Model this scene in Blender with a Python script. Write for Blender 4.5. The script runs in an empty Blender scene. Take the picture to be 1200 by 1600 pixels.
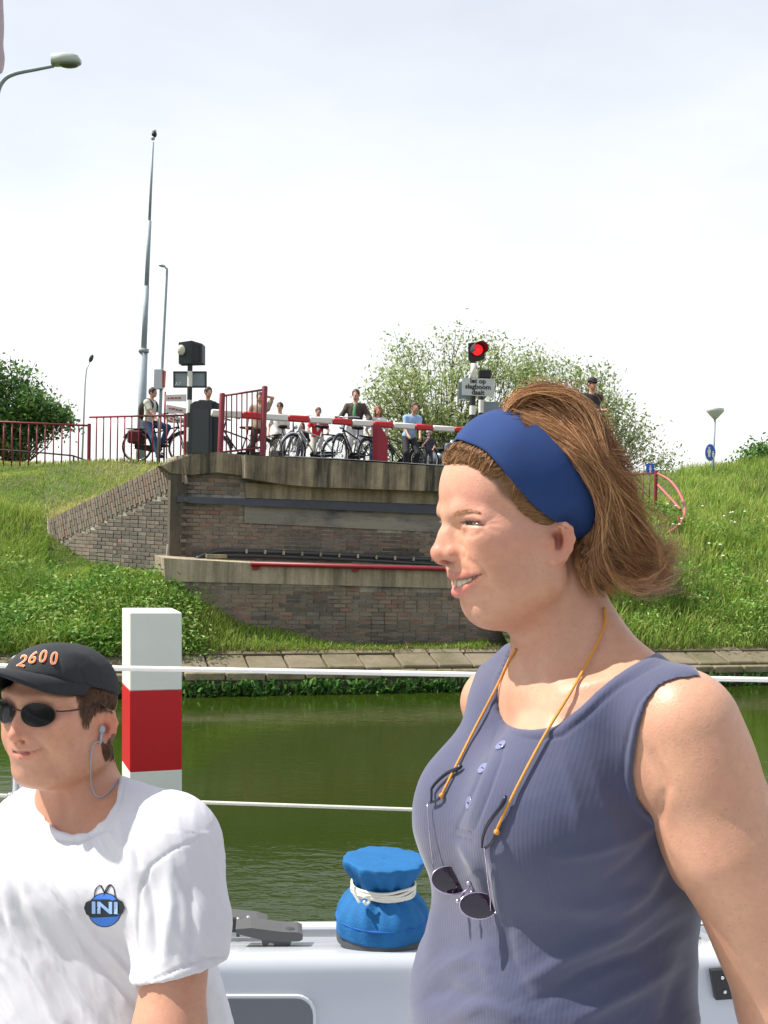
import bpy, math, random
import numpy as np
from mathutils import Vector, Matrix
from mathutils.bvhtree import BVHTree

# ------------------------------------------------------------------ camera, sky, sun, exposure
SC = bpy.context.scene
COL = SC.collection
FPX = 1700.0                                   # focal length in photo pixels (1200 x 1600)
CAM = np.array([0.0, 0.0, 2.4])
_roll, _pitch = math.radians(2.0), math.atan(10 / FPX)
_r0 = np.array([1.0, 0, 0]); _f = np.array([0, math.cos(_pitch), math.sin(_pitch)]); _u0 = np.array([0, -math.sin(_pitch), math.cos(_pitch)])
CR = _r0 * math.cos(_roll) + _u0 * math.sin(_roll)
CU = -_r0 * math.sin(_roll) + _u0 * math.cos(_roll)
CF = _f
cam_d = bpy.data.cameras.new('camera'); cam = bpy.data.objects.new('camera', cam_d); COL.objects.link(cam)
cam_d.sensor_fit = 'VERTICAL'; cam_d.sensor_height = 36.0; cam_d.sensor_width = 27.0
cam_d.lens = FPX / 1600 * 36.0
cam_d.clip_start = 0.05; cam_d.clip_end = 3000
M = Matrix(((CR[0], CU[0], -CF[0], CAM[0]), (CR[1], CU[1], -CF[1], CAM[1]), (CR[2], CU[2], -CF[2], CAM[2]), (0, 0, 0, 1)))
cam.matrix_world = M
SC.camera = cam

SUN_EL, SUN_AZ = math.radians(53), math.radians(177)   # azimuth of the sun, measured from +X towards +Y
sdir = Vector((math.cos(SUN_EL) * math.cos(SUN_AZ), math.cos(SUN_EL) * math.sin(SUN_AZ), math.sin(SUN_EL)))
sun_d = bpy.data.lights.new('sun', 'SUN'); sun = bpy.data.objects.new('sun', sun_d); COL.objects.link(sun)
sun_d.energy = 4.4; sun_d.angle = math.radians(0.6); sun_d.color = (1.0, 0.95, 0.87)
sun.rotation_euler = sdir.to_track_quat('Z', 'Y').to_euler(); sun.location = (-20, -5, 30)

W = bpy.data.worlds.new('World'); SC.world = W; W.use_nodes = True
nt = W.node_tree; nt.nodes.clear(); N = nt.nodes.new; L = nt.links.new
out = N('ShaderNodeOutputWorld'); bg = N('ShaderNodeBackground'); L(bg.outputs[0], out.inputs[0]); bg.inputs[1].default_value = 0.1
sky = N('ShaderNodeTexSky'); sky.sky_type = 'NISHITA'; sky.sun_disc = False; sky.sun_elevation = SUN_EL
sky.sun_rotation = math.pi / 2 - SUN_AZ; sky.dust_density = 3.0; sky.air_density = 1.2
tc = N('ShaderNodeTexCoord'); sep = N('ShaderNodeSeparateXYZ'); L(tc.outputs['Generated'], sep.inputs[0])
rmp = N('ShaderNodeValToRGB'); L(sep.outputs[2], rmp.inputs[0])       # bright milky haze near the horizon, thinner and bluer higher up
e = rmp.color_ramp.elements
e[0].position = 0.0; e[0].color = (9.0, 9.0, 8.9, 1); e[1].position = 0.75; e[1].color = (5.2, 5.6, 6.4, 1)
m1 = e.new(0.25); m1.color = (7.2, 7.35, 7.5, 1); m2 = e.new(0.45); m2.color = (5.7, 6.0, 6.5, 1)
noi = N('ShaderNodeTexNoise'); noi.inputs['Scale'].default_value = 2.2; noi.inputs['Detail'].default_value = 6; noi.inputs['Roughness'].default_value = 0.55
mp = N('ShaderNodeMapping'); mp.inputs['Scale'].default_value = (1, 1, 2.6); L(tc.outputs['Generated'], mp.inputs[0]); L(mp.outputs[0], noi.inputs[0])
nr = N('ShaderNodeMapRange'); nr.inputs[1].default_value = 0.3; nr.inputs[2].default_value = 0.7; nr.inputs[3].default_value = 0.66; nr.inputs[4].default_value = 0.96
L(noi.outputs[0], nr.inputs[0])
mx = N('ShaderNodeMix'); mx.data_type = 'RGBA'; L(nr.outputs[0], mx.inputs[0]); L(sky.outputs[0], mx.inputs[6]); L(rmp.outputs[0], mx.inputs[7]); L(mx.outputs[2], bg.inputs[0])

SC.view_settings.view_transform = 'Standard'; SC.view_settings.look = 'None'
SC.view_settings.exposure = 0.65; SC.view_settings.gamma = 1.0; SC.view_settings.use_curve_mapping = False
SC.render.engine = 'CYCLES'
SC.cycles.max_bounces = 8; SC.cycles.diffuse_bounces = 4; SC.cycles.caustics_reflective = False; SC.cycles.caustics_refractive = False
try: SC.cycles.use_denoising = True
except Exception: pass

# ------------------------------------------------------------------ helpers
rng = np.random.default_rng(7); random.seed(7)
A3 = lambda *a: np.array(a, dtype=float)
def norm(v): v = np.asarray(v, float); return v / np.linalg.norm(v)
def ray(x, y): return CF + CR * ((x - 600) / FPX) + CU * ((800 - y) / FPX)
def P(x, y, Z): return CAM + ray(x, y) * Z                       # point seen at photo pixel (x, y) at depth Z
def on_plane(x, y, o, n):                                        # pixel ray meets a plane
    r = ray(x, y); return CAM + r * (np.dot(np.asarray(o) - CAM, n) / np.dot(r, n))
def on_z(x, y, z): return on_plane(x, y, (0, 0, z), (0, 0, 1))
def proj(V):
    d = np.asarray(V, float) - CAM; z = d @ CF
    return np.stack([600 + FPX * (d @ CR) / z, 800 - FPX * (d @ CU) / z], -1), z

def thing(name, label, cat, loc=(0, 0, 0), group=None, kind=None):
    o = bpy.data.objects.new(name, None); COL.objects.link(o); o.location = loc; o.empty_display_size = 0.1
    return tag(o, label, cat, group, kind)
def tag(o, label=None, cat=None, group=None, kind=None):
    for k, v in (('label', label), ('category', cat), ('group', group), ('kind', kind)):
        if v: o[k] = v
    return o
def wloc(o):
    s = np.zeros(3)
    while o is not None: s += np.array(o.location); o = o.parent
    return s
def fast_mesh(V, faces):
    V = np.asarray(V, np.float32); me = bpy.data.meshes.new('m')
    if isinstance(faces, np.ndarray): faces = [faces]
    faces = [np.asarray(f, np.int32) for f in faces if len(f)]
    me.vertices.add(len(V)); me.vertices.foreach_set('co', V.ravel())
    loops = np.concatenate([f.ravel() for f in faces]); tot = np.concatenate([np.full(len(f), f.shape[1], np.int32) for f in faces])
    me.loops.add(len(loops)); me.loops.foreach_set('vertex_index', loops)
    me.polygons.add(len(tot)); st = np.zeros(len(tot), np.int32); st[1:] = np.cumsum(tot)[:-1]
    me.polygons.foreach_set('loop_start', st)
    me.update(calc_edges=True); me.validate()
    return me
def link(name, me, mat, parent=None, smooth=True, kind=None, col=None):
    me.name = name
    if mat: me.materials.append(mat)
    me.polygons.foreach_set('use_smooth', np.full(len(me.polygons), bool(smooth)))
    if col is not None:
        col = np.asarray(col, np.float32)
        if col.ndim == 1: col = np.tile(col, (len(me.vertices), 1))
        if col.shape[1] == 3: col = np.concatenate([col, np.ones((len(col), 1), np.float32)], 1)
        at = me.color_attributes.new('Col', 'FLOAT_COLOR', 'POINT'); at.data.foreach_set('color', col.ravel())
    o = bpy.data.objects.new(name, me); COL.objects.link(o)
    if parent: o.parent = parent
    if kind: o['kind'] = kind
    return o
def mesh_obj(name, V, F, mat, parent=None, smooth=True, kind=None, col=None):
    V = np.asarray(V, float)
    if parent is not None: V = V - wloc(parent)
    return link(name, fast_mesh(V, F), mat, parent, smooth, kind, col)

class MB:                                                        # collects simple shapes, builds ONE mesh
    def __init__(s): s.V = []; s.F = {}; s.n = 0; s.C = []
    def add(s, V, F, c=None):
        V = np.asarray(V, float); s.V.append(V)
        for f in F: s.F.setdefault(len(f), []).append([i + s.n for i in f])
        s.n += len(V); s.C.append(np.tile(np.array(c if c is not None else (1, 1, 1), float), (len(V), 1)))
        return s
    def box(s, c, size, ax=None, col=None, bev=0.0):
        c = np.asarray(c, float); h = np.asarray(size, float) / 2
        ax = np.eye(3) if ax is None else np.asarray(ax, float)
        if bev <= 0:
            q = np.array([(x, y, z) for x in (-1, 1) for y in (-1, 1) for z in (-1, 1)], float) * h
            return s.add(c + q @ ax, [(0, 1, 3, 2), (4, 6, 7, 5), (0, 4, 5, 1), (2, 3, 7, 6), (0, 2, 6, 4), (1, 5, 7, 3)], col)
        b = min(bev, h.min() * 0.9)
        vs = []; idx = {}
        for x in (-1, 1):
            for y in (-1, 1):
                for z in (-1, 1):
                    for k in range(3):
                        v = np.array([x, y, z]) * (h - b); v[k] = (x, y, z)[k] * h[k]
                        idx[(x, y, z, k)] = len(vs); vs.append(v)
        F = []
        for k in range(3):
            i, j = (k + 1) % 3, (k + 2) % 3
            for sg in (-1, 1):
                q = []
                for a, bb in ((-1, -1), (1, -1), (1, 1), (-1, 1)):
                    t = [0, 0, 0]; t[k] = sg; t[i] = a; t[j] = bb; q.append(idx[(*t, k)])
                F.append(q if sg > 0 else q[::-1])
            for a in (-1, 1):
                for bb in (-1, 1):
                    t0 = [0, 0, 0]; t0[i] = a; t0[j] = bb; t0[k] = -1; t1 = list(t0); t1[k] = 1
                    q = [idx[(*t0, i)], idx[(*t1, i)], idx[(*t1, j)], idx[(*t0, j)]]
                    F.append(q if a * bb < 0 else q[::-1])
        for x in (-1, 1):
            for y in (-1, 1):
                for z in (-1, 1):
                    q = [idx[(x, y, z, k)] for k in range(3)]; F.append(q if x * y * z > 0 else q[::-1])
        return s.add(c + np.array(vs) @ ax, F, col)
    def tube(s, path, r, n=8, cap=True, col=None, closed=False):
        p = np.asarray(path, float); m = len(p); r = np.broadcast_to(np.asarray(r, float), (m,))
        d = np.gradient(p, axis=0) if not closed else np.roll(p, -1, 0) - np.roll(p, 1, 0)
        d = d / np.maximum(np.linalg.norm(d, axis=1, keepdims=True), 1e-12)
        ref = A3(0, 0, 1) if abs(d[0][2]) < 0.9 else A3(1, 0, 0)
        u = norm(np.cross(d[0], ref)); V = []
        for i in range(m):
            u = u - d[i] * np.dot(u, d[i]); u = u / max(np.linalg.norm(u), 1e-9); w = np.cross(d[i], u)
            a = np.arange(n) * 2 * math.pi / n
            V.append(p[i] + r[i] * (np.cos(a)[:, None] * u + np.sin(a)[:, None] * w))
        F = []
        for i in range(m if closed else m - 1):
            i2 = (i + 1) % m
            for j in range(n): F.append((i * n + j, i * n + (j + 1) % n, i2 * n + (j + 1) % n, i2 * n + j))
        if cap and not closed: F.append(tuple(range(n))[::-1]); F.append(tuple((m - 1) * n + j for j in range(n)))
        return s.add(np.concatenate(V), F, col)
    def cyl(s, a, b, ra, rb=None, n=12, col=None): return s.tube([a, b], [ra, ra if rb is None else rb], n, True, col)
    def lathe(s, c, prof, n=24, ax=None, col=None, fn=None):      # prof: (radius, height) from bottom to top
        ax = np.eye(3) if ax is None else np.asarray(ax); V = []; c = np.asarray(c, float)
        for i, (r, h) in enumerate(prof):
            for j in range(n):
                a = 2 * math.pi * j / n; rr = r if fn is None else fn(r, h, a)
                V.append(c + ax[0] * rr * math.cos(a) + ax[1] * rr * math.sin(a) + ax[2] * h)
        m = len(prof)
        F = [(i * n + j, i * n + (j + 1) % n, (i + 1) * n + (j + 1) % n, (i + 1) * n + j) for i in range(m - 1) for j in range(n)]
        F.append(tuple(range(n))[::-1]); F.append(tuple((m - 1) * n + j for j in range(n)))
        return s.add(V, F, col)
    def ball(s, c, r, n=12, col=None, ax=None):
        r = np.broadcast_to(np.asarray(r, float), (3,)); m = max(6, n // 2 + 1); V = []; ax = np.eye(3) if ax is None else np.asarray(ax)
        for i in range(1, m):
            t = math.pi * i / m
            for j in range(n):
                a = 2 * math.pi * j / n; V.append((math.sin(t) * math.cos(a), math.sin(t) * math.sin(a), -math.cos(t)))
        V.append((0, 0, -1)); V.append((0, 0, 1)); k = (m - 1) * n
        F = [(i * n + j, i * n + (j + 1) % n, (i + 1) * n + (j + 1) % n, (i + 1) * n + j) for i in range(m - 2) for j in range(n)]
        F += [((j + 1) % n, j, k) for j in range(n)] + [((m - 2) * n + j, (m - 2) * n + (j + 1) % n, k + 1) for j in range(n)]
        return s.add(np.asarray(c, float) + (np.array(V) * r) @ ax, F, col)
    def prism(s, poly, d, col=None):                              # planar polygon (world points) pushed along vector d
        p = np.asarray(poly, float); n = len(p); q = p + np.asarray(d, float)
        nrm = np.zeros(3)
        for i in range(n): nrm += np.cross(p[i] - p[0], p[(i + 1) % n] - p[0])
        fl = np.dot(nrm, d) > 0
        F = [tuple(range(n)), tuple(range(2 * n - 1, n - 1, -1))] + [(i, n + i, n + (i + 1) % n, (i + 1) % n) for i in range(n)]
        if fl: F = [f[::-1] for f in F]
        return s.add(np.concatenate([p, q]), F, col)
    def build(s, name, mat, parent=None, smooth=False, kind=None, auto=None, usecol=False):
        V = np.concatenate(s.V); fs = [np.array(v, np.int32) for k, v in s.F.items()]
        o = mesh_obj(name, V, fs, mat, parent, smooth or auto is not None, kind, np.concatenate(s.C) if usecol else None)
        if auto is not None: o.data.set_sharp_from_angle(angle=math.radians(auto))
        return o

# ------------------------------------------------------------------ implicit surfaces (smooth unions meshed by surface nets)
class Sdf:
    def __init__(s, lo, hi, h):
        s.h = h; s.lo = np.asarray(lo, float)
        s.n = np.ceil((np.asarray(hi, float) - s.lo) / h).astype(int) + 1
        s.ax = [(s.lo[i] + h * np.arange(s.n[i])).astype(np.float32) for i in range(3)]
        s.F = np.full(tuple(s.n), 0.5, np.float32)
    def _sl(s, lo, hi):
        r = []
        for i in range(3):
            a = int(max(0, math.floor((lo[i] - s.lo[i]) / s.h))); b = int(min(s.n[i], math.ceil((hi[i] - s.lo[i]) / s.h) + 1))
            if b <= a: return None
            r.append(slice(a, b))
        return tuple(r)
    def _apply(s, lo, hi, fn, k, mode, margin):
        m = max(k, 0) + margin; sl = s._sl(np.asarray(lo) - m, np.asarray(hi) + m)
        if sl is None: return s
        X = s.ax[0][sl[0]][:, None, None]; Y = s.ax[1][sl[1]][None, :, None]; Z = s.ax[2][sl[2]][None, None, :]
        d = fn(X, Y, Z).astype(np.float32); a = s.F[sl]
        if mode == 'u':
            if k > 0:
                t = np.clip(0.5 + 0.5 * (a - d) / k, 0, 1); s.F[sl] = a + (d - a) * t - k * t * (1 - t)
            else: s.F[sl] = np.minimum(a, d)
        else:
            if k > 0:
                t = np.clip(0.5 - 0.5 * (a + d) / k, 0, 1); s.F[sl] = a + (-d - a) * t + k * t * (1 - t)
            else: s.F[sl] = np.maximum(a, -d)
        return s
    def cap(s, a, b, ra, rb=None, k=0.01, mode='u', margin=0.03):
        a = np.asarray(a, float); b = np.asarray(b, float); rb = ra if rb is None else rb; R = max(ra, rb)
        ba = b - a; bb = max(float(ba @ ba), 1e-12)
        def fn(X, Y, Z):
            px, py, pz = X - a[0], Y - a[1], Z - a[2]
            t = np.clip((px * ba[0] + py * ba[1] + pz * ba[2]) / bb, 0, 1)
            return np.sqrt((px - ba[0] * t) ** 2 + (py - ba[1] * t) ** 2 + (pz - ba[2] * t) ** 2) - (ra + (rb - ra) * t)
        return s._apply(np.minimum(a, b) - R, np.maximum(a, b) + R, fn, k, mode, margin)
    def chain(s, pts, rs, k=0.01, mode='u', margin=0.03):
        for i in range(len(pts) - 1): s.cap(pts[i], pts[i + 1], rs[i], rs[i + 1], k, mode, margin)
        return s
    def ell(s, c, r, ax=None, k=0.01, mode='u', margin=0.03):
        c = np.asarray(c, float); r = np.broadcast_to(np.asarray(r, float), (3,)); ax = np.eye(3) if ax is None else np.asarray(ax, float)
        ext = np.sqrt(((ax * r[:, None]) ** 2).sum(0))
        def fn(X, Y, Z):
            px, py, pz = X - c[0], Y - c[1], Z - c[2]
            k0 = 0; k1 = 0
            for i in range(3):
                q = px * ax[i, 0] + py * ax[i, 1] + pz * ax[i, 2]
                k0 = k0 + (q / r[i]) ** 2; k1 = k1 + (q / r[i] ** 2) ** 2
            k0 = np.sqrt(k0); k1 = np.sqrt(k1)
            return k0 * (k0 - 1) / np.maximum(k1, 1e-6)
        return s._apply(c - ext, c + ext, fn, k, mode, margin)
    def half(s, o, n, k=0.0, mode='s'):                            # n points to the side that is removed
        o = np.asarray(o, float); n = norm(n)
        fn = lambda X, Y, Z: -((X - o[0]) * n[0] + (Y - o[1]) * n[1] + (Z - o[2]) * n[2]) + 0 * X + 0 * Y + 0 * Z
        return s._apply(s.lo, s.lo + s.h * s.n, fn, k, mode, 0)
    def trace(s, x, y, inward=0.0):                               # first surface point along a pixel's ray
        r = ray(x, y); Z = np.arange(0.8, 2.4, 0.0005); p = (CAM + Z[:, None] * r - s.lo) / s.h
        ok = ((p > 0) & (p < s.n - 1.001)).all(1); v = np.full(len(Z), 1.0); q = p[ok]; i = q.astype(int); f = q - i; a = 0
        for dx in (0, 1):
            for dy in (0, 1):
                for dz in (0, 1):
                    a = a + s.F[i[:, 0] + dx, i[:, 1] + dy, i[:, 2] + dz] * (f[:, 0] if dx else 1 - f[:, 0]) * (f[:, 1] if dy else 1 - f[:, 1]) * (f[:, 2] if dz else 1 - f[:, 2])
        v[ok] = a; n = np.argmax(v < 0)
        return CAM + r * (Z[n] + inward) if v[n] < 0 else None
    def copy(s, off=0.0):
        q = object.__new__(Sdf); q.__dict__.update(s.__dict__); q.F = s.F - np.float32(off); return q
    def mesh(s, smooth=1):
        F = s.F; I = F < 0
        c = np.zeros(tuple(np.array(F.shape) - 1), np.int8)
        for dx in (0, 1):
            for dy in (0, 1):
                for dz in (0, 1): c += I[dx:F.shape[0] - 1 + dx, dy:F.shape[1] - 1 + dy, dz:F.shape[2] - 1 + dz]
        act = (c > 0) & (c < 8); ii = np.argwhere(act); idx = np.full(act.shape, -1, np.int32); idx[act] = np.arange(len(ii))
        cor = np.array([(a, b, d) for a in (0, 1) for b in (0, 1) for d in (0, 1)])
        val = np.stack([F[ii[:, 0] + q[0], ii[:, 1] + q[1], ii[:, 2] + q[2]] for q in cor], 1)
        sm = np.zeros((len(ii), 3)); cnt = np.zeros(len(ii))
        for e0 in range(8):
            for axn, bit in ((0, 4), (1, 2), (2, 1)):
                if e0 & bit: continue
                e1 = e0 | bit; va, vb = val[:, e0], val[:, e1]; cr = (va < 0) != (vb < 0)
                t = np.where(cr, va / np.where(cr, va - vb, 1), 0)
                p = cor[e0][None, :] + np.zeros((len(ii), 3)); p[:, axn] += t
                sm += p * cr[:, None]; cnt += cr
        V = s.lo + s.h * (ii + sm / cnt[:, None])
        Q = []
        for a in range(3):
            b, d = (a + 1) % 3, (a + 2) % 3
            sl0 = [slice(None)] * 3; sl1 = [slice(None)] * 3; sl0[a] = slice(0, -1); sl1[a] = slice(1, None)
            ch = I[tuple(sl0)] != I[tuple(sl1)]; w = np.argwhere(ch)
            w = w[(w[:, b] > 0) & (w[:, d] > 0) & (w[:, b] < F.shape[b] - 1) & (w[:, d] < F.shape[d] - 1)]
            def g(db, dd):
                q = w.copy(); q[:, b] -= db; q[:, d] -= dd; return idx[q[:, 0], q[:, 1], q[:, 2]]
            f = np.stack([g(1, 1), g(0, 1), g(0, 0), g(1, 0)], 1)
            ins = I[w[:, 0], w[:, 1], w[:, 2]]; f[~ins] = f[~ins][:, ::-1]; Q.append(f)
        Q = np.concatenate(Q)
        for _ in range(smooth): V = laplace(V, Q, 0.5)
        return V, Q
def laplace(V, Q, lam=0.5, mask=None):
    S = np.zeros_like(V); C = np.zeros(len(V))
    k = Q.shape[1]
    for i in range(k):
        a = Q[:, i]; b = Q[:, (i + 1) % k]
        for ax in range(3):
            S[:, ax] += np.bincount(a, V[b, ax], len(V)) + np.bincount(b, V[a, ax], len(V))
        C += np.bincount(a, minlength=len(V)) + np.bincount(b, minlength=len(V))
    D = (S / np.maximum(C, 1)[:, None] - V) * lam
    if mask is not None: D *= mask[:, None]
    return V + D
def vnormals(V, Q):
    n = np.cross(V[Q[:, 2]] - V[Q[:, 0]], V[Q[:, 3 if Q.shape[1] > 3 else 1]] - V[Q[:, 1 if Q.shape[1] > 3 else 0]])
    if Q.shape[1] == 3: n = np.cross(V[Q[:, 1]] - V[Q[:, 0]], V[Q[:, 2]] - V[Q[:, 0]])
    R = np.zeros_like(V)
    for i in range(Q.shape[1]):
        for ax in range(3): R[:, ax] += np.bincount(Q[:, i], n[:, ax], len(V))
    return R / np.maximum(np.linalg.norm(R, axis=1, keepdims=True), 1e-12)
def dist_poly(p, poly):                                          # 2D/3D points to a polyline
    poly = np.asarray(poly, float); d = np.full(len(p), 1e9); tt = np.zeros(len(p)); n = len(poly) - 1
    if n == 0: return np.linalg.norm(p - poly[0], axis=1), tt
    for i in range(n):
        a, b = poly[i], poly[i + 1]; ba = b - a; t = np.clip(((p - a) @ ba) / max(ba @ ba, 1e-12), 0, 1)
        q = np.linalg.norm(p - a - t[:, None] * ba, axis=1); m = q < d; d[m] = q[m]; tt[m] = (i + t[m]) / n
    return d, tt
def inside(p, poly):
    poly = np.asarray(poly, float); r = np.zeros(len(p), bool); n = len(poly); j = n - 1
    for i in range(n):
        a, b = poly[i], poly[j]
        c = (a[1] > p[:, 1]) != (b[1] > p[:, 1])
        with np.errstate(divide='ignore', invalid='ignore'): xs = (b[0] - a[0]) * (p[:, 1] - a[1]) / (b[1] - a[1]) + a[0]
        r ^= c & (p[:, 0] < xs); j = i
    return r
def sculpt(V, Q, strokes):                                        # strokes seen at photo pixels, pushed in or out along the normal of the near side
    for poly, wd, amp in strokes:
        nn = vnormals(V, Q); px, z = proj(V)
        d, t = dist_poly(px, poly); fade = np.sin(np.pi * np.clip(t * 0.9 + 0.05, 0, 1)) ** 0.5 if len(poly) > 1 else 1
        vd = V - CAM; facing = -(nn * vd).sum(1) / np.linalg.norm(vd, axis=1)
        w = np.exp(-(d / wd) ** 2) * fade * np.clip(facing * 2.5, 0, 1)
        V = V + nn * (w * amp)[:, None]
    return V
def spline(pts, n=24):
    p = np.asarray(pts, float); m = len(p); q = np.concatenate([[2 * p[0] - p[1]], p, [2 * p[-1] - p[-2]]]); r = []
    for u in np.linspace(0, m - 1, n):
        i = min(int(u), m - 2); t = u - i; a, b, c, d = q[i], q[i + 1], q[i + 2], q[i + 3]
        r.append(0.5 * (2 * b + (c - a) * t + (2 * a - 5 * b + 4 * c - d) * t * t + (3 * b - a - 3 * c + d) * t ** 3))
    return np.array(r)
def strands(paths, radii, rnd=0.0):                               # paths (n, m, 3) -> three sided hair tubes
    p = np.asarray(paths, float); n, m, _ = p.shape
    d = np.gradient(p, axis=1); d /= np.maximum(np.linalg.norm(d, axis=2, keepdims=True), 1e-9)
    ref = np.array([0.31, 0.22, 0.92]); u = np.cross(d, ref); u /= np.maximum(np.linalg.norm(u, axis=2, keepdims=True), 1e-9); w = np.cross(d, u)
    r = np.broadcast_to(np.asarray(radii, float), (n, m))[:, :, None]
    V = np.stack([p + r * (math.cos(a) * u + math.sin(a) * w) for a in (0, 2.094, 4.189)], 2).reshape(-1, 3)
    b = (np.arange(n) * m * 3)[:, None, None] + (np.arange(m - 1) * 3)[None, :, None] + np.arange(3)[None, None, :]
    c = (np.arange(n) * m * 3)[:, None, None] + (np.arange(m - 1) * 3)[None, :, None] + ((np.arange(3) + 1) % 3)[None, None, :]
    F = np.stack([b, c, c + 3, b + 3], -1).reshape(-1, 4)
    return V, F

# ------------------------------------------------------------------ materials
def srgb(r, g, b):
    f = lambda c: c / 12.92 if c <= 0.04045 else ((c + 0.055) / 1.055) ** 2.4
    return (f(r / 255), f(g / 255), f(b / 255))
MATS = {}
def mat(name, col=(0.5, 0.5, 0.5), rough=0.6, metal=0.0, noise=0.0, nscale=20.0, bump=0.0, bscale=200.0, attr=False, spec=0.5, sss=0.0, emit=0.0, coat=0.0, col2=None, thin=None, coord='Object', trans=0.0, freck=0.0):
    if name in MATS: return MATS[name]
    m = bpy.data.materials.new(name); MATS[name] = m; m.use_nodes = True; t = m.node_tree; b = t.nodes['Principled BSDF']
    b.inputs['Roughness'].default_value = rough; b.inputs['Metallic'].default_value = metal; b.inputs['Specular IOR Level'].default_value = spec
    b.inputs['Coat Weight'].default_value = coat
    src = None
    if attr:
        a = t.nodes.new('ShaderNodeVertexColor'); a.layer_name = 'Col'; src = a.outputs[0]
    else:
        rgb = t.nodes.new('ShaderNodeRGB'); rgb.outputs[0].default_value = (*col, 1); src = rgb.outputs[0]
    tcn = t.nodes.new('ShaderNodeTexCoord')
    if noise > 0:
        n = t.nodes.new('ShaderNodeTexNoise'); n.inputs['Scale'].default_value = nscale; n.inputs['Detail'].default_value = 5; n.inputs['Roughness'].default_value = 0.65
        t.links.new(tcn.outputs[coord], n.inputs[0])
        r = t.nodes.new('ShaderNodeMapRange'); r.inputs[1].default_value = 0.25; r.inputs[2].default_value = 0.75
        if col2 is None:
            r.inputs[3].default_value = 1 - noise; r.inputs[4].default_value = 1 + noise
            x = t.nodes.new('ShaderNodeVectorMath'); x.operation = 'SCALE'; t.links.new(src, x.inputs[0]); t.links.new(r.outputs[0], x.inputs['Scale']); src = x.outputs[0]
        else:
            r.inputs[3].default_value = 0; r.inputs[4].default_value = noise
            x = t.nodes.new('ShaderNodeMix'); x.data_type = 'RGBA'; x.inputs[7].default_value = (*col2, 1); t.links.new(src, x.inputs[6]); t.links.new(r.outputs[0], x.inputs[0]); src = x.outputs[2]
        t.links.new(n.outputs[0], r.inputs[0])
    t.links.new(src, b.inputs['Base Color'])
    if bump > 0:
        n = t.nodes.new('ShaderNodeTexNoise'); n.inputs['Scale'].default_value = bscale; n.inputs['Detail'].default_value = 4
        t.links.new(tcn.outputs[coord], n.inputs[0])
        bp = t.nodes.new('ShaderNodeBump'); bp.inputs['Strength'].default_value = bump; bp.inputs['Distance'].default_value = 0.004
        t.links.new(n.outputs[0], bp.inputs['Height']); t.links.new(bp.outputs[0], b.inputs['Normal'])
    if sss > 0:
        b.inputs['Subsurface Weight'].default_value = sss; b.inputs['Subsurface Radius'].default_value = (1.0, 0.35, 0.18); b.inputs['Subsurface Scale'].default_value = 0.008
    if freck > 0:                                                 # scattered tiny spots
        n = t.nodes.new('ShaderNodeTexNoise'); n.inputs['Scale'].default_value = 330; n.inputs['Detail'].default_value = 1; t.links.new(tcn.outputs[coord], n.inputs[0])
        r = t.nodes.new('ShaderNodeMapRange'); r.inputs[1].default_value = 0.66; r.inputs[2].default_value = 0.76; r.inputs[3].default_value = 0; r.inputs[4].default_value = freck; t.links.new(n.outputs[0], r.inputs[0])
        x = t.nodes.new('ShaderNodeMix'); x.data_type = 'RGBA'; x.inputs[7].default_value = (0.28, 0.13, 0.08, 1); t.links.new(src, x.inputs[6]); t.links.new(r.outputs[0], x.inputs[0]); t.links.new(x.outputs[2], b.inputs['Base Color'])
        n2 = t.nodes.new('ShaderNodeTexNoise'); n2.inputs['Scale'].default_value = 26; n2.inputs['Detail'].default_value = 3; t.links.new(tcn.outputs[coord], n2.inputs[0])
        r2 = t.nodes.new('ShaderNodeMapRange'); r2.inputs[1].default_value = 0.45; r2.inputs[2].default_value = 0.75; r2.inputs[3].default_value = 0; r2.inputs[4].default_value = 0.35; t.links.new(n2.outputs[0], r2.inputs[0])
        x2 = t.nodes.new('ShaderNodeMix'); x2.data_type = 'RGBA'; x2.inputs[7].default_value = (0.55, 0.25, 0.19, 1); t.links.new(x.outputs[2], x2.inputs[6]); t.links.new(r2.outputs[0], x2.inputs[0]); t.links.new(x2.outputs[2], b.inputs['Base Color'])
    if emit > 0:
        b.inputs['Emission Color'].default_value = (*col, 1); b.inputs['Emission Strength'].default_value = emit
    if trans > 0: b.inputs['Transmission Weight'].default_value = trans
    if thin is not None:                                          # light that passes through leaves and grass
        tr = t.nodes.new('ShaderNodeBsdfTranslucent'); t.links.new(src, tr.inputs[0]); mxs = t.nodes.new('ShaderNodeMixShader'); mxs.inputs[0].default_value = thin
        o = [n for n in t.nodes if n.type == 'OUTPUT_MATERIAL'][0]
        t.links.new(b.outputs[0], mxs.inputs[1]); t.links.new(tr.outputs[0], mxs.inputs[2]); t.links.new(mxs.outputs[0], o.inputs[0])
    return m

def ridged(px, ang, across, along, seed):                         # creases that run along one direction
    c, s = math.cos(ang), math.sin(ang); u = (px[:, 0] * c + px[:, 1] * s) / along; v = (-px[:, 0] * s + px[:, 1] * c) / across; r = np.random.default_rng(seed); o = np.zeros(len(px)); a = 1.0; tot = 0
    for k in range(3):
        w = 0
        for _ in range(3): f = r.uniform(0.6, 1.4, 2) * 2 ** k; ph = r.uniform(0, 6.3, 2); w = w + np.sin(v * f[0] * 2 + ph[0] + 1.3 * np.sin(u * f[1] * 2 + ph[1]))
        o += a * (1 - np.abs(w / 3) * 2); tot += a; a *= 0.5
    return o / tot
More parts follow.
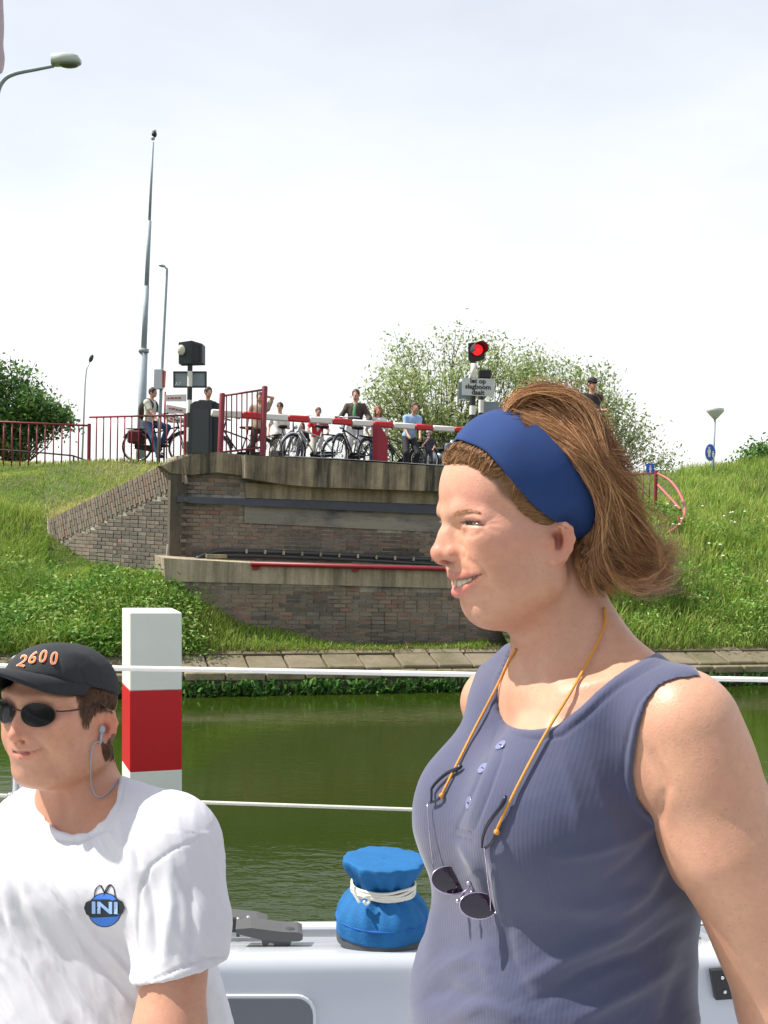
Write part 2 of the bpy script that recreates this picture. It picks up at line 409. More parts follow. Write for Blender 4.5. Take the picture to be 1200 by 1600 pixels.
# ------------------------------------------------------------------ the canal: planes of bank and walls
ANG = math.radians(19)
DS = np.array([math.cos(ANG), math.sin(ANG), 0]); DT = np.array([-math.sin(ANG), math.cos(ANG), 0]); UPV = A3(0, 0, 1)
OB = on_z(380, 1085, 0.0)
def ST(p): q = np.asarray(p, float) - OB; return q @ DS, q @ DT
def WS(s, t, z): return OB + DS * s + DT * t + UPV * z
T_LW, T_UW = 1.35, 2.35
def LW(x, y, dt=0.0): return on_plane(x, y, OB + DT * (T_LW + dt), DT)
def UW(x, y, dt=0.0): return on_plane(x, y, OB + DT * (T_UW + dt), DT)
PA = UW(277, 800); PA[2] = 0
PB = P(75, 820, 18.6); PB[2] = 0
DW = norm(PB - PA); NW = norm(np.cross(DW, UPV)); NW = -NW if NW @ (CAM * [1, 1, 0] - PA) < 0 else NW     # NW points to the camera side
def WG(x, y, d=0.0): return on_plane(x, y, PA + NW * d, NW)

# water, sheet by sheet
m = mat('canal_water', srgb(40, 54, 12), rough=0.06)
t_ = m.node_tree; b_ = t_.nodes['Principled BSDF']; b_.inputs['IOR'].default_value = 1.33
tcn = t_.nodes.new('ShaderNodeTexCoord'); hs = []
for sc, stn, rot in (((1.1, 3.0, 1), 0.45, 0.25), ((4.2, 9.0, 1), 0.40, -0.2), ((15, 24, 1), 0.15, 0.5)):
    mpn = t_.nodes.new('ShaderNodeMapping'); mpn.inputs['Scale'].default_value = sc; mpn.inputs['Rotation'].default_value = (0, 0, rot); t_.links.new(tcn.outputs['Object'], mpn.inputs[0])
    n_ = t_.nodes.new('ShaderNodeTexNoise'); n_.inputs['Scale'].default_value = 1; n_.inputs['Detail'].default_value = 3; n_.inputs['Distortion'].default_value = 0.6; t_.links.new(mpn.outputs[0], n_.inputs[0])
    hs.append((n_.outputs[0], stn))
acc = None
for o_, stn in hs:
    q = t_.nodes.new('ShaderNodeMath'); q.operation = 'MULTIPLY'; t_.links.new(o_, q.inputs[0]); q.inputs[1].default_value = stn
    if acc is None: acc = q.outputs[0]
    else:
        a_ = t_.nodes.new('ShaderNodeMath'); t_.links.new(acc, a_.inputs[0]); t_.links.new(q.outputs[0], a_.inputs[1]); acc = a_.outputs[0]
bp = t_.nodes.new('ShaderNodeBump'); bp.inputs['Strength'].default_value = 0.35; bp.inputs['Distance'].default_value = 0.06
pn = t_.nodes.new('ShaderNodeTexNoise'); pn.inputs['Scale'].default_value = 0.35; pn.inputs['Detail'].default_value = 2; t_.links.new(tcn.outputs['Object'], pn.inputs[0])   # wind patches
pr = t_.nodes.new('ShaderNodeMapRange'); pr.inputs[1].default_value = 0.38; pr.inputs[2].default_value = 0.62; pr.inputs[3].default_value = 0.025; pr.inputs[4].default_value = 0.15
t_.links.new(pn.outputs[0], pr.inputs[0])
gy = t_.nodes.new('ShaderNodeNewGeometry'); sy = t_.nodes.new('ShaderNodeSeparateXYZ'); t_.links.new(gy.outputs['Position'], sy.inputs[0])      # livelier wavelets thrown off by the hull
wr_ = t_.nodes.new('ShaderNodeMapRange'); wr_.inputs[1].default_value = 8.2; wr_.inputs[2].default_value = 5.2; wr_.inputs[3].default_value = 0.0; wr_.inputs[4].default_value = 1.0; t_.links.new(sy.outputs[1], wr_.inputs[0])
wn = t_.nodes.new('ShaderNodeMath'); wn.operation = 'MULTIPLY'; wn.inputs[1].default_value = 0.7; t_.links.new(wr_.outputs[0], wn.inputs[0])
wa = t_.nodes.new('ShaderNodeMath'); t_.links.new(pr.outputs[0], wa.inputs[0]); t_.links.new(wn.outputs[0], wa.inputs[1]); t_.links.new(wa.outputs[0], bp.inputs['Strength'])
t_.links.new(acc, bp.inputs['Height']); t_.links.new(bp.outputs[0], b_.inputs['Normal'])
sv = [-400, -60, -20, -8, 0, 8, 20, 60, 400]; tv = [-400, -60, -20, -10, -5, 0.06]
V = [WS(s, t, 0) for t in tv for s in sv]; F = [(j * 9 + i, j * 9 + i + 1, (j + 1) * 9 + i + 1, (j + 1) * 9 + i) for j in range(5) for i in range(8)]
mesh_obj('water', V, np.array(F), m, kind='structure')

# ------------------------------------------------------------------ terrain
def rbf(pts):                                                    # linear radial basis through (s, t, z) points
    p = np.array(pts); n = len(p); D = np.linalg.norm(p[:, None, :2] - p[None, :, :2], axis=2)
    Am = np.zeros((n + 3, n + 3)); Am[:n, :n] = D - 0.02 * np.eye(n); Am[:n, n] = 1; Am[:n, n + 1:] = p[:, :2]; Am[n, :n] = 1; Am[n + 1:, :n] = p[:, :2].T
    w = np.linalg.solve(Am, np.concatenate([p[:, 2], [0, 0, 0]]))
    def f(s, t):
        s, t = np.asarray(s, float), np.asarray(t, float)
        r = np.sqrt((s[..., None] - p[:, 0]) ** 2 + (t[..., None] - p[:, 1]) ** 2)
        return r @ w[:n] + w[n] + w[n + 1] * s + w[n + 2] * t
    return f
def stz(p): s, t = ST(p); return (s, t, p[2])
sB, tB, _ = stz(PB); sA, tA, _ = stz(PA); sL = ST(LW(256, 900))[0]; sR = ST(LW(800, 900))[0]
toe = [(s, 0.68, 0.5) for s in np.arange(-26, 6, 0.4)]
left_mid = [stz(P(-10, 815, 18.7)), stz(P(-250, 815, 19.2)), stz(P(-600, 815, 19)), stz(P(20, 900, 16.9)), stz(P(-250, 905, 16.9))]
far = [(s, t, 3.0) for s in (-60, -20, 0, 20, 60) for t in (40, 120, 400)] + [(-60, 12, 3.3), (60, 12, 3.3)]
crest = [stz(P(x, y, Z)) for x, y, Z in ((-900, 725, 25), (-500, 726, 25), (-200, 727, 25), (0, 727, 25), (70, 726, 24.6), (140, 723, 24.3), (200, 720, 24.1))]
wingbase = [stz(WG(x, y)) for x, y in ((250, 906), (215, 898), (160, 882), (120, 864), (80, 838))]
lwbase = [stz(LW(x, y)) for x, y in ((265, 905), (290, 928), (330, 952), (400, 987), (500, 1003), (600, 1008), (700, 1010))]
f_front = rbf(toe + left_mid + far + crest[:6] + wingbase + lwbase)
wingtop = [stz(WG(x, y)) for x, y in ((75, 812), (130, 790), (200, 753), (260, 724))]
walltop = [stz(UW(x, y)) for x, y in ((300, 714), (385, 716), (500, 722), (690, 733), (880, 744))]
shared = [(s, float(np.interp(s, [-60, sB], [tB + 0.3, tB])), 0) for s in (sB - 0.6, sB - 1.5, sB - 3, sB - 5, sB - 8, -16, -22)]
shared = [(s, t, float(f_front(s, t))) for s, t, _ in shared]
roadpts = [(s, t, 3.36 if t < 12 else 3.2) for s in (1.2, 4, 8) for t in (4, 8, 12, 20)]
f_back = rbf(wingtop + walltop + shared + crest + roadpts + far)
def tdiv(s): return np.interp(s, [-60, sB, sA, sA + 60], [tB + 0.3, tB, T_UW, T_UW])
def tend(s): return np.where(s < sL, tdiv(s), T_LW)
def lump(s, t, a): return a * (np.sin(1.9 * s + 0.7 * t) * np.sin(1.3 * t - 0.6 * s + 1) + 0.5 * np.sin(4.3 * s + 1.1) * np.sin(3.7 * t + 0.4 * s))
GM = mat('bank_soil', srgb(70, 78, 34), rough=0.95, noise=0.5, nscale=3.0, bump=0.6, bscale=12, coord='Object')
SHEETS = []
def sheet(name, sv, tr, fz, m=GM, amp=0.0):
    U = len(tr[0]); V = []; 
    for s, ts in zip(sv, tr):
        z = fz(np.full(U, s), np.asarray(ts)) + amp * 0
        if amp: z = z + lump(s, np.asarray(ts), amp) * np.clip((np.asarray(ts) - 0.68) / 1.0, 0, 1)
        V += [WS(s, tt, zz) for tt, zz in zip(ts, z)]
    n = len(sv); F = [(i * U + j, (i + 1) * U + j, (i + 1) * U + j + 1, i * U + j + 1) for i in range(n - 1) for j in range(U - 1)]
    V = np.array(V); F = np.array(F); SHEETS.append((V, F)); return mesh_obj(name, V, F, m, kind='structure')
def skirt(f): return lambda s, t: np.where(t < 0.655, 0.3, f(s, t))
sv = np.concatenate([np.linspace(-300, -45, 8)[:-1], np.linspace(-45, -12, 12)[:-1], np.arange(-12, sB - 0.1, 0.2), [sB - 1e-3]])
hill = np.concatenate([[0.6], np.linspace(0.66, 14, 60), np.linspace(15, 40, 10), [60, 120, 400]])
sheet('embankment', sv, [hill for s in sv], skirt(f_front), amp=0.09)
SHEET_L = SHEETS[0]
svb = np.sort(np.concatenate([np.arange(sB, sR + 0.2, 0.2), [sL - 1e-3, sL + 1e-3]])); lin = np.linspace(0, 1, 34)
sheet('embankment_foot', svb, [np.concatenate([[0.6], 0.66 + (float(tend(s)) - 0.66) * lin]) for s in svb], skirt(f_front), amp=0.09)
SHEETS[0] = (np.concatenate([SHEETS[0][0], SHEETS[1][0]]), np.concatenate([SHEETS[0][1], SHEETS[1][1] + len(SHEETS[0][0])])); SHEETS.pop()
svb = np.append(np.arange(sB - 0.001, ST(UW(957, 720))[0], 0.3), ST(UW(957, 720))[0])
g = np.concatenate([np.linspace(0, 12, 40), np.linspace(14, 40, 8), [60, 120, 400]])
sheet('embankment_top', svb, [float(tdiv(s)) + g for s in svb], f_back)
sRt = sR - 0.3
right_pts = [(s, 0.68, 0.5) for s in np.arange(sRt, 40, 0.5)] + [stz(P(x, y, Z)) for x, y, Z in ((1050, 759, 27), (1120, 753, 27), (1200, 743, 26.5), (1350, 735, 26.5), (1700, 725, 26), (1025, 798, 23.5), (985, 802, 22.5), (930, 812, 21.5), (1045, 842, 20.5))] + [(s, t, 3.2) for s in (12, 20, 40, 80) for t in (25, 60, 400)] + [(60, 12, 3.5), (9, 20, 3.3), (sRt, 3.2, 2.2)]
f_right = rbf(right_pts)
svr = np.concatenate([np.arange(sRt, 18, 0.3), np.linspace(19, 60, 12), [100, 300]])
gr = np.concatenate([[0.6], np.linspace(0.66, 14, 50), np.linspace(15, 40, 10), [60, 120, 400]])
sheet('hill_slope', svr, [gr for s in svr], skirt(f_right), amp=0.10)

# road over the bridge
rd = mat('asphalt', (0.06, 0.06, 0.06), rough=0.9, noise=0.3, nscale=8)
roadV = []; s0 = ST(UW(345, 720))[0]
rows = np.linspace(T_UW + 0.25, 30, 30); cols = np.linspace(s0, ST(UW(955, 720))[0], 14)
for t in rows:
    for s in cols: roadV.append(WS(s, t, float(f_back(s, t)) + 0.05))
mesh_obj('road', roadV, np.array([(j * 14 + i, j * 14 + i + 1, (j + 1) * 14 + i + 1, (j + 1) * 14 + i) for j in range(29) for i in range(13)]), rd, kind='structure')
def road_z(p): s, t = ST(p); return float(f_back(s, t)) + 0.05

# ------------------------------------------------------------------ stone paving at the water's edge: every slab a part
def stained(name, c1, c2, c3, scale=2.0, streak=(6, 6, 0.6), rough=0.9, bump=0.5, lo=0.35, hi=0.7):
    m = mat(name, c1, rough=rough); t = m.node_tree; b = t.nodes['Principled BSDF']; g = t.nodes.new('ShaderNodeNewGeometry')
    def nz(s, det=6):
        mpn = t.nodes.new('ShaderNodeMapping'); mpn.inputs['Scale'].default_value = s; t.links.new(g.outputs['Position'], mpn.inputs[0])
        n = t.nodes.new('ShaderNodeTexNoise'); n.inputs['Scale'].default_value = 1; n.inputs['Detail'].default_value = det; n.inputs['Roughness'].default_value = 0.7; t.links.new(mpn.outputs[0], n.inputs[0])
        r = t.nodes.new('ShaderNodeMapRange'); r.inputs[1].default_value = lo; r.inputs[2].default_value = hi; t.links.new(n.outputs[0], r.inputs[0]); return r.outputs[0], n.outputs[0]
    a = t.nodes.new('ShaderNodeMix'); a.data_type = 'RGBA'; a.inputs[6].default_value = (*c1, 1); a.inputs[7].default_value = (*c2, 1); f, h = nz((scale,) * 3); t.links.new(f, a.inputs[0])
    a2 = t.nodes.new('ShaderNodeMix'); a2.data_type = 'RGBA'; a2.inputs[7].default_value = (*c3, 1); t.links.new(a.outputs[2], a2.inputs[6]); f2, _ = nz(streak); t.links.new(f2, a2.inputs[0])
    f3, h3 = nz((38, 38, 38), 8); a3 = t.nodes.new('ShaderNodeMix'); a3.data_type = 'RGBA'; a3.blend_type = 'MULTIPLY'; a3.inputs[0].default_value = 0.5; t.links.new(a2.outputs[2], a3.inputs[6]); t.links.new(h3, a3.inputs[7])
    gn = t.nodes.new('ShaderNodeVectorMath'); gn.operation = 'SCALE'; gn.inputs['Scale'].default_value = 1.3; t.links.new(a3.outputs[2], gn.inputs[0])
    t.links.new(gn.outputs[0], b.inputs['Base Color'])
    bp = t.nodes.new('ShaderNodeBump'); bp.inputs['Strength'].default_value = bump; bp.inputs['Distance'].default_value = 0.02; t.links.new(h3, bp.inputs['Height']); t.links.new(bp.outputs[0], b.inputs['Normal'])
    return m
M_slab = stained('slab_stone', srgb(132, 120, 100), srgb(104, 95, 78), srgb(84, 84, 46), 1.2, (1.6, 1.6, 1.6), lo=0.4, hi=0.75)
M_rim = stained('rim_stone', srgb(166, 152, 122), srgb(122, 112, 88), srgb(76, 78, 46), 1.5, (2, 2, 2))
M_conc = stained('concrete', srgb(184, 170, 144), srgb(150, 138, 114), srgb(90, 84, 68), 1.6, (5, 5, 0.35), lo=0.42, hi=0.72)
M_coping = stained('coping_concrete', srgb(172, 158, 130), srgb(132, 120, 96), srgb(58, 54, 46), 1.6, (4.5, 4.5, 0.3), lo=0.4, hi=0.62)
M_panel = stained('panel_render', srgb(132, 128, 116), srgb(66, 72, 82), srgb(150, 144, 130), 0.8, (0.5, 0.5, 3), lo=0.42, hi=0.6)
M_steel_band = mat('blue_grey_steel', srgb(70, 76, 86), rough=0.6, noise=0.2, nscale=3)
M_earth = mat('dark_earth', srgb(78, 70, 56), rough=0.95, noise=0.4, nscale=10, bump=0.8, bscale=30)
pav = bpy.data.objects.new('bank_paving', None); COL.objects.link(pav); pav.location = WS(0, 0, 0); pav['kind'] = 'structure'
bx = MB()                                                         # bed below the slabs
bx.prism([WS(-45, 0.02, -0.6), WS(60, 0.02, -0.6), WS(60, 0.02, 0.2), WS(-45, 0.02, 0.2)], DT * 0.6); bx.prism([WS(-45, 0.5, 0.0), WS(60, 0.5, 0.0), WS(60, 0.5, 0.47), WS(-45, 0.5, 0.47)], DT * 0.9)
bx.build('paving_bed', M_earth, pav)
k = 0; pitch = 0.545; s_first = ST(on_z(321, 1040, 0.33))[0]
for i in range(-9, 29):
    s = s_first + i * pitch
    a = A3(0, rng.uniform(-0.012, 0.012), rng.uniform(-0.012, 0.012)); lift = rng.uniform(-0.012, 0.012)
    top, bot = (0.67, 0.50), (0.12, 0.33)
    hw = pitch / 2 - 0.012
    c = 0.5 * (WS(s + pitch / 2, *top) + WS(s + pitch / 2, *bot)) + UPV * (lift - 0.04)
    v = norm(WS(0, *top) - WS(0, *bot)); w = np.cross(DS, v); ln = np.linalg.norm(WS(0, *top) - WS(0, *bot))
    mb = MB().box(c, (hw * 2, ln, 0.09), [DS + a[1] * v, v, w + a[2] * DS], bev=0.014); mb.build('slab', M_slab, pav)
    mb = MB().box(WS(s + pitch / 2 + 0.2, 0.055, 0.235 + rng.uniform(-0.01, 0.01)), (pitch - 0.02, 0.13, 0.10 + rng.uniform(0, 0.015)), [DS, DT, UPV], bev=0.015); mb.build('rim_stone', M_rim, pav)

# ------------------------------------------------------------------ the abutment
ab = thing('bridge_abutment', 'weathered brick and concrete bridge abutment on the far bank with a long ledge', 'bridge abutment', LW(480, 1005) * [1, 1, 0])
def plate(name, m, pix, fn, t0, depth, nrm, parent=ab, **k):
    mb = MB().prism([fn(x, y, t0) for x, y in pix], nrm * depth); return mb.build(name, m, parent, **k)
M_mortar = stained('mortar', srgb(200, 192, 178), srgb(140, 130, 116), srgb(70, 64, 56), 1.4, (2.5, 2.5, 0.7), lo=0.4, hi=0.7)
plate('lower_wall', M_mortar, [(258, 900), (830, 918), (830, 1030), (258, 1030)], LW, 0, 1.6, DT)
plate('upper_wall', M_mortar, [(276, 712), (958, 749), (958, 925), (258, 905)], UW, 0, 1.2, DT)
plate('wing_wall', M_mortar, [(278, 714), (262, 722), (200, 752), (130, 787), (75, 812), (70, 935), (278, 935)], WG, 0, 0.4, -NW)
lz = MB()
top = [LW(x, y, -0.07) for x, y in ((256, 872), (400, 880), (690, 888), (900, 893))]; bot = [LW(x, y, -0.07) for x, y in ((900, 926), (690, 919), (258, 908))]
lz.prism(top + bot, DT * (T_UW - T_LW + 0.05)).build('ledge', M_conc, ab)
plate('coping', M_coping, [(383, 711), (500, 717), (690, 729), (958, 746), (958, 779), (690, 768), (490, 761), (445, 757), (383, 747)], UW, -0.38, 0.9, DT)
plate('broken_coping', M_coping, [(252, 727), (300, 710), (340, 706), (384, 711), (384, 744), (340, 738), (300, 742), (268, 740)], UW, -0.10, 0.6, DT)
plate('bearing_band', M_conc, [(384, 755), (958, 779), (958, 798), (384, 778)], UW, -0.06, 0.3, DT)
plate('steel_band', M_steel_band, [(277, 775), (300, 776), (958, 799), (958, 816), (300, 786), (277, 784)], UW, -0.13, 0.3, DT)
plate('rendered_panel', M_panel, [(382, 789), (958, 811), (958, 845), (382, 817)], UW, -0.045, 0.2, DT)
plate('corner_pier', stained('damp_masonry', srgb(104, 94, 80), srgb(78, 72, 60), srgb(48, 48, 40), 2.0, (4, 4, 0.5)), [(267, 741), (290, 742), (290, 876), (264, 874)], UW, -0.10, 0.4, DT)
M_red = mat('dark_red_paint', srgb(142, 30, 40), rough=0.45, noise=0.15, nscale=6)
M_pipe = mat('grey_pipe', srgb(70, 70, 70), rough=0.5, metal=0.3)
MB().tube([LW(392, 881, -0.13), LW(690, 889, -0.13), LW(900, 895, -0.13)], 0.034, 10).build('ledge_rail', M_red, ab, smooth=True)
for x, y in ((400, 885), (556, 888), (712, 893)):
    c = LW(x, y, -0.10); MB().cyl(c, c + DT * 0.06, 0.06, n=14).build('rail_bracket', M_red, ab)
pm = MB(); pth = spline([UW(308, 873, -0.5), UW(322, 867, -0.3), UW(345, 861, -0.2), UW(420, 862, -0.15), UW(560, 868, -0.15), UW(690, 875, -0.15), UW(850, 881, -0.15)], 24)
pm.tube(pth, 0.035, 8); pm.tube(pth - UPV * 0.07, 0.03, 8); pm.build('pipe_run', M_pipe, ab, smooth=True)
for x in range(385, 700, 29): 
    c = UW(x, 861 + (x - 385) * 0.046, -0.19); MB().box(c, (0.03, 0.04, 0.06), [DS, DT, UPV]).build('pipe_clip', M_conc, ab)

# bricks: geometry, proud of the mortar
M_brick = mat('brick', attr=True, rough=0.9, noise=0.28, nscale=9, bump=0.6, bscale=60)
def brick_col(grey):
    r = rng.random()
    base = [srgb(134, 116, 100), srgb(126, 110, 94), srgb(120, 109, 96), srgb(138, 116, 96), srgb(110, 100, 88)][int(rng.integers(5))]
    if r < 0.10: base = srgb(136, 98, 80)
    if r > 0.93: base = srgb(86, 78, 72)
    c = np.array(base); gcol = np.array(srgb(134, 128, 116)); return c * (1 - grey) + gcol * grey * rng.uniform(0.8, 1.1)
def soot(c, col):                                                # damp, blackened bricks where the rain runs down
    x, y = proj(c[None])[0][0]; a = 0.65 * math.exp(-((x - 280) / 13) ** 2) * (y > 770) + 0.5 * math.exp(-((x - 470) / 60) ** 2) * (825 < y < 870) + 0.45 * math.exp(-((x - 610) / 50) ** 2) * (825 < y < 870) + 0.3 * (y > 975) + 0.45 * (math.sin(x * 0.021 + 1) * math.sin(y * 0.045) > 0.72)
    a = min(a * rng.uniform(0.7, 1.2), 0.8); return col * (1 - a) + np.array(srgb(58, 58, 52)) * a
BR = []                                                           # (centre, axes, size, colour)
def lay(o, d, nrm, s0, s1, z0, z1, test, grey, L=0.205, H=0.062, jl=0.012):
    r = 0; z = z0
    while z < z1:
        s = s0 - (r % 2) * L * 0.5
        while s < s1:
            ll = L if rng.random() > 0.05 else L * 0.5
            c = o + d * (s + ll / 2); c = np.array([c[0], c[1], z + H / 2])
            if test(proj(c[None])[0][0]): BR.append((c + nrm * rng.uniform(-0.004, 0.006), (d, nrm, UPV), (ll - jl, 0.03, H - 0.013), soot(c, brick_col(grey))))
            s += ll
        z += H; r += 1
pin = lambda poly: (lambda p: bool(inside(p[None], poly)[0]))
oL = OB + DT * T_LW; oU = OB + DT * T_UW
lay(oL, DS, -DT, sL + 0.05, sR, 0.42, 1.6, pin([(262, 913), (830, 928), (830, 1012), (262, 1012)]), 0.25)
upper_a = [(274, 740), (383, 746), (383, 775), (274, 774)]; upper_b = [(276, 786), (381, 791), (381, 819), (900, 842), (900, 880), (276, 872)]
lay(oU, DS, -DT, ST(UW(280, 800))[0], sR + 1, 1.0, 3.3, lambda p: bool(inside(p[None], upper_a)[0] or inside(p[None], upper_b)[0]), 0.3)
nU = len(BR)
wtop = np.array([(75, 812), (130, 787), (200, 752), (262, 722), (278, 714)], float)
wt3 = np.array([WG(x, y) for x, y in wtop]); slope = norm(wt3[3] - wt3[0]); sperp = norm(np.cross(slope, NW)); sperp = -sperp if sperp[2] > 0 else sperp
band = 0.46
def in_wing(p):
    if not inside(p[None], [(80, 815), (130, 792), (200, 757), (286, 718), (286, 935), (60, 935)])[0]: return False
    w = WG(*p); return float((w - wt3[0]) @ sperp) > band + 0.02
lay(PA, DW, NW, -0.12, np.linalg.norm(PB - PA), 1.0, 3.3, in_wing, 0.45)
q = 0.0
while q < np.linalg.norm(wt3[-1] - wt3[0]) + 0.1:                 # soldier bricks square to the sloping top edge
    off = 0.0 if int(q / 0.0625) % 2 == 0 else 0.10
    for j in range(-1, 2):
        a0 = max(0.0, j * 0.21 + off); a1 = min(band, (j + 1) * 0.21 + off)
        if a1 - a0 < 0.05: continue
        c = wt3[0] + slope * (q + 0.03) + sperp * (a0 + a1) / 2 + NW * rng.uniform(0, 0.01)
        if c[2] > 0.5: BR.append((c, (sperp, NW, np.cross(sperp, NW)), (a1 - a0 - 0.012, 0.03, 0.05), brick_col(0.45)))
    q += 0.0625
cuts = sorted(range(len(BR)), key=lambda i: -(BR[i][2][0] * BR[i][2][2] / proj(BR[i][0][None])[1][0] ** 2) + (0 if 75 < proj(BR[i][0][None])[0][0][0] < 700 else 9))
vis = [i for i in cuts if i >= nU or 940 > proj(BR[i][0][None])[0][0][1]]
single = set([i for i in range(nU, len(BR)) if proj(BR[i][0][None])[0][0][1] < 905 ][:0])
wing_ids = [i for i in range(nU, len(BR)) if BR[i][2][0] > 0.15]; wing_ids.sort(key=lambda i: proj(BR[i][0][None])[1][0]); single = set(wing_ids[:295])
unit = {}
for i in sorted(single):                                          # nearest, most legible bricks: a part each, sharing mesh data
    c, ax, sz, cc = BR[i]; key = (round(sz[0], 3), int(rng.integers(6)))
    if key not in unit:
        mbk = MB().box((0, 0, 0), sz, None, tuple(cc), bev=0.004); o = mbk.build('brick', M_brick, None, usecol=True); unit[key] = o.data
    else: o = bpy.data.objects.new('brick', unit[key]); COL.objects.link(o)
    a = np.array(ax); R = Matrix((a[0], a[1], a[2])).transposed().to_4x4(); o.parent = ab
    R.translation = Vector(c - wloc(ab)); o.matrix_local = R
mb = MB()
for i, (c, ax, sz, cc) in enumerate(BR):
    if i not in single: mb.box(c, sz, ax, tuple(cc))
mb.build('brickwork', M_brick, ab, kind='stuff', usecol=True)
# white lime stains and small debris on the ledge
MB().box(UW(338, 869, -0.5), (0.3, 0.12, 0.05), [DS, DT, UPV]).build('loose_board', M_rim, ab)

# ------------------------------------------------------------------ grass, flowers, water plants
M_grass = mat('grass_blade', attr=True, rough=0.6, thin=0.35, spec=0.3)
def tri_sample(sh, n, keep):
    V, F = sh; T = np.concatenate([F[:, [0, 1, 2]], F[:, [0, 2, 3]]]); a, b, c = V[T[:, 0]], V[T[:, 1]], V[T[:, 2]]
    cen = (a + b + c) / 3; nr = np.cross(b - a, c - a); ar = np.linalg.norm(nr, axis=1); d = np.linalg.norm(cen - CAM, axis=1)
    px, z = proj(cen); w = ar / d ** 1.6 * ((px[:, 0] > -150) & (px[:, 0] < 1350) & (z > 0) & (px[:, 1] < 1100) & (d < 60)); w *= keep(cen, px)
    i = rng.choice(len(T), n, p=w / w.sum()); u, v = rng.random(n), rng.random(n); fl = u + v > 1; u[fl], v[fl] = 1 - u[fl], 1 - v[fl]
    return a[i] + (b - a)[i] * u[:, None] + (c - a)[i] * v[:, None]
def noise2(p, f, seed=0):
    r = np.random.default_rng(seed); o = np.zeros(len(p))
    for _ in range(5):
        k = r.normal(size=2) * f; o += np.sin(p[:, 0] * k[0] + p[:, 1] * k[1] + r.uniform(0, 6.3))
    return o / 3
def blades(base, h, w, colr, lean=0.35):
    n = len(base); a = rng.uniform(0, 2 * math.pi, n); side = np.stack([np.cos(a), np.sin(a), 0 * a], 1)
    ln = np.stack([rng.normal(0, 1, n) * lean + 0.25 * lean, rng.normal(0, 1, n) * lean, np.ones(n)], 1); ln /= np.linalg.norm(ln, axis=1, keepdims=True)
    dr = np.stack([rng.normal(0, 1, n), rng.normal(0, 1, n), -0.6 * np.ones(n)], 1) * lean * 0.9
    m1 = base + ln * (h * 0.55)[:, None]; tip = m1 + (ln + dr) * (h * 0.45)[:, None]
    hw = (w / 2)[:, None] * side; V = np.stack([base - hw - A3(0, 0, 0.03), base + hw - A3(0, 0, 0.03), m1 + hw * 0.8, m1 - hw * 0.8, tip], 1).reshape(-1, 3)
    k = (np.arange(n) * 5)[:, None]
    return V, [k + np.array([[0, 1, 2, 3]]), k + np.array([[3, 2, 4]])], np.repeat(colr, 5, 0)
GA, GB, GC, GD, GE = [np.array(srgb(*c)) for c in ((136, 168, 62), (106, 146, 46), (184, 194, 96), (204, 190, 124), (84, 120, 44))]
def green(n, p, dry):
    f = np.clip(0.5 + 0.5 * noise2(p, 0.9, 3) + rng.normal(0, 0.3, n), 0, 1)[:, None]; c = GB * (1 - f) + GA * f
    g_ = np.clip(noise2(p, 2.2, 5) * 0.5 + rng.normal(0, 0.25, n), 0, 1)[:, None] * 0.8; c = c * (1 - g_) + GC * g_
    e_ = np.clip(noise2(p, 1.3, 9) * 0.6 + rng.normal(0, 0.2, n), 0, 1)[:, None] * 0.6; c = c * (1 - e_) + GE * e_
    d_ = np.clip(dry + rng.normal(0, 0.18, n), 0, 1)[:, None]; return c * (1 - d_) + GD * d_
def not_road(c, px): return 1.0 * (px[:, 0] < 300)
b1 = tri_sample(SHEETS[0], 66000, lambda c, px: 1.0 * (px[:, 0] < 760)); px, z = proj(b1); s_, t_s = (b1 - OB) @ DS, (b1 - OB) @ DT
patch = 0.5 + 0.5 * np.clip(noise2(b1, 1.6, 11), -1, 1); hh = (0.16 + 0.34 * patch) * rng.uniform(0.6, 1.3, len(b1)); hh *= np.clip(0.55 + 0.5 * (20 - z) / 5, 0.4, 1)
hh *= np.clip(1.0 - (px[:, 0] - 200) / 260, 0.3, 1); hh[px[:, 1] < 800] *= 0.45; hh[(px[:, 0] > 70) & (px[:, 0] < 330) & (px[:, 1] < 945)] *= 0.42
V1, F1, C1 = blades(b1, hh, rng.uniform(0.010, 0.02, len(b1)), green(len(b1), b1, 0.05 + (0.25 + 0.3 * np.clip(noise2(b1, 1.1, 21), -1, 1)) * np.clip((z - 18) / 2, 0, 1)))
mesh_obj('bank_grass', V1, F1, M_grass, smooth=False, kind='stuff', col=C1)
b2 = tri_sample(SHEETS[1], 24000, not_road); px, z = proj(b2)
dry = 0.22 + 0.35 * np.clip(noise2(b2, 1.1, 21), -1, 1) + 0.2 * (z < 21)
V1, F1, C1 = blades(b2, rng.uniform(0.05, 0.16, len(b2)), rng.uniform(0.012, 0.022, len(b2)), green(len(b2), b2, dry), 0.45)
mesh_obj('verge_grass', V1, F1, M_grass, smooth=False, kind='stuff', col=C1)
b3 = tri_sample(SHEETS[2], 62000, lambda c, px: 1.0 * (px[:, 0] > 880)); px, z = proj(b3)
patch = 0.5 + 0.5 * np.clip(noise2(b3, 1.2, 31), -1, 1); hh = (0.14 + 0.3 * patch) * rng.uniform(0.6, 1.3, len(b3)); path = (px[:, 0] < 1060) & (px[:, 1] < 850); hh[path] *= 0.35
V1, F1, C1 = blades(b3, hh, rng.uniform(0.012, 0.022, len(b3)), green(len(b3), b3, 0.06 + 0.1 * patch * (z > 20)))
mesh_obj('slope_grass', V1, F1, M_grass, smooth=False, kind='stuff', col=C1)
M_flower = mat('white_petal', srgb(236, 236, 224), rough=0.7)
fb = tri_sample(SHEETS[2], 260, lambda c, px: 1.0 * (px[:, 0] > 1040) * (px[:, 1] > 800) * (px[:, 1] < 960)); fb = fb[noise2(fb, 1.5, 8) > 0.1][:40]
mb = MB()
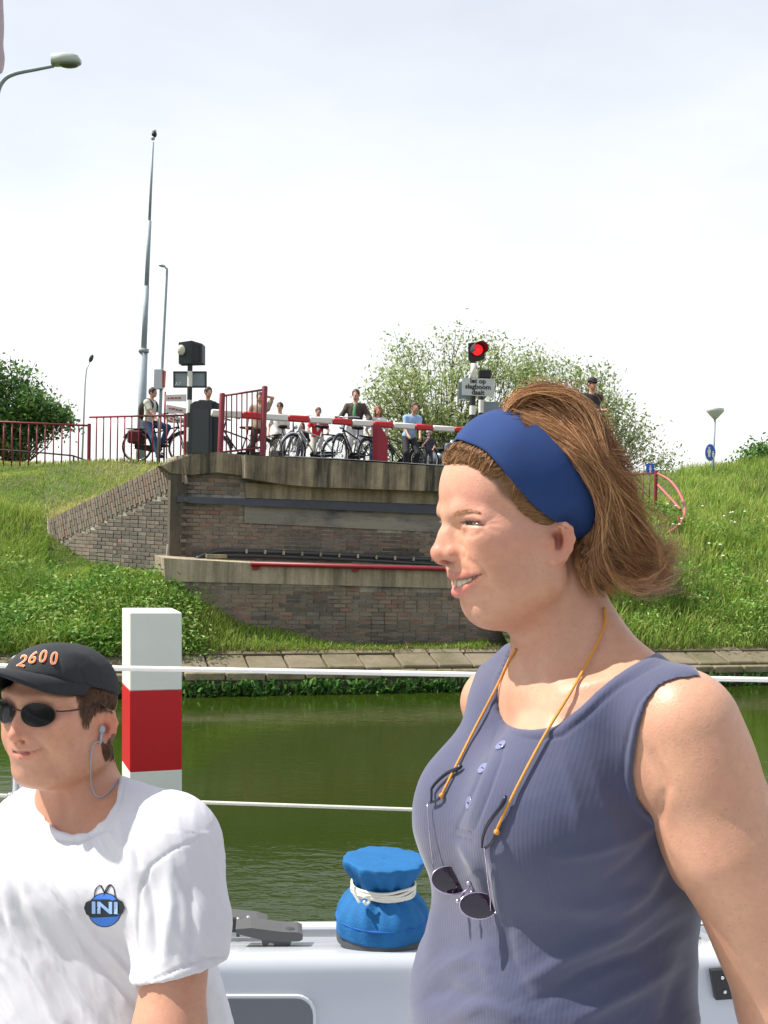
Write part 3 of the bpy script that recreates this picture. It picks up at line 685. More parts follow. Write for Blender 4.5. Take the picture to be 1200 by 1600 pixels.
for p in fb: mb.ball(p + A3(0, 0, rng.uniform(0.3, 0.45)), (0.028, 0.028, 0.015), 6)
mb.build('slope_flowers', M_flower, kind='stuff', smooth=True)
# broad leaved weeds in clumps on the slopes
def weeds(name, sh, keep, nclump, per, size, cols):
    c = tri_sample(sh, nclump, keep); c = np.repeat(c, per, 0); n = len(c); k = np.repeat(rng.uniform(0.5, 1.3, nclump), per)
    o = rng.normal(0, 1, (n, 3)) * np.stack([0.16 * k, 0.16 * k, 0.08 * k], 1); c = c + o + np.stack([0 * k, 0 * k, 0.17 * k], 1)
    a = rng.normal(size=(n, 3)); a[:, 2] *= 0.5; a /= np.linalg.norm(a, axis=1, keepdims=True); b = rng.normal(size=(n, 3)); b -= a * (a * b).sum(1, keepdims=True); b /= np.linalg.norm(b, axis=1, keepdims=True)
    w = (size * rng.uniform(0.5, 1.2, n))[:, None]; V = np.stack([c - a * w, c + b * w * 0.4, c + a * w, c - b * w * 0.4], 1).reshape(-1, 3)
    col = np.array(cols)[np.repeat(rng.integers(len(cols), size=nclump), per)] * rng.uniform(0.75, 1.25, n)[:, None]
    mesh_obj(name, V, np.arange(n * 4).reshape(-1, 4), M_grass, smooth=False, kind='stuff', col=np.repeat(col, 4, 0))
wc_ = [srgb(104, 146, 56), srgb(132, 168, 76), srgb(82, 122, 46), srgb(164, 184, 104)]
weeds('bank_weeds', SHEETS[0], lambda c, px: 1.0 * (px[:, 1] > 888 + 0.25 * (px[:, 0] - 60)) * (px[:, 0] < 300) * (0.15 + (noise2(c, 0.9, 14) > 0)), 400, 90, 0.040, wc_)
weeds('slope_weeds', SHEETS[2], lambda c, px: 1.0 * (px[:, 0] > 930) * (px[:, 1] > 790) * (0.15 + (noise2(c, 0.9, 15) > 0.1)), 240, 80, 0.040, wc_)
n = 2600; s_ = rng.uniform(-7, 18, n); b5 = np.array([WS(a, 0.64 + abs(rng.normal(0, 0.05)) - 0.10 * (rng.random() < 0.25), 0.47) for a in s_])   # dry fringe along the top of the slabs
dcol = np.array([srgb(150, 136, 88), srgb(120, 122, 60), srgb(104, 92, 62)])[rng.integers(3, size=n)] * rng.uniform(0.7, 1.2, n)[:, None]
V1, F1, C1 = blades(b5, rng.uniform(0.06, 0.2, n), rng.uniform(0.01, 0.02, n), dcol, 0.7); mesh_obj('dry_fringe', V1, F1, M_grass, smooth=False, kind='stuff', col=C1)
# plants hanging over the waterline
n = 5200; s_ = rng.uniform(-6, 18, n); dens = 0.5 + 0.5 * np.sin(s_ * 1.3) * np.sin(s_ * 0.7 + 1); keep = rng.random(n) < np.where(s_ < 3, 0.9, 0.35 + 0.5 * dens); s_ = s_[keep]; n = len(s_)
b4 = np.array([WS(a, rng.uniform(-0.14, 0.0), rng.uniform(-0.02, 0.17)) for a in s_])
cc = np.where(rng.random(n)[:, None] < 0.7, np.array(srgb(62, 104, 44)), np.array(srgb(96, 136, 62))) * rng.uniform(0.7, 1.25, n)[:, None]
V1, F1, C1 = blades(b4, rng.uniform(0.05, 0.13, n), rng.uniform(0.03, 0.06, n), cc, 1.0)
mesh_obj('water_plants', V1, F1, M_grass, smooth=False, kind='stuff', col=C1)

# ------------------------------------------------------------------ trees
M_bark = mat('bark', srgb(92, 80, 62), rough=0.95, noise=0.3, nscale=8)
def tree(name, label, base, blobs, Z, cols, nl, leaf, seed, ncl, clump, thin=0.4, cat='tree', group=None, shell=0.35):
    # blobs: crown ellipsoids (photo x, y, half width, half height); limbs reach out to leaf clumps spread through them
    r = np.random.default_rng(seed); root = thing(name, label, cat, base, group); base = np.asarray(base, float); k = Z / FPX
    br = MB(); cl = []; vol = np.array([b[2] * b[3] for b in blobs], float)
    for _ in range(ncl):
        b = blobs[int(r.choice(len(blobs), p=vol / vol.sum()))]; d = norm(r.normal(size=3)); q = r.uniform(shell, 1) ** 0.6
        c = P(b[0], b[1], Z) + (CR * d[0] * b[2] + CF * d[1] * b[2] * 0.9 + CU * d[2] * b[3]) * k * q
        cl.append(c)
    cl = np.array(cl); top = cl[:, 2].max(); H = top - base[2]
    stem = [base + A3(r.normal(0, 0.08), r.normal(0, 0.08), 0) * i + UPV * H * 0.55 * i / 6 for i in range(7)]
    br.tube(stem, np.linspace(H * 0.03, H * 0.010, 7), 8, False)
    for c in cl:
        t = np.clip((c[2] - base[2]) / H * r.uniform(0.2, 0.6), 0.05, 0.95) * 6; i = min(int(t), 5); o = stem[i] + (stem[i + 1] - stem[i]) * (t - i)
        md = o * 0.5 + c * 0.5 + A3(*r.normal(0, 0.06, 3)) * np.linalg.norm(c - o) + (c - o) * A3(0.12, 0.12, -0.1)
        br.tube(spline([o, md, c], 6), np.linspace(H * 0.007, H * 0.0018, 6), 4, False)
        for _k in range(3):
            e = c + r.normal(0, 1, 3) * clump * 1.2; br.tube([md * 0.4 + c * 0.6, e], [H * 0.002, H * 0.001], 3, False)
    br.build('trunk', M_bark, root, smooth=True)
    w_ = r.uniform(0.3, 1, ncl); kk = r.choice(ncl, nl, p=w_ / w_.sum()); c = cl[kk] + r.normal(0, 1, (nl, 3)) * clump * A3(1, 1, 0.8)
    a, b = r.normal(size=(nl, 3)), r.normal(size=(nl, 3)); a /= np.linalg.norm(a, axis=1, keepdims=True); b -= a * (a * b).sum(1, keepdims=True); b /= np.linalg.norm(b, axis=1, keepdims=True)
    w = leaf * r.uniform(0.6, 1.2, nl)[:, None]; V = np.stack([c - a * w, c + b * w * 0.45, c + a * w, c - b * w * 0.45], 1).reshape(-1, 3)
    tone = r.uniform(0.75, 1.2, ncl)[kk]
    ci = np.array(cols)[r.integers(len(cols), size=nl)] * (tone * r.uniform(0.8, 1.2, nl))[:, None]
    mesh_obj('crown', V, np.arange(nl * 4).reshape(-1, 4), mat('leaf_%d' % int(thin * 100), attr=True, rough=0.5, thin=thin), root, smooth=False, kind='stuff', col=np.repeat(ci, 4, 0))
    return root
pale = [srgb(142, 160, 96), srgb(168, 182, 124), srgb(120, 142, 76), srgb(190, 198, 150)]
dark = [srgb(92, 130, 56), srgb(72, 110, 48), srgb(116, 152, 70), srgb(60, 94, 44)]
def base_at(x, Z, z): p = P(x, 760, Z); p[2] = z; return p
tree('pale_tree', 'pale loose tree with upright branches behind the barrier and the red signal', base_at(700, 46, 3.1), [(690, 620, 125, 100), (620, 660, 60, 65), (770, 610, 95, 85), (700, 690, 130, 45)], 46, pale, 17000, 0.095, 41, 150, 0.42)
tree('pale_tree', 'pale thin tree behind the capped man, above the right end of the blue headband', base_at(905, 50, 3.1), [(890, 650, 95, 90), (960, 690, 85, 60), (840, 620, 70, 70), (1000, 720, 55, 32)], 50, pale, 12000, 0.095, 12, 120, 0.42)
tree('broad_tree', 'dark green leafy tree behind the red railing at the left edge', base_at(-10, 40, 2.6), [(0, 625, 75, 75), (30, 640, 60, 50), (-80, 620, 90, 90), (70, 650, 38, 26), (10, 690, 70, 30)], 40, dark, 26000, 0.10, 5, 130, 0.30, thin=0.3)
tree('bush', 'rounded dark green bush on the hill behind the round blue sign', base_at(1215, 48, 3.0), [(1200, 728, 48, 32), (1240, 722, 60, 36)], 48, dark, 9000, 0.11, 8, 60, 0.3, thin=0.3, cat='bush')
# ------------------------------------------------------------------ street furniture
def text_geo(body, size=1.0, bold=0.0, shear=0.0, ext=0.0):
    cu = bpy.data.curves.new('t', 'FONT'); cu.body = body; cu.size = size; cu.align_x = 'CENTER'; cu.align_y = 'CENTER'; cu.offset = bold; cu.shear = shear; cu.extrude = ext; cu.resolution_u = 3; cu.space_line = 0.85
    o = bpy.data.objects.new('t', cu); COL.objects.link(o); bpy.context.view_layer.update()
    me = bpy.data.meshes.new_from_object(o.evaluated_get(bpy.context.evaluated_depsgraph_get())); bpy.data.objects.remove(o); bpy.data.curves.remove(cu)
    V = np.array([v.co[:] for v in me.vertices]); F = [tuple(p.vertices) for p in me.polygons]; bpy.data.meshes.remove(me); return V, F
M_post = mat('railing_red', srgb(128, 34, 48), rough=0.5, noise=0.2, nscale=5)
M_steel = mat('galvanised_steel', srgb(150, 162, 168), rough=0.6, metal=0.0, noise=0.15, nscale=4)
M_pale = mat('pale_pole', srgb(190, 194, 198), rough=0.5, metal=0.2)
M_dk = mat('dark_grey_paint', srgb(52, 58, 60), rough=0.55, noise=0.15, nscale=4)
M_blk = mat('black_paint', srgb(28, 28, 30), rough=0.5); M_wht = mat('white_paint', srgb(226, 224, 216), rough=0.5, noise=0.06, nscale=6)
M_sred = mat('signal_red_paint', srgb(196, 30, 34), rough=0.45, noise=0.08, nscale=6)
M_sgn = mat('sign_grey', srgb(134, 146, 152), rough=0.5); M_sgw = mat('sign_white', srgb(200, 204, 198), rough=0.5, noise=0.1, nscale=5)
M_blue = mat('sign_blue', srgb(30, 92, 196), rough=0.4); M_rubber = mat('rubber', srgb(30, 30, 31), rough=0.8); M_chrome = mat('chrome', srgb(210, 210, 212), rough=0.18, metal=1.0)
def R_(px, Z): return px * Z / FPX
def railing(name, label, top, base, xs, posts, Z, group=None, bar=2.2, post=5.5):
    f = lambda a, x: np.interp(x, [p[0] for p in a], [p[1] for p in a]); zf = lambda x: np.interp(x, [top[0][0], top[-1][0]], Z)
    t = thing(name, label, 'railing', P(top[0][0], f(base, top[0][0]), zf(top[0][0])), group)
    MB().tube([P(x, y, zf(x)) for x, y in top], R_(bar * 0.75, zf(top[0][0])), 6).build('top_rail', M_post, t, smooth=True)
    for x in xs: MB().cyl(P(x - 1, f(base, x) + 6, zf(x)), P(x, f(top, x), zf(x)), R_(bar / 2, zf(x)), n=6).build('bar', M_post, t, smooth=True)
    for x in posts:
        MB().cyl(P(x - 1, f(base, x) + 8, zf(x)), P(x, f(top, x) - 3, zf(x)), R_(post / 2, zf(x)), n=10).build('post', M_post, t, auto=40)
    return t
railing('railing', 'red bar railing at the left edge of the bank, in front of the dark tree', [(-90, 657), (0, 659), (138, 665)], [(-90, 729), (140, 727)], list(range(-85, 136, 13)), [-92, 139.5], (25, 24.3), 'railings on the bank')
railing('railing', 'red bar railing in front of the seated cyclist with the backpack', [(140, 652), (215, 650), (292, 649)], [(140, 724), (292, 716)], list(range(151, 292, 11)), [290], (24.3, 23.4), 'railings on the bank')
railing('railing', 'short red railing running into the curved handrail on the right slope', [(930, 741), (985, 742), (1024, 739)], [(930, 795), (1024, 795)], [940, 951, 962, 973, 984, 995, 1005, 1015], [1025], (23.8, 23.4), 'railings on the bank', bar=1.8)
railing('railing', 'red rail stub behind the foot of the red signal', [(766, 641), (800, 644), (850, 650)], [(766, 740), (850, 740)], [780, 795, 810, 825, 840], [767], (21.5, 21.5), 'railings on the bank')
t = thing('curved_handrail', 'curved red pipe handrail descending the right slope', 'handrail', P(1060, 845, 21))
for pts in ([(1026, 739, 23.4), (1048, 752, 23), (1064, 775, 22.4), (1070, 798, 21.8), (1063, 818, 21.3), (1045, 832, 21), (1025, 842, 20.8)], [(1027, 757, 23.4), (1048, 779, 22.8), (1064, 797, 22.2)], [(1069, 799, 21.9), (1071, 815, 21.7), (1063, 834, 21.5), (1058, 845, 21.4)]):
    MB().tube(spline([P(*p) for p in pts], 20), R_(2.1, 22), 8).build('handrail_pipe', mat('faded_red_paint', srgb(176, 96, 96), rough=0.5), t, smooth=True)
MB().cyl(P(1058, 852, 21.5), P(1060, 806, 21.6), R_(1.8, 21.5), n=8).build('handrail_post', M_post, t, smooth=True)
t = thing('pipe_rail', 'low black pipe rail bending down behind the left railing', 'rail', P(115, 735, 26))
MB().tube([P(x, y, 26.5) for x, y in ((-60, 699), (0, 703), (60, 707), (114, 712), (128, 717), (150, 727), (175, 730))], R_(1.5, 26), 6).build('rail', M_blk, t, smooth=True)
for x, y in ((20, 704), (115, 712)): MB().cyl(P(x, y + 22, 26.5), P(x, y, 26.5), R_(1.4, 26), n=6).build('rail_post', M_blk, t)

# gate of the barrier
Zg = 18.6
t = thing('barrier_gate', 'red barred gate panel between two posts at the left end of the boom', 'gate', P(345, 716, Zg))
for x, y0, y1, w in ((345, 614, 712, 9), (411, 603, 712, 9)):
    MB().lathe(P(x - 1, y1, Zg), [(R_(w / 2, Zg), 0), (R_(w / 2, Zg), R_(y1 - y0 - 2, Zg)), (R_(w / 2.6, Zg), R_(y1 - y0, Zg))], 12).build('gate_post', M_post, t, auto=40)
for a, b in (((345, 619), (411, 609)), ((346, 707), (409, 699))): MB().tube([P(*a, Zg), P(*b, Zg)], R_(1.8, Zg), 6).build('gate_rail', M_post, t, smooth=True)
for i in range(7):
    x = 354 + i * 8.0; MB().cyl(P(x - 0.5, 706 - i * 1.1, Zg), P(x, 618 - i * 1.25, Zg), R_(1.1, Zg), n=6).build('bar', M_post, t, smooth=True)
# boom
t = thing('barrier_boom', 'lowered red and white striped barrier boom across the bridge', 'barrier', P(345, 716, 20))
xs = [330, 378, 411, 450, 483, 519, 550, 583, 614, 648, 676, 710, 745]
for i in range(len(xs) - 1):
    def bp_(x): return P(x, 646 + (x - 345) * 0.0685, 19.2 + (x - 345) * 0.0042)
    a, b = bp_(xs[i]), bp_(xs[i + 1]); v = norm(b - a); r = R_(5.6 - i * 0.1, 19.5)
    MB().box((a + b) / 2, (np.linalg.norm(b - a) - 0.002, 0.09, 2 * r), [v, norm(np.cross(UPV, v)), np.cross(v, norm(np.cross(UPV, v)))], bev=0.02).build('boom_band', M_wht if i % 2 == 0 else M_sred, t, auto=40)
t = thing('barrier_rest', 'tall dark red box pillar with a slanted top under the boom', 'pillar', P(594, 722, 20))
MB().prism([P(x, y, 20.1) for x, y in ((582, 664), (592, 662), (606, 684), (606, 730), (582, 730))], CF * 0.25).build('pillar_body', mat('pillar_red', srgb(150, 28, 44), rough=0.5, noise=0.12, nscale=3), t)
MB().prism([P(x, y, 20.09) for x, y in ((585, 668), (587, 668), (587, 728), (585, 728))], CF * -0.02).build('pillar_rib', M_post, t)
# control cabinet
t = thing('control_cabinet', 'dark grey control cabinet beside the gate, hiding a man', 'cabinet', P(318, 715, 20))
MB().prism([P(x, y, 20) for x, y in ((297, 632), (304, 627), (331, 625), (331, 715), (293, 715))], CF * 0.5).build('cabinet_body', M_dk, t)
MB().prism([P(x, y, 20.1) for x, y in ((332.5, 628), (342, 630), (342, 712), (332.5, 712))], CF * 0.4).build('cabinet_side', mat('cabinet_dark', srgb(36, 40, 42), rough=0.5), t)
MB().prism([P(x, y, 19.98) for x, y in ((301, 640), (327, 638), (326, 708), (300, 708))], CF * -0.012).build('cabinet_door', mat('cabinet_door_paint', srgb(58, 64, 66), rough=0.5), t)
# signal with the bell, seen from behind
Zs = 20.6
def banded(t, x0, y0, x1, y1, Z, w, bands):                        # black and white pole, top to bottom
    for i in range(len(bands) - 1):
        f = lambda y: x0 + (x1 - x0) * (y - y0) / (y1 - y0)
        MB().cyl(P(f(bands[i + 1]), bands[i + 1], Z), P(f(bands[i]), bands[i] + 0.05, Z), R_(w / 2, Z), n=12).build('pole_band', M_blk if i % 2 == 0 else M_wht, t, auto=40)
t = thing('bell_signal', 'dark warning signal head seen from behind with a pale bell, above a grey sign back', 'signal', P(296, 715, Zs))
MB().prism([P(x, y, Zs - 0.1) for x, y in ((279, 535), (299, 532), (316, 537), (316, 567), (279, 568))], CF * 0.35).build('signal_head', M_dk, t)
MB().prism([P(x, y, Zs - 0.105) for x, y in ((300, 536), (312, 539), (312, 564), (300, 565))], CF * -0.02).build('head_cover', M_blk, t)
MB().ball(P(283, 547, Zs - 0.18), (0.075, 0.06, 0.10), 14).build('bell', mat('bell_cream', srgb(206, 204, 184), rough=0.45), t, smooth=True)
banded(t, 297, 568, 295, 715, Zs, 8, [568, 580, 604, 625, 645, 668, 690, 715])
pl = MB().prism([P(x, y, Zs + 0.12) for x, y in ((271, 581), (322, 581), (322, 605), (271, 605))], CF * 0.03).build('sign_back', M_sgn, t)
pf = MB()
for q in (((271, 580), (322, 580), (322, 582.5), (271, 582.5)), ((271, 603), (322, 603), (322, 605.5), (271, 605.5)), ((270.5, 580), (273, 580), (273, 605), (270.5, 605)), ((320, 580), (322.5, 580), (322.5, 605), (320, 605))): pf.prism([P(x, y, Zs + 0.10) for x, y in q], CF * 0.06)
pf.build('sign_rim', M_dk, t)
tv_, tf_ = text_geo('A7', 0.10); MB().add(P(278, 600, Zs + 0.095) + tv_[:, :1] * CR + tv_[:, 1:2] * CU, tf_).build('lettering', M_wht, t)
# red signal with its sign
Zr = 20.4
t = thing('red_signal', 'lit red stop light on a black and white pole above a white text sign', 'traffic light', P(739, 735, Zr))
MB().prism([P(x, y, Zr) for x, y in ((732, 536), (758, 533), (757, 560), (745, 564), (741, 568), (737, 568), (732, 560))], CF * 0.12).build('signal_board', M_blk, t)
lc = P(746, 546.5, Zr - 0.10)
MB().lathe(lc, [(0.004, 0.045), (0.05, 0.04), (0.085, 0.02), (0.098, 0.0), (0.098, -0.05)][::-1], 24, [CR, CU, -CF]).build('red_lens', mat('red_lens', (1.0, 0.015, 0.02), rough=0.2, emit=0.9), t, auto=50)
vs = MB(); n = 18; V = []
for j in range(n + 1):
    a = math.radians(-25 + 230 * j / n)
    for r, dz in ((0.125, 0.06), (0.125, -0.22), (0.135, -0.22), (0.135, 0.06)):
        V.append(lc + CR * (math.cos(a) * r + (0.055 if dz < 0 else 0)) + CU * math.sin(a) * r + CF * dz)
F = [(j * 4 + k, j * 4 + (k + 1) % 4, j * 4 + 4 + (k + 1) % 4, j * 4 + 4 + k) for j in range(n) for k in range(4)]
vs.add(V, F).build('visor', M_blk, t)
MB().cyl(P(739.5, 590, Zr), P(740, 568, Zr), R_(4.5, Zr), R_(4, Zr), 12).build('pole_cap', M_wht, t, smooth=True)
banded(t, 739.5, 590, 736, 735, Zr, 9.5, [618, 634, 648, 660, 675, 690, 705, 735])
sg = MB().prism([P(x, y, Zr - 0.10) for x, y in ((722, 590), (772, 592), (772, 620), (722, 617))], CF * 0.025).build('text_sign', M_sgw, t)
tv_, tf_ = text_geo('let op\nslagboom\ndaalt', 0.125, 0.004); c = P(747, 604.5, Zr - 0.105)
MB().add(c + tv_[:, :1] * norm(P(772, 606.5, Zr) - P(722, 604, Zr)) + tv_[:, 1:2] * CU, tf_).build('lettering', M_blk, t)
MB().prism([P(x, y, Zr + 0.15) for x, y in ((716, 597), (735, 596), (735, 624), (716, 622))], CF * 0.03).build('side_sign', M_sgn, t)
t = thing('signal_post', 'second black and white signal post just behind the red stop light', 'signal post', P(751, 735, Zr + 0.8))
banded(t, 752.5, 592, 750, 735, Zr + 0.8, 8, [592, 625, 645, 658, 672, 690, 735])
MB().box(P(757, 585, Zr + 0.8), (R_(20, 21), 0.2, R_(14, 21)), [CR, CF, CU], bev=0.02).build('signal_box', M_blk, t)
MB().prism([P(x, y, Zr + 0.95) for x, y in ((756, 627), (780, 628), (779, 650), (755, 649))], CF * 0.03).build('sign_back', M_sgn, t)

# lamps and masts
def pole(name, m, t, pts, ws, Z, n=10): return MB().tube([P(x, y, Z) for x, y in pts], [R_(w / 2, Z) for w in ws], n).build(name, m, t, smooth=True)
t = thing('camera_mast', 'tall stepped grey steel mast carrying a small camera', 'mast', P(220, 722, 27))
pole('mast_base', M_steel, t, [(219, 728), (224.5, 548)], [13.5, 12.5], 27, 14); pole('mast_middle', M_steel, t, [(224.5, 549), (229, 447)], [9, 8.5], 27, 12); pole('mast_upper', M_steel, t, [(229, 448), (233.5, 345)], [7, 6.5], 27, 10); pole('mast_tip', M_steel, t, [(233.5, 346), (239, 222)], [4.5, 3.5], 27, 8)
MB().cyl(P(224.4, 551, 27), P(224.7, 545, 27), R_(8, 27), n=14).build('mast_collar', M_steel, t, smooth=True)
MB().ball(P(241, 210, 27), (R_(4.2, 27), R_(4.2, 27), R_(5, 27)), 12).build('camera_dome', M_blk, t, smooth=True); MB().ball(P(239, 216, 27), R_(3.4, 27), 10).build('camera_bracket', M_pale, t, smooth=True); MB().ball(P(241, 205, 27), (R_(3.8, 27), R_(3.8, 27), R_(3, 27)), 10).build('camera_hood', M_pale, t, smooth=True)
t = thing('street_lamp', 'slim grey lamp post with a short arm behind the tall mast', 'street lamp', P(248, 722, 24.2), 'street lamps')
pole('post', M_steel, t, [(247, 724), (252, 600), (261, 424), (261, 420), (258, 417.5)], [6, 5, 3.6, 3.2, 3], 24.2)
MB().ball(P(253, 415, 24.2), (R_(6, 24), R_(4, 24), R_(2.6, 24)), 12, ax=[norm(CR - 0.25 * CU), CF, norm(CU + .25 * CR)]).build('lamp_head', M_pale, t, smooth=True)
MB().prism([P(x, y, 24.0) for x, y in ((241, 577), (253, 577), (253, 607), (240, 607))], CF * 0.2).build('post_box', M_pale, t); MB().prism([P(x, y, 24.05) for x, y in ((253.3, 578), (257.5, 579), (256, 604), (252.5, 605))], CF * 0.15).build('box_side', mat('box_red', srgb(190, 80, 70), rough=0.5), t)
t = thing('street_lamp', 'distant pale lamp post with a tilted dark head, left of the mast', 'street lamp', P(128, 722, 34), 'street lamps')
pole('post', M_pale, t, [(128, 728), (133, 600), (135, 578), (140, 566)], [3, 2.4, 2.2, 2], 34); MB().ball(P(142.5, 560, 34), (R_(3.4, 34), R_(3, 34), R_(6.5, 34)), 10, ax=[norm(CR - 0.4 * CU), CF, norm(CU + .4 * CR)]).build('lamp_head', M_dk, t, smooth=True)
t = thing('street_lamp', 'big grey street lamp on a curved arm entering at the top left', 'street lamp', P(-12, 725, 24), 'street lamps')
arm = spline([P(x, y, 24) for x, y in ((-12, 728), (-10, 400), (-8, 190), (-4, 146), (6, 125), (24, 115), (58, 108), (84, 103))], 40); MB().tube(arm, np.linspace(R_(4.5, 24), R_(2.6, 24), 40), 10).build('post', M_steel, t, smooth=True)
hd = MB(); mid = P(102, 95, 24); A_ = [norm(CR + 0.02 * CU), CF, norm(CU - 0.02 * CR)]
V = []; secs = [(-21, 8, 10, -9), (-19, 11, 12, -9), (0, 13, 13, -9), (14, 12, 12, -9), (21, 10, 8, -8), (24, 6, 2, -6)]
for x, w, h, b in secs:
    for j in range(14):
        a = 2 * math.pi * j / 14; yy = math.copysign(abs(math.cos(a)) ** 0.55, math.cos(a)) * w; zz = math.copysign(abs(math.sin(a)) ** 0.6, math.sin(a)); zz = zz * h * 0.8 if zz > 0 else zz * -b * 0.75
        V.append(mid + A_[0] * R_(x, 24) + A_[1] * R_(yy, 24) + A_[2] * R_(zz, 24))
F = [(i * 14 + j, i * 14 + (j + 1) % 14, i * 14 + 14 + (j + 1) % 14, i * 14 + 14 + j) for i in range(5) for j in range(14)] + [tuple(range(14))[::-1], tuple(70 + j for j in range(14))]
hd.add(V, F).build('lamp_head', mat('lamp_grey', srgb(184, 192, 180), rough=0.45), t, auto=50)
MB().ball(mid + A_[0] * R_(6, 24) - A_[2] * R_(7.2, 24), (R_(15, 24), R_(10, 24), R_(3.5, 24)), 14, ax=A_).build('lamp_lens', mat('lamp_glass', srgb(96, 104, 92), rough=0.2), t, smooth=True)
t = thing('street_lamp', 'lamp post with an upturned dish top on the right hill', 'street lamp', P(1113, 765, 29), 'street lamps')
pole('post', M_steel, t, [(1112.5, 768), (1117, 655)], [4.2, 3.4], 29); MB().lathe(P(1117, 655.5, 29), [(R_(2, 29), 0), (R_(4, 29), R_(2, 29)), (R_(13, 29), R_(12, 29)), (R_(14, 29), R_(15, 29)), (R_(13, 29), R_(17.5, 29)), (R_(6, 29), R_(18, 29))], 20).build('lamp_dish', mat('dish_white', srgb(206, 208, 206), rough=0.35), t, auto=50)
def man_sign(t, x, y, Z, w, h, rnd):
    A = [CR, -CF, CU]; c = P(x, y, Z)
    if rnd:
        V = [c + CR * R_(w, Z) * math.cos(a) + CU * R_(h, Z) * math.sin(a) for a in np.linspace(0, 2 * math.pi, 25)[:-1]]
        MB().prism([c + (v - c) * 1.12 + CF * 0.01 for v in V], CF * 0.02).build('sign_rim', M_wht, t); MB().prism(V, CF * 0.012).build('sign_plate', M_blue, t)
    else: MB().prism([c + CR * R_(a, Z) + CU * R_(b, Z) for a, b in ((-w, -h), (w, -h), (w, h), (-w, h))], CF * 0.02).build('sign_plate', M_blue, t)
    s = R_(h, Z) / 13.0; f = MB()
    def fig(dx, dy, k):
        o = c + CR * dx * s + CU * dy * s - CF * 0.01
        f.lathe(o + CU * 7 * s * k, [(2.0 * s * k, 0), (2.0 * s * k, 0.008)], 10, [CR, CU, -CF])
        f.prism([o + CR * a * s * k + CU * b * s * k for a, b in ((-2.6, 4.5), (2.6, 4.5), (3, -2), (1.8, -2), (1.8, -9), (-1.8, -9), (-1.8, -2), (-3, -2))], -CF * 0.006)
    if rnd: fig(-2.2, 0.8, 0.9); fig(4.2, -3.2, 0.6)
    else: fig(0, 0, 1.0)
    f.build('pictogram', M_wht, t)
t = thing('footpath_sign', 'round blue sign with two white walkers on the dish lamp post', 'sign', P(1110, 720, 28.8)); man_sign(t, 1110, 707, 28.85, 7.6, 12.5, True)
t = thing('footpath_sign', 'small square blue sign with a white figure above the short right railing', 'sign', P(1016, 742, 23.9)); man_sign(t, 1016, 733, 23.9, 6.2, 8.4, False)
t = thing('direction_sign', 'white finger signs with red lettering behind the seated cyclist', 'sign', P(258, 722, 25.2))
pole('sign_post', M_post, t, [(256, 722), (258, 612)], [3, 3], 25.2, 8)
for (x0, y0, x1, y1, x2, y2, x3, y3) in ((258, 617, 291, 616, 291, 627, 258, 627), (260, 632, 291, 638, 290, 647, 259, 644), (262, 648, 290, 654, 289, 662, 262, 660)):
    MB().prism([P(x, y, 25.1) for x, y in ((x0, y0), (x1, y1), (x2, y2), (x3, y3))], CF * 0.03).build('finger_board', M_wht, t)
    f = MB(); xa = x0 + 4
    for ln in (4, 7, 5, 6):
        ya = y0 + (y1 - y0) * (xa - x0) / (x1 - x0) + 4.2; f.prism([P(xa, ya, 25.09), P(xa + ln - 1.4, ya + 0.1, 25.09), P(xa + ln - 1.4, ya + 2.2, 25.09), P(xa, ya + 2.1, 25.09)], -CF * 0.004); xa += ln
    f.build('lettering', mat('letter_red', srgb(170, 60, 60), rough=0.5), t)

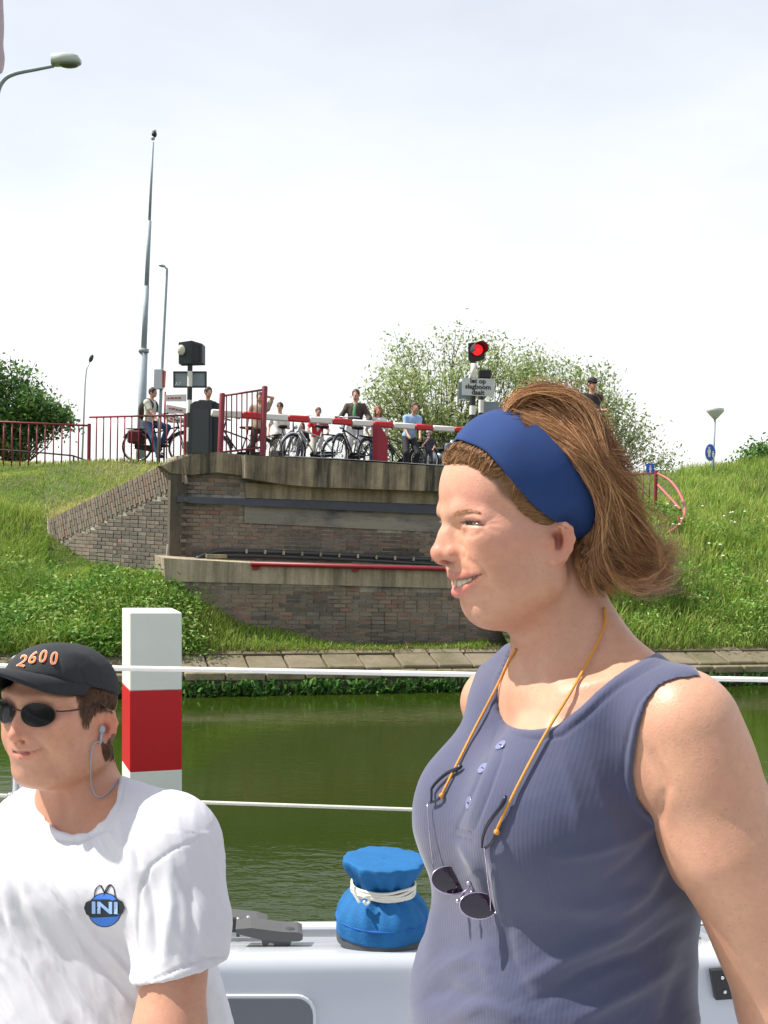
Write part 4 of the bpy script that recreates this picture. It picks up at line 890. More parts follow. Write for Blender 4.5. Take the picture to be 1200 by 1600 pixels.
# ------------------------------------------------------------------ onlookers and their bicycles
def ik(a, b, l1, l2, hint):
    a, b = np.asarray(a, float), np.asarray(b, float); d = b - a; D = min(np.linalg.norm(d), (l1 + l2) * 0.995); u = d / np.linalg.norm(d)
    x = (l1 * l1 - l2 * l2 + D * D) / (2 * D); h = math.sqrt(max(l1 * l1 - x * x, 0)); p = np.asarray(hint, float); p = p - u * (p @ u); return a + u * x + norm(p) * h, a + u * D
SKIN_S = mat('onlooker_skin', srgb(196, 148, 120), rough=0.5)
def cloth(c): return mat('cloth_%d_%d_%d' % c, srgb(*c), rough=0.85, noise=0.12, nscale=14, bump=0.25, bscale=26)
def onlooker(label, x, ytop, Z, rot, shirt, legs, hair, pelvis=(0, 0, 0.93), lean=(0, 0), hands=None, feet=None, long_sleeve=False, shorts=False, cap=None, glasses=False, helmet=None, longhair=False, tee=None, shoes=(40, 38, 38), height=None, zbase=None, bag=None, group='onlookers on the bridge'):
    gp = P(x, 800, Z); gp[2] = road_z(gp) if zbase is None else zbase
    k = ((P(x, ytop, Z)[2] - gp[2]) / 1.77) if height is None else height / 1.77
    t = thing('person', label, 'person', (0, 0, 0), group); pv = np.array(pelvis, float); ch = pv + A3(lean[0], lean[1], 0.36); nk = ch + A3(lean[0] * 0.4, lean[1] * 0.5, 0.17); hd = nk + A3(lean[0] * 0.1, 0.03 + lean[1] * 0.15, 0.185)
    sh = [ch + A3(s * 0.175, 0, 0.10) for s in (-1, 1)]; hp = [pv + A3(s * 0.09, 0, -0.02) for s in (-1, 1)]
    hands = hands or [(-0.26, 0.10, 0.88), (0.26, 0.10, 0.88)]; feet = feet or [(-0.11, 0, 0.07), (0.11, 0.02, 0.07)]
    el = []; ha = []
    for i in (0, 1): e, h = ik(sh[i], hands[i], 0.29, 0.27, ((-0.5, 0.5)[i], -0.8, -0.3)); el.append(e); ha.append(h)
    kn = []; an = []
    for i in (0, 1): e, h = ik(hp[i], feet[i], 0.44, 0.43, ((-0.25, 0.25)[i], 1, 0.1)); kn.append(e); an.append(h)
    pts = np.array([pv, ch, hd, *ha, *an, *el, *kn]); lo = pts.min(0) - 0.28; hi = pts.max(0) + 0.28
    S = Sdf(lo, hi, 0.019); w = norm(A3(1, 0, 0))
    def torso(S, o, k_=0.05):
        S.ell(pv + A3(0, 0, 0.02), (0.165 + o, 0.115 + o, 0.15), k=k_); S.ell((pv + ch) / 2, (0.145 + o, 0.105 + o, 0.22), k=k_); S.ell(ch, (0.17 + o, 0.115 + o, 0.19 + o), k=k_); S.cap(sh[0], sh[1], 0.06 + o, k=k_)
    torso(S, -0.012); S.cap(ch + A3(0, 0, 0.1), hd, 0.052, k=0.03)
    S.ell(hd, (0.074, 0.092, 0.112), k=0.02); S.ell(hd + A3(0, 0.06, -0.075), (0.045, 0.035, 0.04), k=0.02); S.cap(hd + A3(0, 0.09, 0.01), hd + A3(0, 0.108, -0.025), 0.012, 0.017, k=0.01)
    for s in (-1, 1): S.ell(hd + A3(s * 0.077, 0, -0.01), (0.014, 0.022, 0.034), k=0.006); S.ell(hd + A3(s * 0.03, 0.098, 0.015), 0.014, k=0.012, mode='s')
    for i in (0, 1):
        S.cap(sh[i], el[i], 0.047, 0.037, k=0.02); S.cap(el[i], ha[i], 0.037, 0.027, k=0.01); d = norm(ha[i] - el[i]); S.cap(ha[i], ha[i] + d * 0.08, 0.036, 0.024, k=0.015)
        S.cap(ha[i] + d * 0.02, ha[i] + d * 0.06 + A3((0.04, -0.04)[i], 0.02, 0.02), 0.016, 0.012, k=0.01)
        S.cap(hp[i], kn[i], 0.08, 0.056, k=0.03); S.cap(kn[i], an[i], 0.055, 0.038, k=0.02); S.cap(an[i], an[i] + A3(0, 0.13, -0.03), 0.035, 0.03, k=0.02)
    V, Q = S.mesh(1); lipc = np.tile(np.array(srgb(198, 150, 124)), (len(V), 1))
    for c, r, col in ((hd + A3(0, 0.10, -0.055), 0.02, (170, 96, 88)), (hd + A3(0.032, 0.09, 0.012), 0.016, (90, 66, 56)), (hd + A3(-0.032, 0.09, 0.012), 0.016, (90, 66, 56)), (hd + A3(0, 0.11, -0.02), 0.022, (206, 140, 118))):
        wgt = np.exp(-(np.linalg.norm(V - c, axis=1) / r) ** 2)[:, None]; lipc = lipc * (1 - wgt) + np.array(srgb(*col)) * wgt
    mesh_obj('body', V, Q, mat('onlooker_skin_tint', attr=True, rough=0.5, noise=0.08, nscale=30), t, col=lipc)
    # clothes from the same limbs
    C = Sdf(lo, hi, 0.019); torso(C, 0.012)
    for i in (0, 1):
        if long_sleeve: C.chain([sh[i], el[i], ha[i] * 0.93 + el[i] * 0.07], [0.066, 0.055, 0.044], k=0.03)
        else: C.cap(sh[i], sh[i] * 0.35 + el[i] * 0.65, 0.066, 0.062, k=0.03)
    C.half(pv - A3(0, 0, 0.06), A3(0, 0, -1)); C.ell(nk + A3(0, 0.035, 0.03), (0.065, 0.08, 0.055), mode='s', k=0.005)
    V, Q = C.mesh(1); nn = vnormals(V, Q); V = V + nn * (0.008 * noise2(V[:, [0, 2]] + V[:, [1, 1]], 14, 3))[:, None]; mesh_obj('shirt', V, Q, cloth(shirt), t)
    if tee:
        Tt = Sdf(lo, hi, 0.019); Tt.ell(ch + A3(0, 0.04, -0.05), (0.07, 0.10, 0.24), k=0.02); Tt.half(pv, A3(0, 0, -1)); V, Q = Tt.mesh(1); mesh_obj('tee_shirt', V, Q, cloth(tee), t)
    L_ = Sdf(lo, hi, 0.019); L_.ell(pv + A3(0, 0, 0.0), (0.17, 0.125, 0.13), k=0.03)
    for i in (0, 1):
        if shorts: L_.cap(hp[i], kn[i], 0.098, 0.086, k=0.03)
        else: L_.chain([hp[i], kn[i], an[i] + A3(0, 0, 0.02)], [0.096, 0.073, 0.062], k=0.03)
    L_.half(pv + A3(0, 0, 0.09), A3(0, 0, 1)); V, Q = L_.mesh(1); mesh_obj('shorts' if shorts else 'trousers', V, Q, cloth(legs), t)
    for i in (0, 1):
        MB().ball(an[i] + A3(0, 0.06, -0.035), (0.048, 0.13, 0.045), 10).build('shoe', cloth(shoes), t, smooth=True)
    H = Sdf(hd - 0.35, hd + 0.25, 0.014); H.ell(hd + A3(0, -0.012, 0.022), (0.086, 0.104, 0.108), k=0.0)
    if longhair: H.ell(hd + A3(0, -0.05, -0.10), (0.10, 0.06, 0.16), k=0.04); H.cap(hd + A3(0.085, 0, 0), hd + A3(0.08, 0.01, -0.15), 0.028, 0.02, k=0.02); H.cap(hd + A3(-0.085, 0, 0), hd + A3(-0.08, 0.01, -0.15), 0.028, 0.02, k=0.02)
    H.ell(hd + A3(0, 0.10, -0.045), (0.066, 0.075, 0.10), k=0.012, mode='s')
    if not longhair: H.half(hd + A3(0, 0, -0.04), norm(A3(0, 0.35, -1)), k=0.01)
    V, Q = H.mesh(1); nn = vnormals(V, Q); V = V + nn * (0.006 * noise2(V[:, [0, 2]] + V[:, [1, 1]], 60, 3))[:, None]; mesh_obj('hair', V, Q, mat('hair_%d_%d_%d' % hair, srgb(*hair), rough=0.6, noise=0.3, nscale=40), t)
    if cap: 
        m = MB().lathe(hd + A3(0, -0.005, 0.035), [(0.094, 0), (0.096, 0.03), (0.08, 0.075), (0.045, 0.098), (0.008, 0.104)], 16, col=None); m.build('cap', cloth(cap), t, smooth=True)
        MB().box(hd + A3(0, 0.115, 0.04), (0.13, 0.10, 0.012), [A3(1, 0, 0), norm(A3(0, 1, -0.25)), norm(A3(0, 0.25, 1))], bev=0.005).build('cap_peak', cloth(cap), t)
    if helmet: MB().lathe(hd + A3(0, -0.01, 0.0), [(0.105, 0), (0.118, 0.03), (0.115, 0.08), (0.085, 0.125), (0.04, 0.145), (0.006, 0.148)], 18).build('helmet', mat('helmet_shell', srgb(*helmet), rough=0.3), t, smooth=True)
    if glasses:
        m = MB()
        for s in (-1, 1): m.ball(hd + A3(s * 0.032, 0.096, 0.016), (0.025, 0.010, 0.018), 10); m.cyl(hd + A3(s * 0.05, 0.09, 0.02), hd + A3(s * 0.08, 0.0, 0.02), 0.004, n=5)
        m.cyl(hd + A3(-0.02, 0.1, 0.02), hd + A3(0.02, 0.1, 0.02), 0.004, n=5); m.build('glasses', M_blk, t)
    if bag:
        B_ = Sdf(ch - 0.5, ch + 0.4, 0.02); B_.ell(ch + A3(0, -0.20, -0.08), (0.15, 0.10, 0.23), k=0.02); V, Q = B_.mesh(1); mesh_obj('backpack', V, Q, cloth(bag), t)
        for s in (-1, 1): MB().tube(spline([ch + A3(s * 0.10, -0.14, 0.10), ch + A3(s * 0.11, 0.0, 0.19), ch + A3(s * 0.10, 0.135, 0.05), ch + A3(s * 0.12, 0.05, -0.15)], 12), 0.02, 6).build('strap', cloth(bag), t, smooth=True)
    t.scale = (k, k, k); t.rotation_euler = (0, 0, rot); t.location = gp
    return t
def bicycle(label, x, Z, rot, fr=(40, 42, 46), basket=False, steer=0.0, panniers=None, zoff=0.0):
    t = thing('bicycle', label, 'bicycle', (0, 0, 0), 'bicycles on the bridge'); Fm = mat('frame_%d_%d_%d' % fr, srgb(*fr), rough=0.35, coat=0.3)
    RW = 0.335
    hub = {-1: A3(0, -0.53, 0.345), 1: A3(0, 0.55, 0.345)}
    hA, hB = A3(0, 0.40, 0.86), A3(0, 0.36, 1.02)                     # steering axis
    ax = norm(hB - hA); Rm = Matrix.Rotation(steer, 3, Vector(ax)); Rn = np.array(Rm)
    st = lambda p: hA + Rn @ (np.asarray(p, float) - hA)
    for s in (-1, 1):
        f = st if s == 1 else (lambda p: np.asarray(p, float)); a = np.linspace(0, 2 * math.pi, 37)[:-1]
        c = hub[s]; ring = lambda r: np.array([f(c + A3(0, math.cos(q) * r, math.sin(q) * r)) for q in a])
        w = MB().tube(ring(RW), 0.02, 8, False, closed=True).build('wheel', M_rubber, t, smooth=True)
        rm = MB().tube(ring(RW - 0.026), 0.011, 6, False, closed=True); 
        for q in np.linspace(0, 2 * math.pi, 19)[:-1]: rm.tube([f(c + A3(0.02 * (-1) ** int(q * 3), 0, 0)), f(c + A3(0, math.cos(q) * RW * 0.93, math.sin(q) * RW * 0.93))], 0.0025, 3, False)
        rm.cyl(f(c - A3(0.05, 0, 0)), f(c + A3(0.05, 0, 0)), 0.02, n=8); rm.build('rim', M_chrome, w, smooth=True)
        g = np.linspace(-0.35, 2.6, 16) if s == -1 else np.linspace(0.45, 2.9, 16)
        MB().tube([f(c + A3(0, math.cos(q) * 0.375, math.sin(q) * 0.375)) for q in g], 0.022, 5, True).build('mudguard', Fm, t, smooth=True)
    bb = A3(0, 0.0, 0.29); stp = A3(0, -0.16, 0.80); hd_ = A3(0, 0.41, 0.82)
    m = MB()
    for a_, b_, r in ((hd_, bb, 0.018), (hd_, bb + (stp - bb) * 0.75, 0.018) if not basket else (hd_, bb + (stp - bb) * 0.45, 0.018), (bb, stp, 0.017), (hub[-1] + A3(0.06, 0, 0), bb, 0.01), (hub[-1] - A3(0.06, 0, 0), bb, 0.01), (hub[-1] + A3(0.06, 0, 0), stp - A3(0, 0, 0.12), 0.009), (hub[-1] - A3(0.06, 0, 0), stp - A3(0, 0, 0.12), 0.009), (hd_ - A3(0, -0.02, 0.05), hB, 0.02)): m.cyl(a_, b_, r, n=8)
    m.build('frame', Fm, t, smooth=True)
    m = MB(); [m.tube([st(hub[1] + A3(s * 0.055, 0, 0)), st(A3(s * 0.05, 0.45, 0.68)), st(A3(0, 0.42, 0.75))], 0.012, 6) for s in (-1, 1)]; m.build('fork', Fm, t, smooth=True)
    hb = MB().tube(spline([st(p) for p in ((-0.29, 0.16, 1.08), (-0.27, 0.26, 1.10), (-0.15, 0.36, 1.10), (0, 0.40, 1.08), (0.15, 0.36, 1.10), (0.27, 0.26, 1.10), (0.29, 0.16, 1.08))], 24), 0.012, 6).tube([st(hB), st(A3(0, 0.40, 1.08))], 0.014, 6).build('handlebar', M_chrome, t, smooth=True)
    for s in (-1, 1): MB().cyl(st(A3(s * 0.29, 0.15, 1.08)), st(A3(s * 0.285, 0.26, 1.095)), 0.019, n=8).build('grip', M_rubber, hb, smooth=True)
    MB().ball(A3(0, -0.18, 0.91), (0.10, 0.14, 0.045), 12).ball(A3(0, -0.05, 0.91), (0.035, 0.10, 0.03), 10).cyl(stp, A3(0, -0.17, 0.9), 0.013, n=8).build('saddle', M_rubber, t, smooth=True)
    MB().prism([A3(0.055, y, z) for y, z in ((-0.56, 0.40), (0.02, 0.37), (0.09, 0.30), (0.02, 0.21), (-0.56, 0.29))], A3(0.03, 0, 0)).build('chain_case', M_rubber, t)
    m = MB().cyl(bb - A3(0.1, 0, 0), bb + A3(0.1, 0, 0), 0.02, n=8); [m.cyl(bb + A3(s * 0.1, 0, 0), bb + A3(s * 0.1, s * 0.12, -s * 0.1), 0.01, n=6).box(bb + A3(s * 0.15, s * 0.12, -s * 0.1), (0.09, 0.08, 0.022)) for s in (-1, 1)]; m.build('crank', M_rubber, t)
    m = MB(); [m.tube([A3(s * 0.06, -0.22, 0.74), A3(s * 0.06, -0.78, 0.74), A3(s * 0.06, -0.53, 0.36)], 0.006, 5) for s in (-1, 1)]; m.box((0, -0.5, 0.75), (0.13, 0.56, 0.012)); m.build('carrier', M_rubber, t)
    MB().ball(st(A3(0, 0.52, 0.86)), 0.045, 10).build('headlight', M_chrome, t, smooth=True)
    if basket: 
        m = MB()
        for z in (0.84, 0.92, 1.0, 1.06): m.tube([st(A3(sx * 0.19, 0.55 + sy * 0.13, z)) for sx, sy in ((-1, -1), (1, -1), (1, 1), (-1, 1))], 0.008, 4, False, closed=True)
        for sx in np.linspace(-1, 1, 7): m.tube([st(A3(sx * 0.19, 0.68, 0.84)), st(A3(sx * 0.19, 0.68, 1.06))], 0.006, 4); m.tube([st(A3(sx * 0.19, 0.42, 0.84)), st(A3(sx * 0.19, 0.42, 1.06))], 0.006, 4)
        m.build('basket', M_rubber, t)
    if panniers: [MB().box((s * 0.14, -0.55, 0.56), (0.11, 0.32, 0.30), bev=0.04).build('pannier', cloth(panniers), t) for s in (-1, 1)]
    gp = P(x, 800, Z); gp[2] = road_z(gp) + zoff; t.location = gp; t.rotation_euler = (0, 0, rot)
    return t
PI = math.pi
# seated cyclist at the left
z_l = P(245, 722, 24.4)[2]
onlooker('person in a white vest and jeans astride a bicycle, arm on the red railing', 236, 606, 24.5, -PI / 2 - 0.35, (206, 204, 190), (52, 78, 112), (44, 34, 28), pelvis=(0, -0.16, 0.95), lean=(0.0, 0.04), hands=[(-0.42, 0.16, 1.04), (0.22, 0.34, 0.84)], feet=[(-0.15, 0.14, 0.44), (0.17, 0.26, 0.12)], bag=(50, 46, 44), zbase=z_l)
b = bicycle('dark bicycle with red panniers under the person in the white vest', 246, 24.6, -PI / 2 - 0.1, panniers=(84, 26, 36)); b.location[2] = z_l
onlooker('person in a dark jacket whose head shows above the grey cabinet', 318, 604, 24.0, PI + 0.6, (46, 46, 52), (40, 42, 50), (38, 30, 26), long_sleeve=True)
onlooker('person in a beige shirt shading the eyes behind the red gate', 400, 612, 23.6, PI, (156, 138, 116), (58, 50, 46), (70, 56, 46), hands=[(-0.14, 0.16, 1.66), (0.27, 0.12, 0.9)])
bicycle('dark bicycle behind the red gate panel', 372, 24.2, PI / 2 + 0.5)
onlooker('person in a white polo shirt with dark glasses right of the red gate', 432, 628, 24.4, PI - 0.1, (226, 222, 216), (186, 176, 158), (52, 42, 36), glasses=True, hands=[(-0.10, 0.22, 1.12), (0.26, 0.12, 0.92)])
bicycle('dark bicycle beside the person in the white polo shirt', 442, 23.6, PI + 0.5, fr=(80, 82, 84))
onlooker('person in a red shirt with white chest stripe, on a silver bicycle', 492, 635, 23.9, PI + 0.15, (196, 40, 44), (196, 190, 176), (104, 84, 66), hands=[(-0.26, 0.26, 1.02), (0.24, 0.30, 1.02)], pelvis=(0, -0.05, 0.92), tee=(224, 218, 214))
bicycle('silver bicycle ridden by the person in the red shirt', 489, 23.3, PI - 0.95, fr=(190, 192, 192), steer=0.2, basket=False)
onlooker('child with long brown hair and dark jacket beside the red shirted rider', 468, 660, 24.0, PI - 0.3, (48, 42, 48), (54, 58, 84), (84, 58, 42), long_sleeve=True, longhair=True)
onlooker('person in a brown jacket, green tee and white shorts leaning on a bicycle', 549, 608, 23.9, PI - 0.1, (74, 62, 54), (222, 218, 216), (74, 56, 42), pelvis=(0, -0.1, 0.95), hands=[(-0.30, 0.22, 1.06), (0.30, 0.22, 1.06)], long_sleeve=True, shorts=True, tee=(96, 150, 104), shoes=(160, 150, 140))
bicycle('black bicycle held by the person in white shorts', 549, 23.2, PI - 0.55, steer=0.15)
onlooker('person with reddish hair in a white top and jeans left of the red pillar', 585, 634, 24.1, PI + 0.1, (216, 218, 222), (70, 104, 138), (140, 78, 46), longhair=True, hands=[(-0.2, 0.16, 0.98), (0.22, 0.16, 0.98)])
onlooker('person in a light blue shirt bending over a dark bicycle right of the red pillar', 637, 644, 23.8, PI + 0.35, (150, 178, 214), (44, 42, 48), (70, 50, 40), pelvis=(0, -0.1, 0.86), lean=(-0.03, 0.12), hands=[(-0.12, 0.34, 0.78), (0.16, 0.30, 0.86)], height=1.62)
bicycle('dark bicycle under the person in the light blue shirt', 625, 24.3, PI / 2 + 0.3)
onlooker('child in a silver helmet and dark clothes under the boom', 666, 672, 23.6, PI, (58, 60, 70), (50, 50, 56), (70, 54, 44), helmet=(150, 164, 182), hands=[(-0.18, 0.28, 0.98), (0.1, 0.22, 1.3)])
onlooker('person in a black tee shirt and dark cap with folded arms, above the blue headband', 918, 590, 22.2, PI + 0.25, (40, 40, 44), (66, 60, 70), (60, 50, 44), cap=(44, 42, 46), glasses=True, hands=[(0.12, 0.24, 1.16), (-0.12, 0.26, 1.12)], zbase=P(918, 732, 22.2)[2])
# small motor scooter by the boom's end
t = thing('motor_scooter', 'grey motor scooter parked beside the child in the silver helmet', 'scooter', (0, 0, 0)); Mg = mat('scooter_grey', srgb(90, 96, 104), rough=0.3, coat=0.4)
for y in (-0.5, 0.62): MB().tube([A3(0, y + 0.2 * math.cos(a), 0.23 + 0.2 * math.sin(a)) for a in np.linspace(0, 2 * PI, 21)[:-1]], 0.05, 8, False, closed=True).build('wheel', M_rubber, t, smooth=True)
S = Sdf((-0.4, -0.9, 0.1), (0.4, 0.9, 1.2), 0.025); S.ell((0, -0.4, 0.55), (0.17, 0.42, 0.2), k=0.05); S.cap((-0.12, 0.42, 0.4), (-0.10, 0.34, 0.85), 0.08, k=0.05); S.cap((0.12, 0.42, 0.4), (0.10, 0.34, 0.85), 0.08, k=0.05); S.cap((0, -0.1, 0.27), (0, 0.4, 0.29), 0.1, k=0.05); S.ell((0, 0.62, 0.46), (0.09, 0.2, 0.08), k=0.03); V, Q = S.mesh(1); mesh_obj('body', V, Q, Mg, t)
MB().ball((0, -0.35, 0.78), (0.15, 0.36, 0.07), 14).build('saddle', M_rubber, t, smooth=True); MB().tube(spline([(-0.34, 0.2, 1.0), (-0.1, 0.34, 0.98), (0.1, 0.34, 0.98), (0.34, 0.2, 1.0)], 12), 0.016, 6).build('handlebar', M_rubber, t, smooth=True); MB().ball((0, 0.45, 0.93), (0.09, 0.06, 0.08), 12).build('headlight', M_chrome, t, smooth=True)
gp = P(690, 800, 25.0); gp[2] = road_z(gp); t.location = gp; t.scale = (0.85,) * 3; t.rotation_euler = (0, 0, PI + 0.5)
# ------------------------------------------------------------------ the woman in the blue headband
Z0 = 1.12; SW = Z0 / FPX
th = math.radians(14)
HF = -math.cos(th) * CR - math.sin(th) * CF; HS = math.sin(th) * CR - math.cos(th) * CF; HU = CU
HAX = np.array([HF, HS, HU]); C0 = P(820, 830, Z0)
def HP(x, y, r=0.0): return on_plane(x, y, C0 + HS * r * SW, HS)
def MIR(p): return p - 2 * ((p - C0) @ HS) * HS
def WP(x, y, d=0.0): return P(x, y, Z0 + d)
def RW_(px, d=0.0): return px * (Z0 + d) / FPX
NF = -0.8 * CR - 0.6 * CF; NL = 0.6 * CR - 0.8 * CF; TAX = np.array([NF, NL, CU])
px_ = lambda *a: tuple(v * SW for v in a)
lo = np.array([0.0, 0.84, 1.77]); hi = np.array([0.46, 1.36, 2.56])
B = Sdf(lo, hi, 0.0021)
def torso_w(S, k1=0.05):
    S.ell(WP(893, 1150, 0.03), (RW_(92), RW_(180), RW_(120)), TAX, k=0.05)
    S.ell(WP(905, 1300, 0.03), (RW_(158), RW_(205), RW_(215)), TAX, k=0.05)
    S.ell(WP(856, 1590, 0.03), (RW_(192), RW_(252), RW_(220)), TAX, k=0.06)
    S.cap(WP(905, 995, 0.02), WP(1060, 1098, -0.10), RW_(56), RW_(34), k=0.035); S.cap(WP(862, 1010, 0.05), WP(768, 1078, 0.14), RW_(46), RW_(34), k=0.03)
    S.cap(WP(868, 1082, -0.03), WP(1060, 1106, -0.12), RW_(24), RW_(32), k=0.035); S.cap(WP(838, 1082, 0.0), WP(765, 1090, 0.12), RW_(24), RW_(32), k=0.03)
    S.cap(WP(912, 1140, -0.06), WP(862, 1262, -0.075), RW_(66), RW_(92), k=0.06); S.cap(WP(792, 1140, 0.06), WP(748, 1240, 0.03), RW_(46), RW_(68), k=0.05)
    S.ell(WP(846, 1288, -0.07), (RW_(96), RW_(96), RW_(104)), TAX, k=0.05); S.ell(WP(733, 1268, 0.02), (RW_(76), RW_(76), RW_(86)), TAX, k=0.04)
    S.cap(WP(742, 1300, 0.03), WP(752, 1430, 0.04), RW_(62), RW_(60), k=0.05); S.cap(WP(850, 1330, -0.04), WP(850, 1450, -0.01), RW_(80), RW_(80), k=0.06)
    S.cap(WP(1020, 1180, -0.09), WP(1085, 1150, -0.12), RW_(46, -.1), RW_(58, -.1), k=0.04)
def shoulder_w(S):
    S.chain([WP(1074, 1136, -0.12), WP(1098, 1212, -0.12)], [RW_(66, -0.12), RW_(75, -0.12)], k=0.035)
torso_w(B)
for d_ in ((0, 0),): B.cap(HP(868, 905, 0), HP(886, 1065, 0), 70 * SW, 84 * SW, k=0.035)
shoulder_w(B); B.chain([WP(1098, 1212, -0.12), WP(1136, 1315, -0.12), WP(1250, 1590, -0.10), WP(1300, 1780, -0.10)], [RW_(75, -0.12), RW_(84, -0.12), RW_(82, -0.10), RW_(72, -0.1)], k=0.028)
B.chain([WP(760, 1100, 0.15), WP(800, 1300, 0.22), WP(850, 1560, 0.2)], [RW_(40, .15), RW_(38, .2), RW_(34, .2)], k=0.02)
# head
def both(fn):
    fn(lambda p: p); fn(MIR)
B.ell(HP(835, 752, 0), px_(142, 110, 117), HAX, k=0.01); B.ell(HP(760, 775, 0), px_(68, 84, 66), HAX, k=0.02)
B.ell(HP(777, 856, 0), px_(77, 84, 92), HAX, k=0.02); B.ell(HP(763, 948, 0), px_(29, 32, 28), HAX, k=0.014); B.ell(HP(805, 932, 0), px_(74, 70, 52), HAX, k=0.02)
def f1(m):
    B.cap(m(HP(768, 944, 22)), m(HP(848, 903, 72)), 25 * SW, 26 * SW, k=0.018); B.cap(m(HP(858, 850, 84)), m(HP(848, 903, 74)), 20 * SW, 24 * SW, k=0.016)
    B.ell(m(HP(812, 876, 64)), px_(58, 24, 54), HAX, k=0.02); B.ell(m(HP(766, 872, 54)), px_(36, 30, 32), HAX, k=0.016); B.ell(m(HP(780, 838, 70)), px_(46, 24, 28), HAX, k=0.016)
    B.chain([m(HP(705, 804, 6)), m(HP(722, 798, 42)), m(HP(754, 806, 70))], [7 * SW, 8 * SW, 8 * SW], k=0.012)
    B.ell(m(HP(709, 824, 40)), px_(13, 20, 8), HAX, k=0.008, mode='s'); B.ell(m(HP(740, 819, 48)), px_(18, 21, 15), HAX, k=0.006)
both(f1)
B.chain([HP(706, 818, 0), HP(698, 840, 0), HP(691, 863, 0)], [9.5 * SW, 11 * SW, 18.5 * SW], k=0.009)
B.ell(HP(747, 898, 0), px_(36, 44, 38), HAX, k=0.012)
def f2(m):
    B.cap(m(HP(704, 836, 8)), m(HP(709, 862, 18)), 9 * SW, 12 * SW, k=0.009); B.ell(m(HP(710, 864, 21)), px_(15, 10, 12), HAX, k=0.0035)
both(f2)
B.cap(HP(690, 873, 0), HP(704, 880, 0), 7 * SW, 6 * SW, k=0.005)
both(lambda m: B.ell(m(HP(697, 878, 10)), px_(9, 4.5, 4.5), HAX, k=0.0025, mode='s'))
def on_s(pts, inw):                                               # midline point first, the rest where the pixel ray meets the face
    q = [HP(pts[0][0], pts[0][1], 0)]
    for x, y, r in pts[1:]: p = B.trace(x, y, inw * SW); q.append(p)
    return q
upx = [(709, 901, 6), (716, 900.5, 5.5), (728, 899, 4.5), (742, 896.5, 3), (753, 895.5, 1.6)]; lpx = [(714, 925, 8), (722, 925, 7.5), (734, 916, 6), (745, 904.5, 3.6), (753, 897, 1.8)]; mpx = [(709, 912, 5.0), (719, 910.5, 4.6), (732, 906, 3.6), (744, 900.5, 2.0), (753, 896, 1.2)]
ULp, LLp, MCp = on_s(upx, 1.5), on_s(lpx, 2.0), on_s(mpx, -1.0)
for m in (lambda p: p, MIR):
    B.chain([m(p) for p in ULp], [p[2] * SW for p in upx], k=0.004); B.chain([m(p) for p in LLp], [p[2] * SW for p in lpx], k=0.004)
for m in (lambda p: p, MIR): B.chain([m(p) for p in MCp], [p[2] * SW for p in mpx], k=0.0015, mode='s'); B.chain([m(p + HS * -9 * SW + HF * -6 * SW) for p in MCp[:4]], [p[2] * SW for p in mpx[:4]], k=0.001, mode='s')
# ears
def f4(m0):
    m = lambda p: m0(ec + (p - ec) * 0.86); ec = HP(874, 853, 104)
    e = 8; B.ell(m(HP(879, 846, 99)), px_(16, 8, 32), HAX, k=0.005)
    B.chain([m(HP(x, y, r + e)) for x, y, r in ((869, 836, 100), (873, 822, 104), (884, 814, 108), (894, 822, 110), (898, 840, 110), (893, 858, 108), (882, 872, 104), (869, 880, 100))], [4.4 * SW] * 4 + [4.8 * SW] * 4, k=0.0028)
    B.ell(m(HP(874, 843, 114)), px_(11, 15, 19), HAX, k=0.003, mode='s'); B.chain([m(HP(x, y, r + e)) for x, y, r in ((881, 828, 104), (888, 842, 105), (882, 859, 103))], [3.4 * SW] * 3, k=0.005); B.ell(m(HP(868, 874, 105)), px_(9, 6, 8), HAX, k=0.006); B.ell(m(HP(862, 848, 104)), px_(4, 6, 8), HAX, k=0.005)
both(f4)
BV, BQ = B.mesh(1)
strokes = [
    ([(718, 868), (734, 878), (752, 886), (764, 902)], 5, -0.0013),              # smile fold
    ([(756, 890), (761, 897), (759, 908)], 3.5, -0.0010), ([(768, 884), (773, 900), (766, 916)], 9, 0.0012),
    ([(719, 817), (730, 815), (744, 816), (758, 821)], 3.0, -0.0026),            # squinting eye
    ([(717, 810), (734, 807.5), (756, 813)], 3.0, 0.0010), ([(720, 824), (736, 825), (754, 825)], 3.2, 0.0013), ([(722, 835), (738, 838), (754, 831)], 3, -0.0010),
    ([(757, 820), (770, 818), (782, 819)], 2.2, -0.0008), ([(757, 823), (768, 827), (780, 832)], 2.2, -0.0008), ([(756, 817), (768, 811), (776, 808)], 2.2, -0.0007),
    ([(728, 942), (748, 940), (764, 930)], 8, -0.0012), ([(725, 872), (727, 860), (720, 849)], 2.6, -0.0018), ([(700, 884), (710, 880), (720, 877)], 2.4, -0.0012),
    ([(905, 905), (880, 980), (850, 1060)], 16, 0.0028), ([(830, 1000), (838, 1060), (845, 1100)], 16, -0.0028), ([(880, 1080), (960, 1058), (1030, 1050)], 12, 0.0026), ([(905, 1050), (960, 1035)], 14, -0.003),
    ([(835, 1150), (826, 1100)], 16, -0.002), ([(1032, 1278), (1040, 1230), (1020, 1180)], 9, -0.003), ([(1036, 1290), (1060, 1345)], 8, 0.002)]
BV = sculpt(BV, BQ, strokes)
def paint(V, base, spots):
    C = np.tile(np.array(srgb(*base)), (len(V), 1))
    for c, r, col, a in spots:
        c = np.atleast_2d(c); d, _ = dist_poly(V, c) if len(c) > 1 else (np.linalg.norm(V - c[0], axis=1), 0); w = (np.exp(-(d / r) ** 2) * a)[:, None]; C = C * (1 - w) + np.array(srgb(*col)) * w
    return C
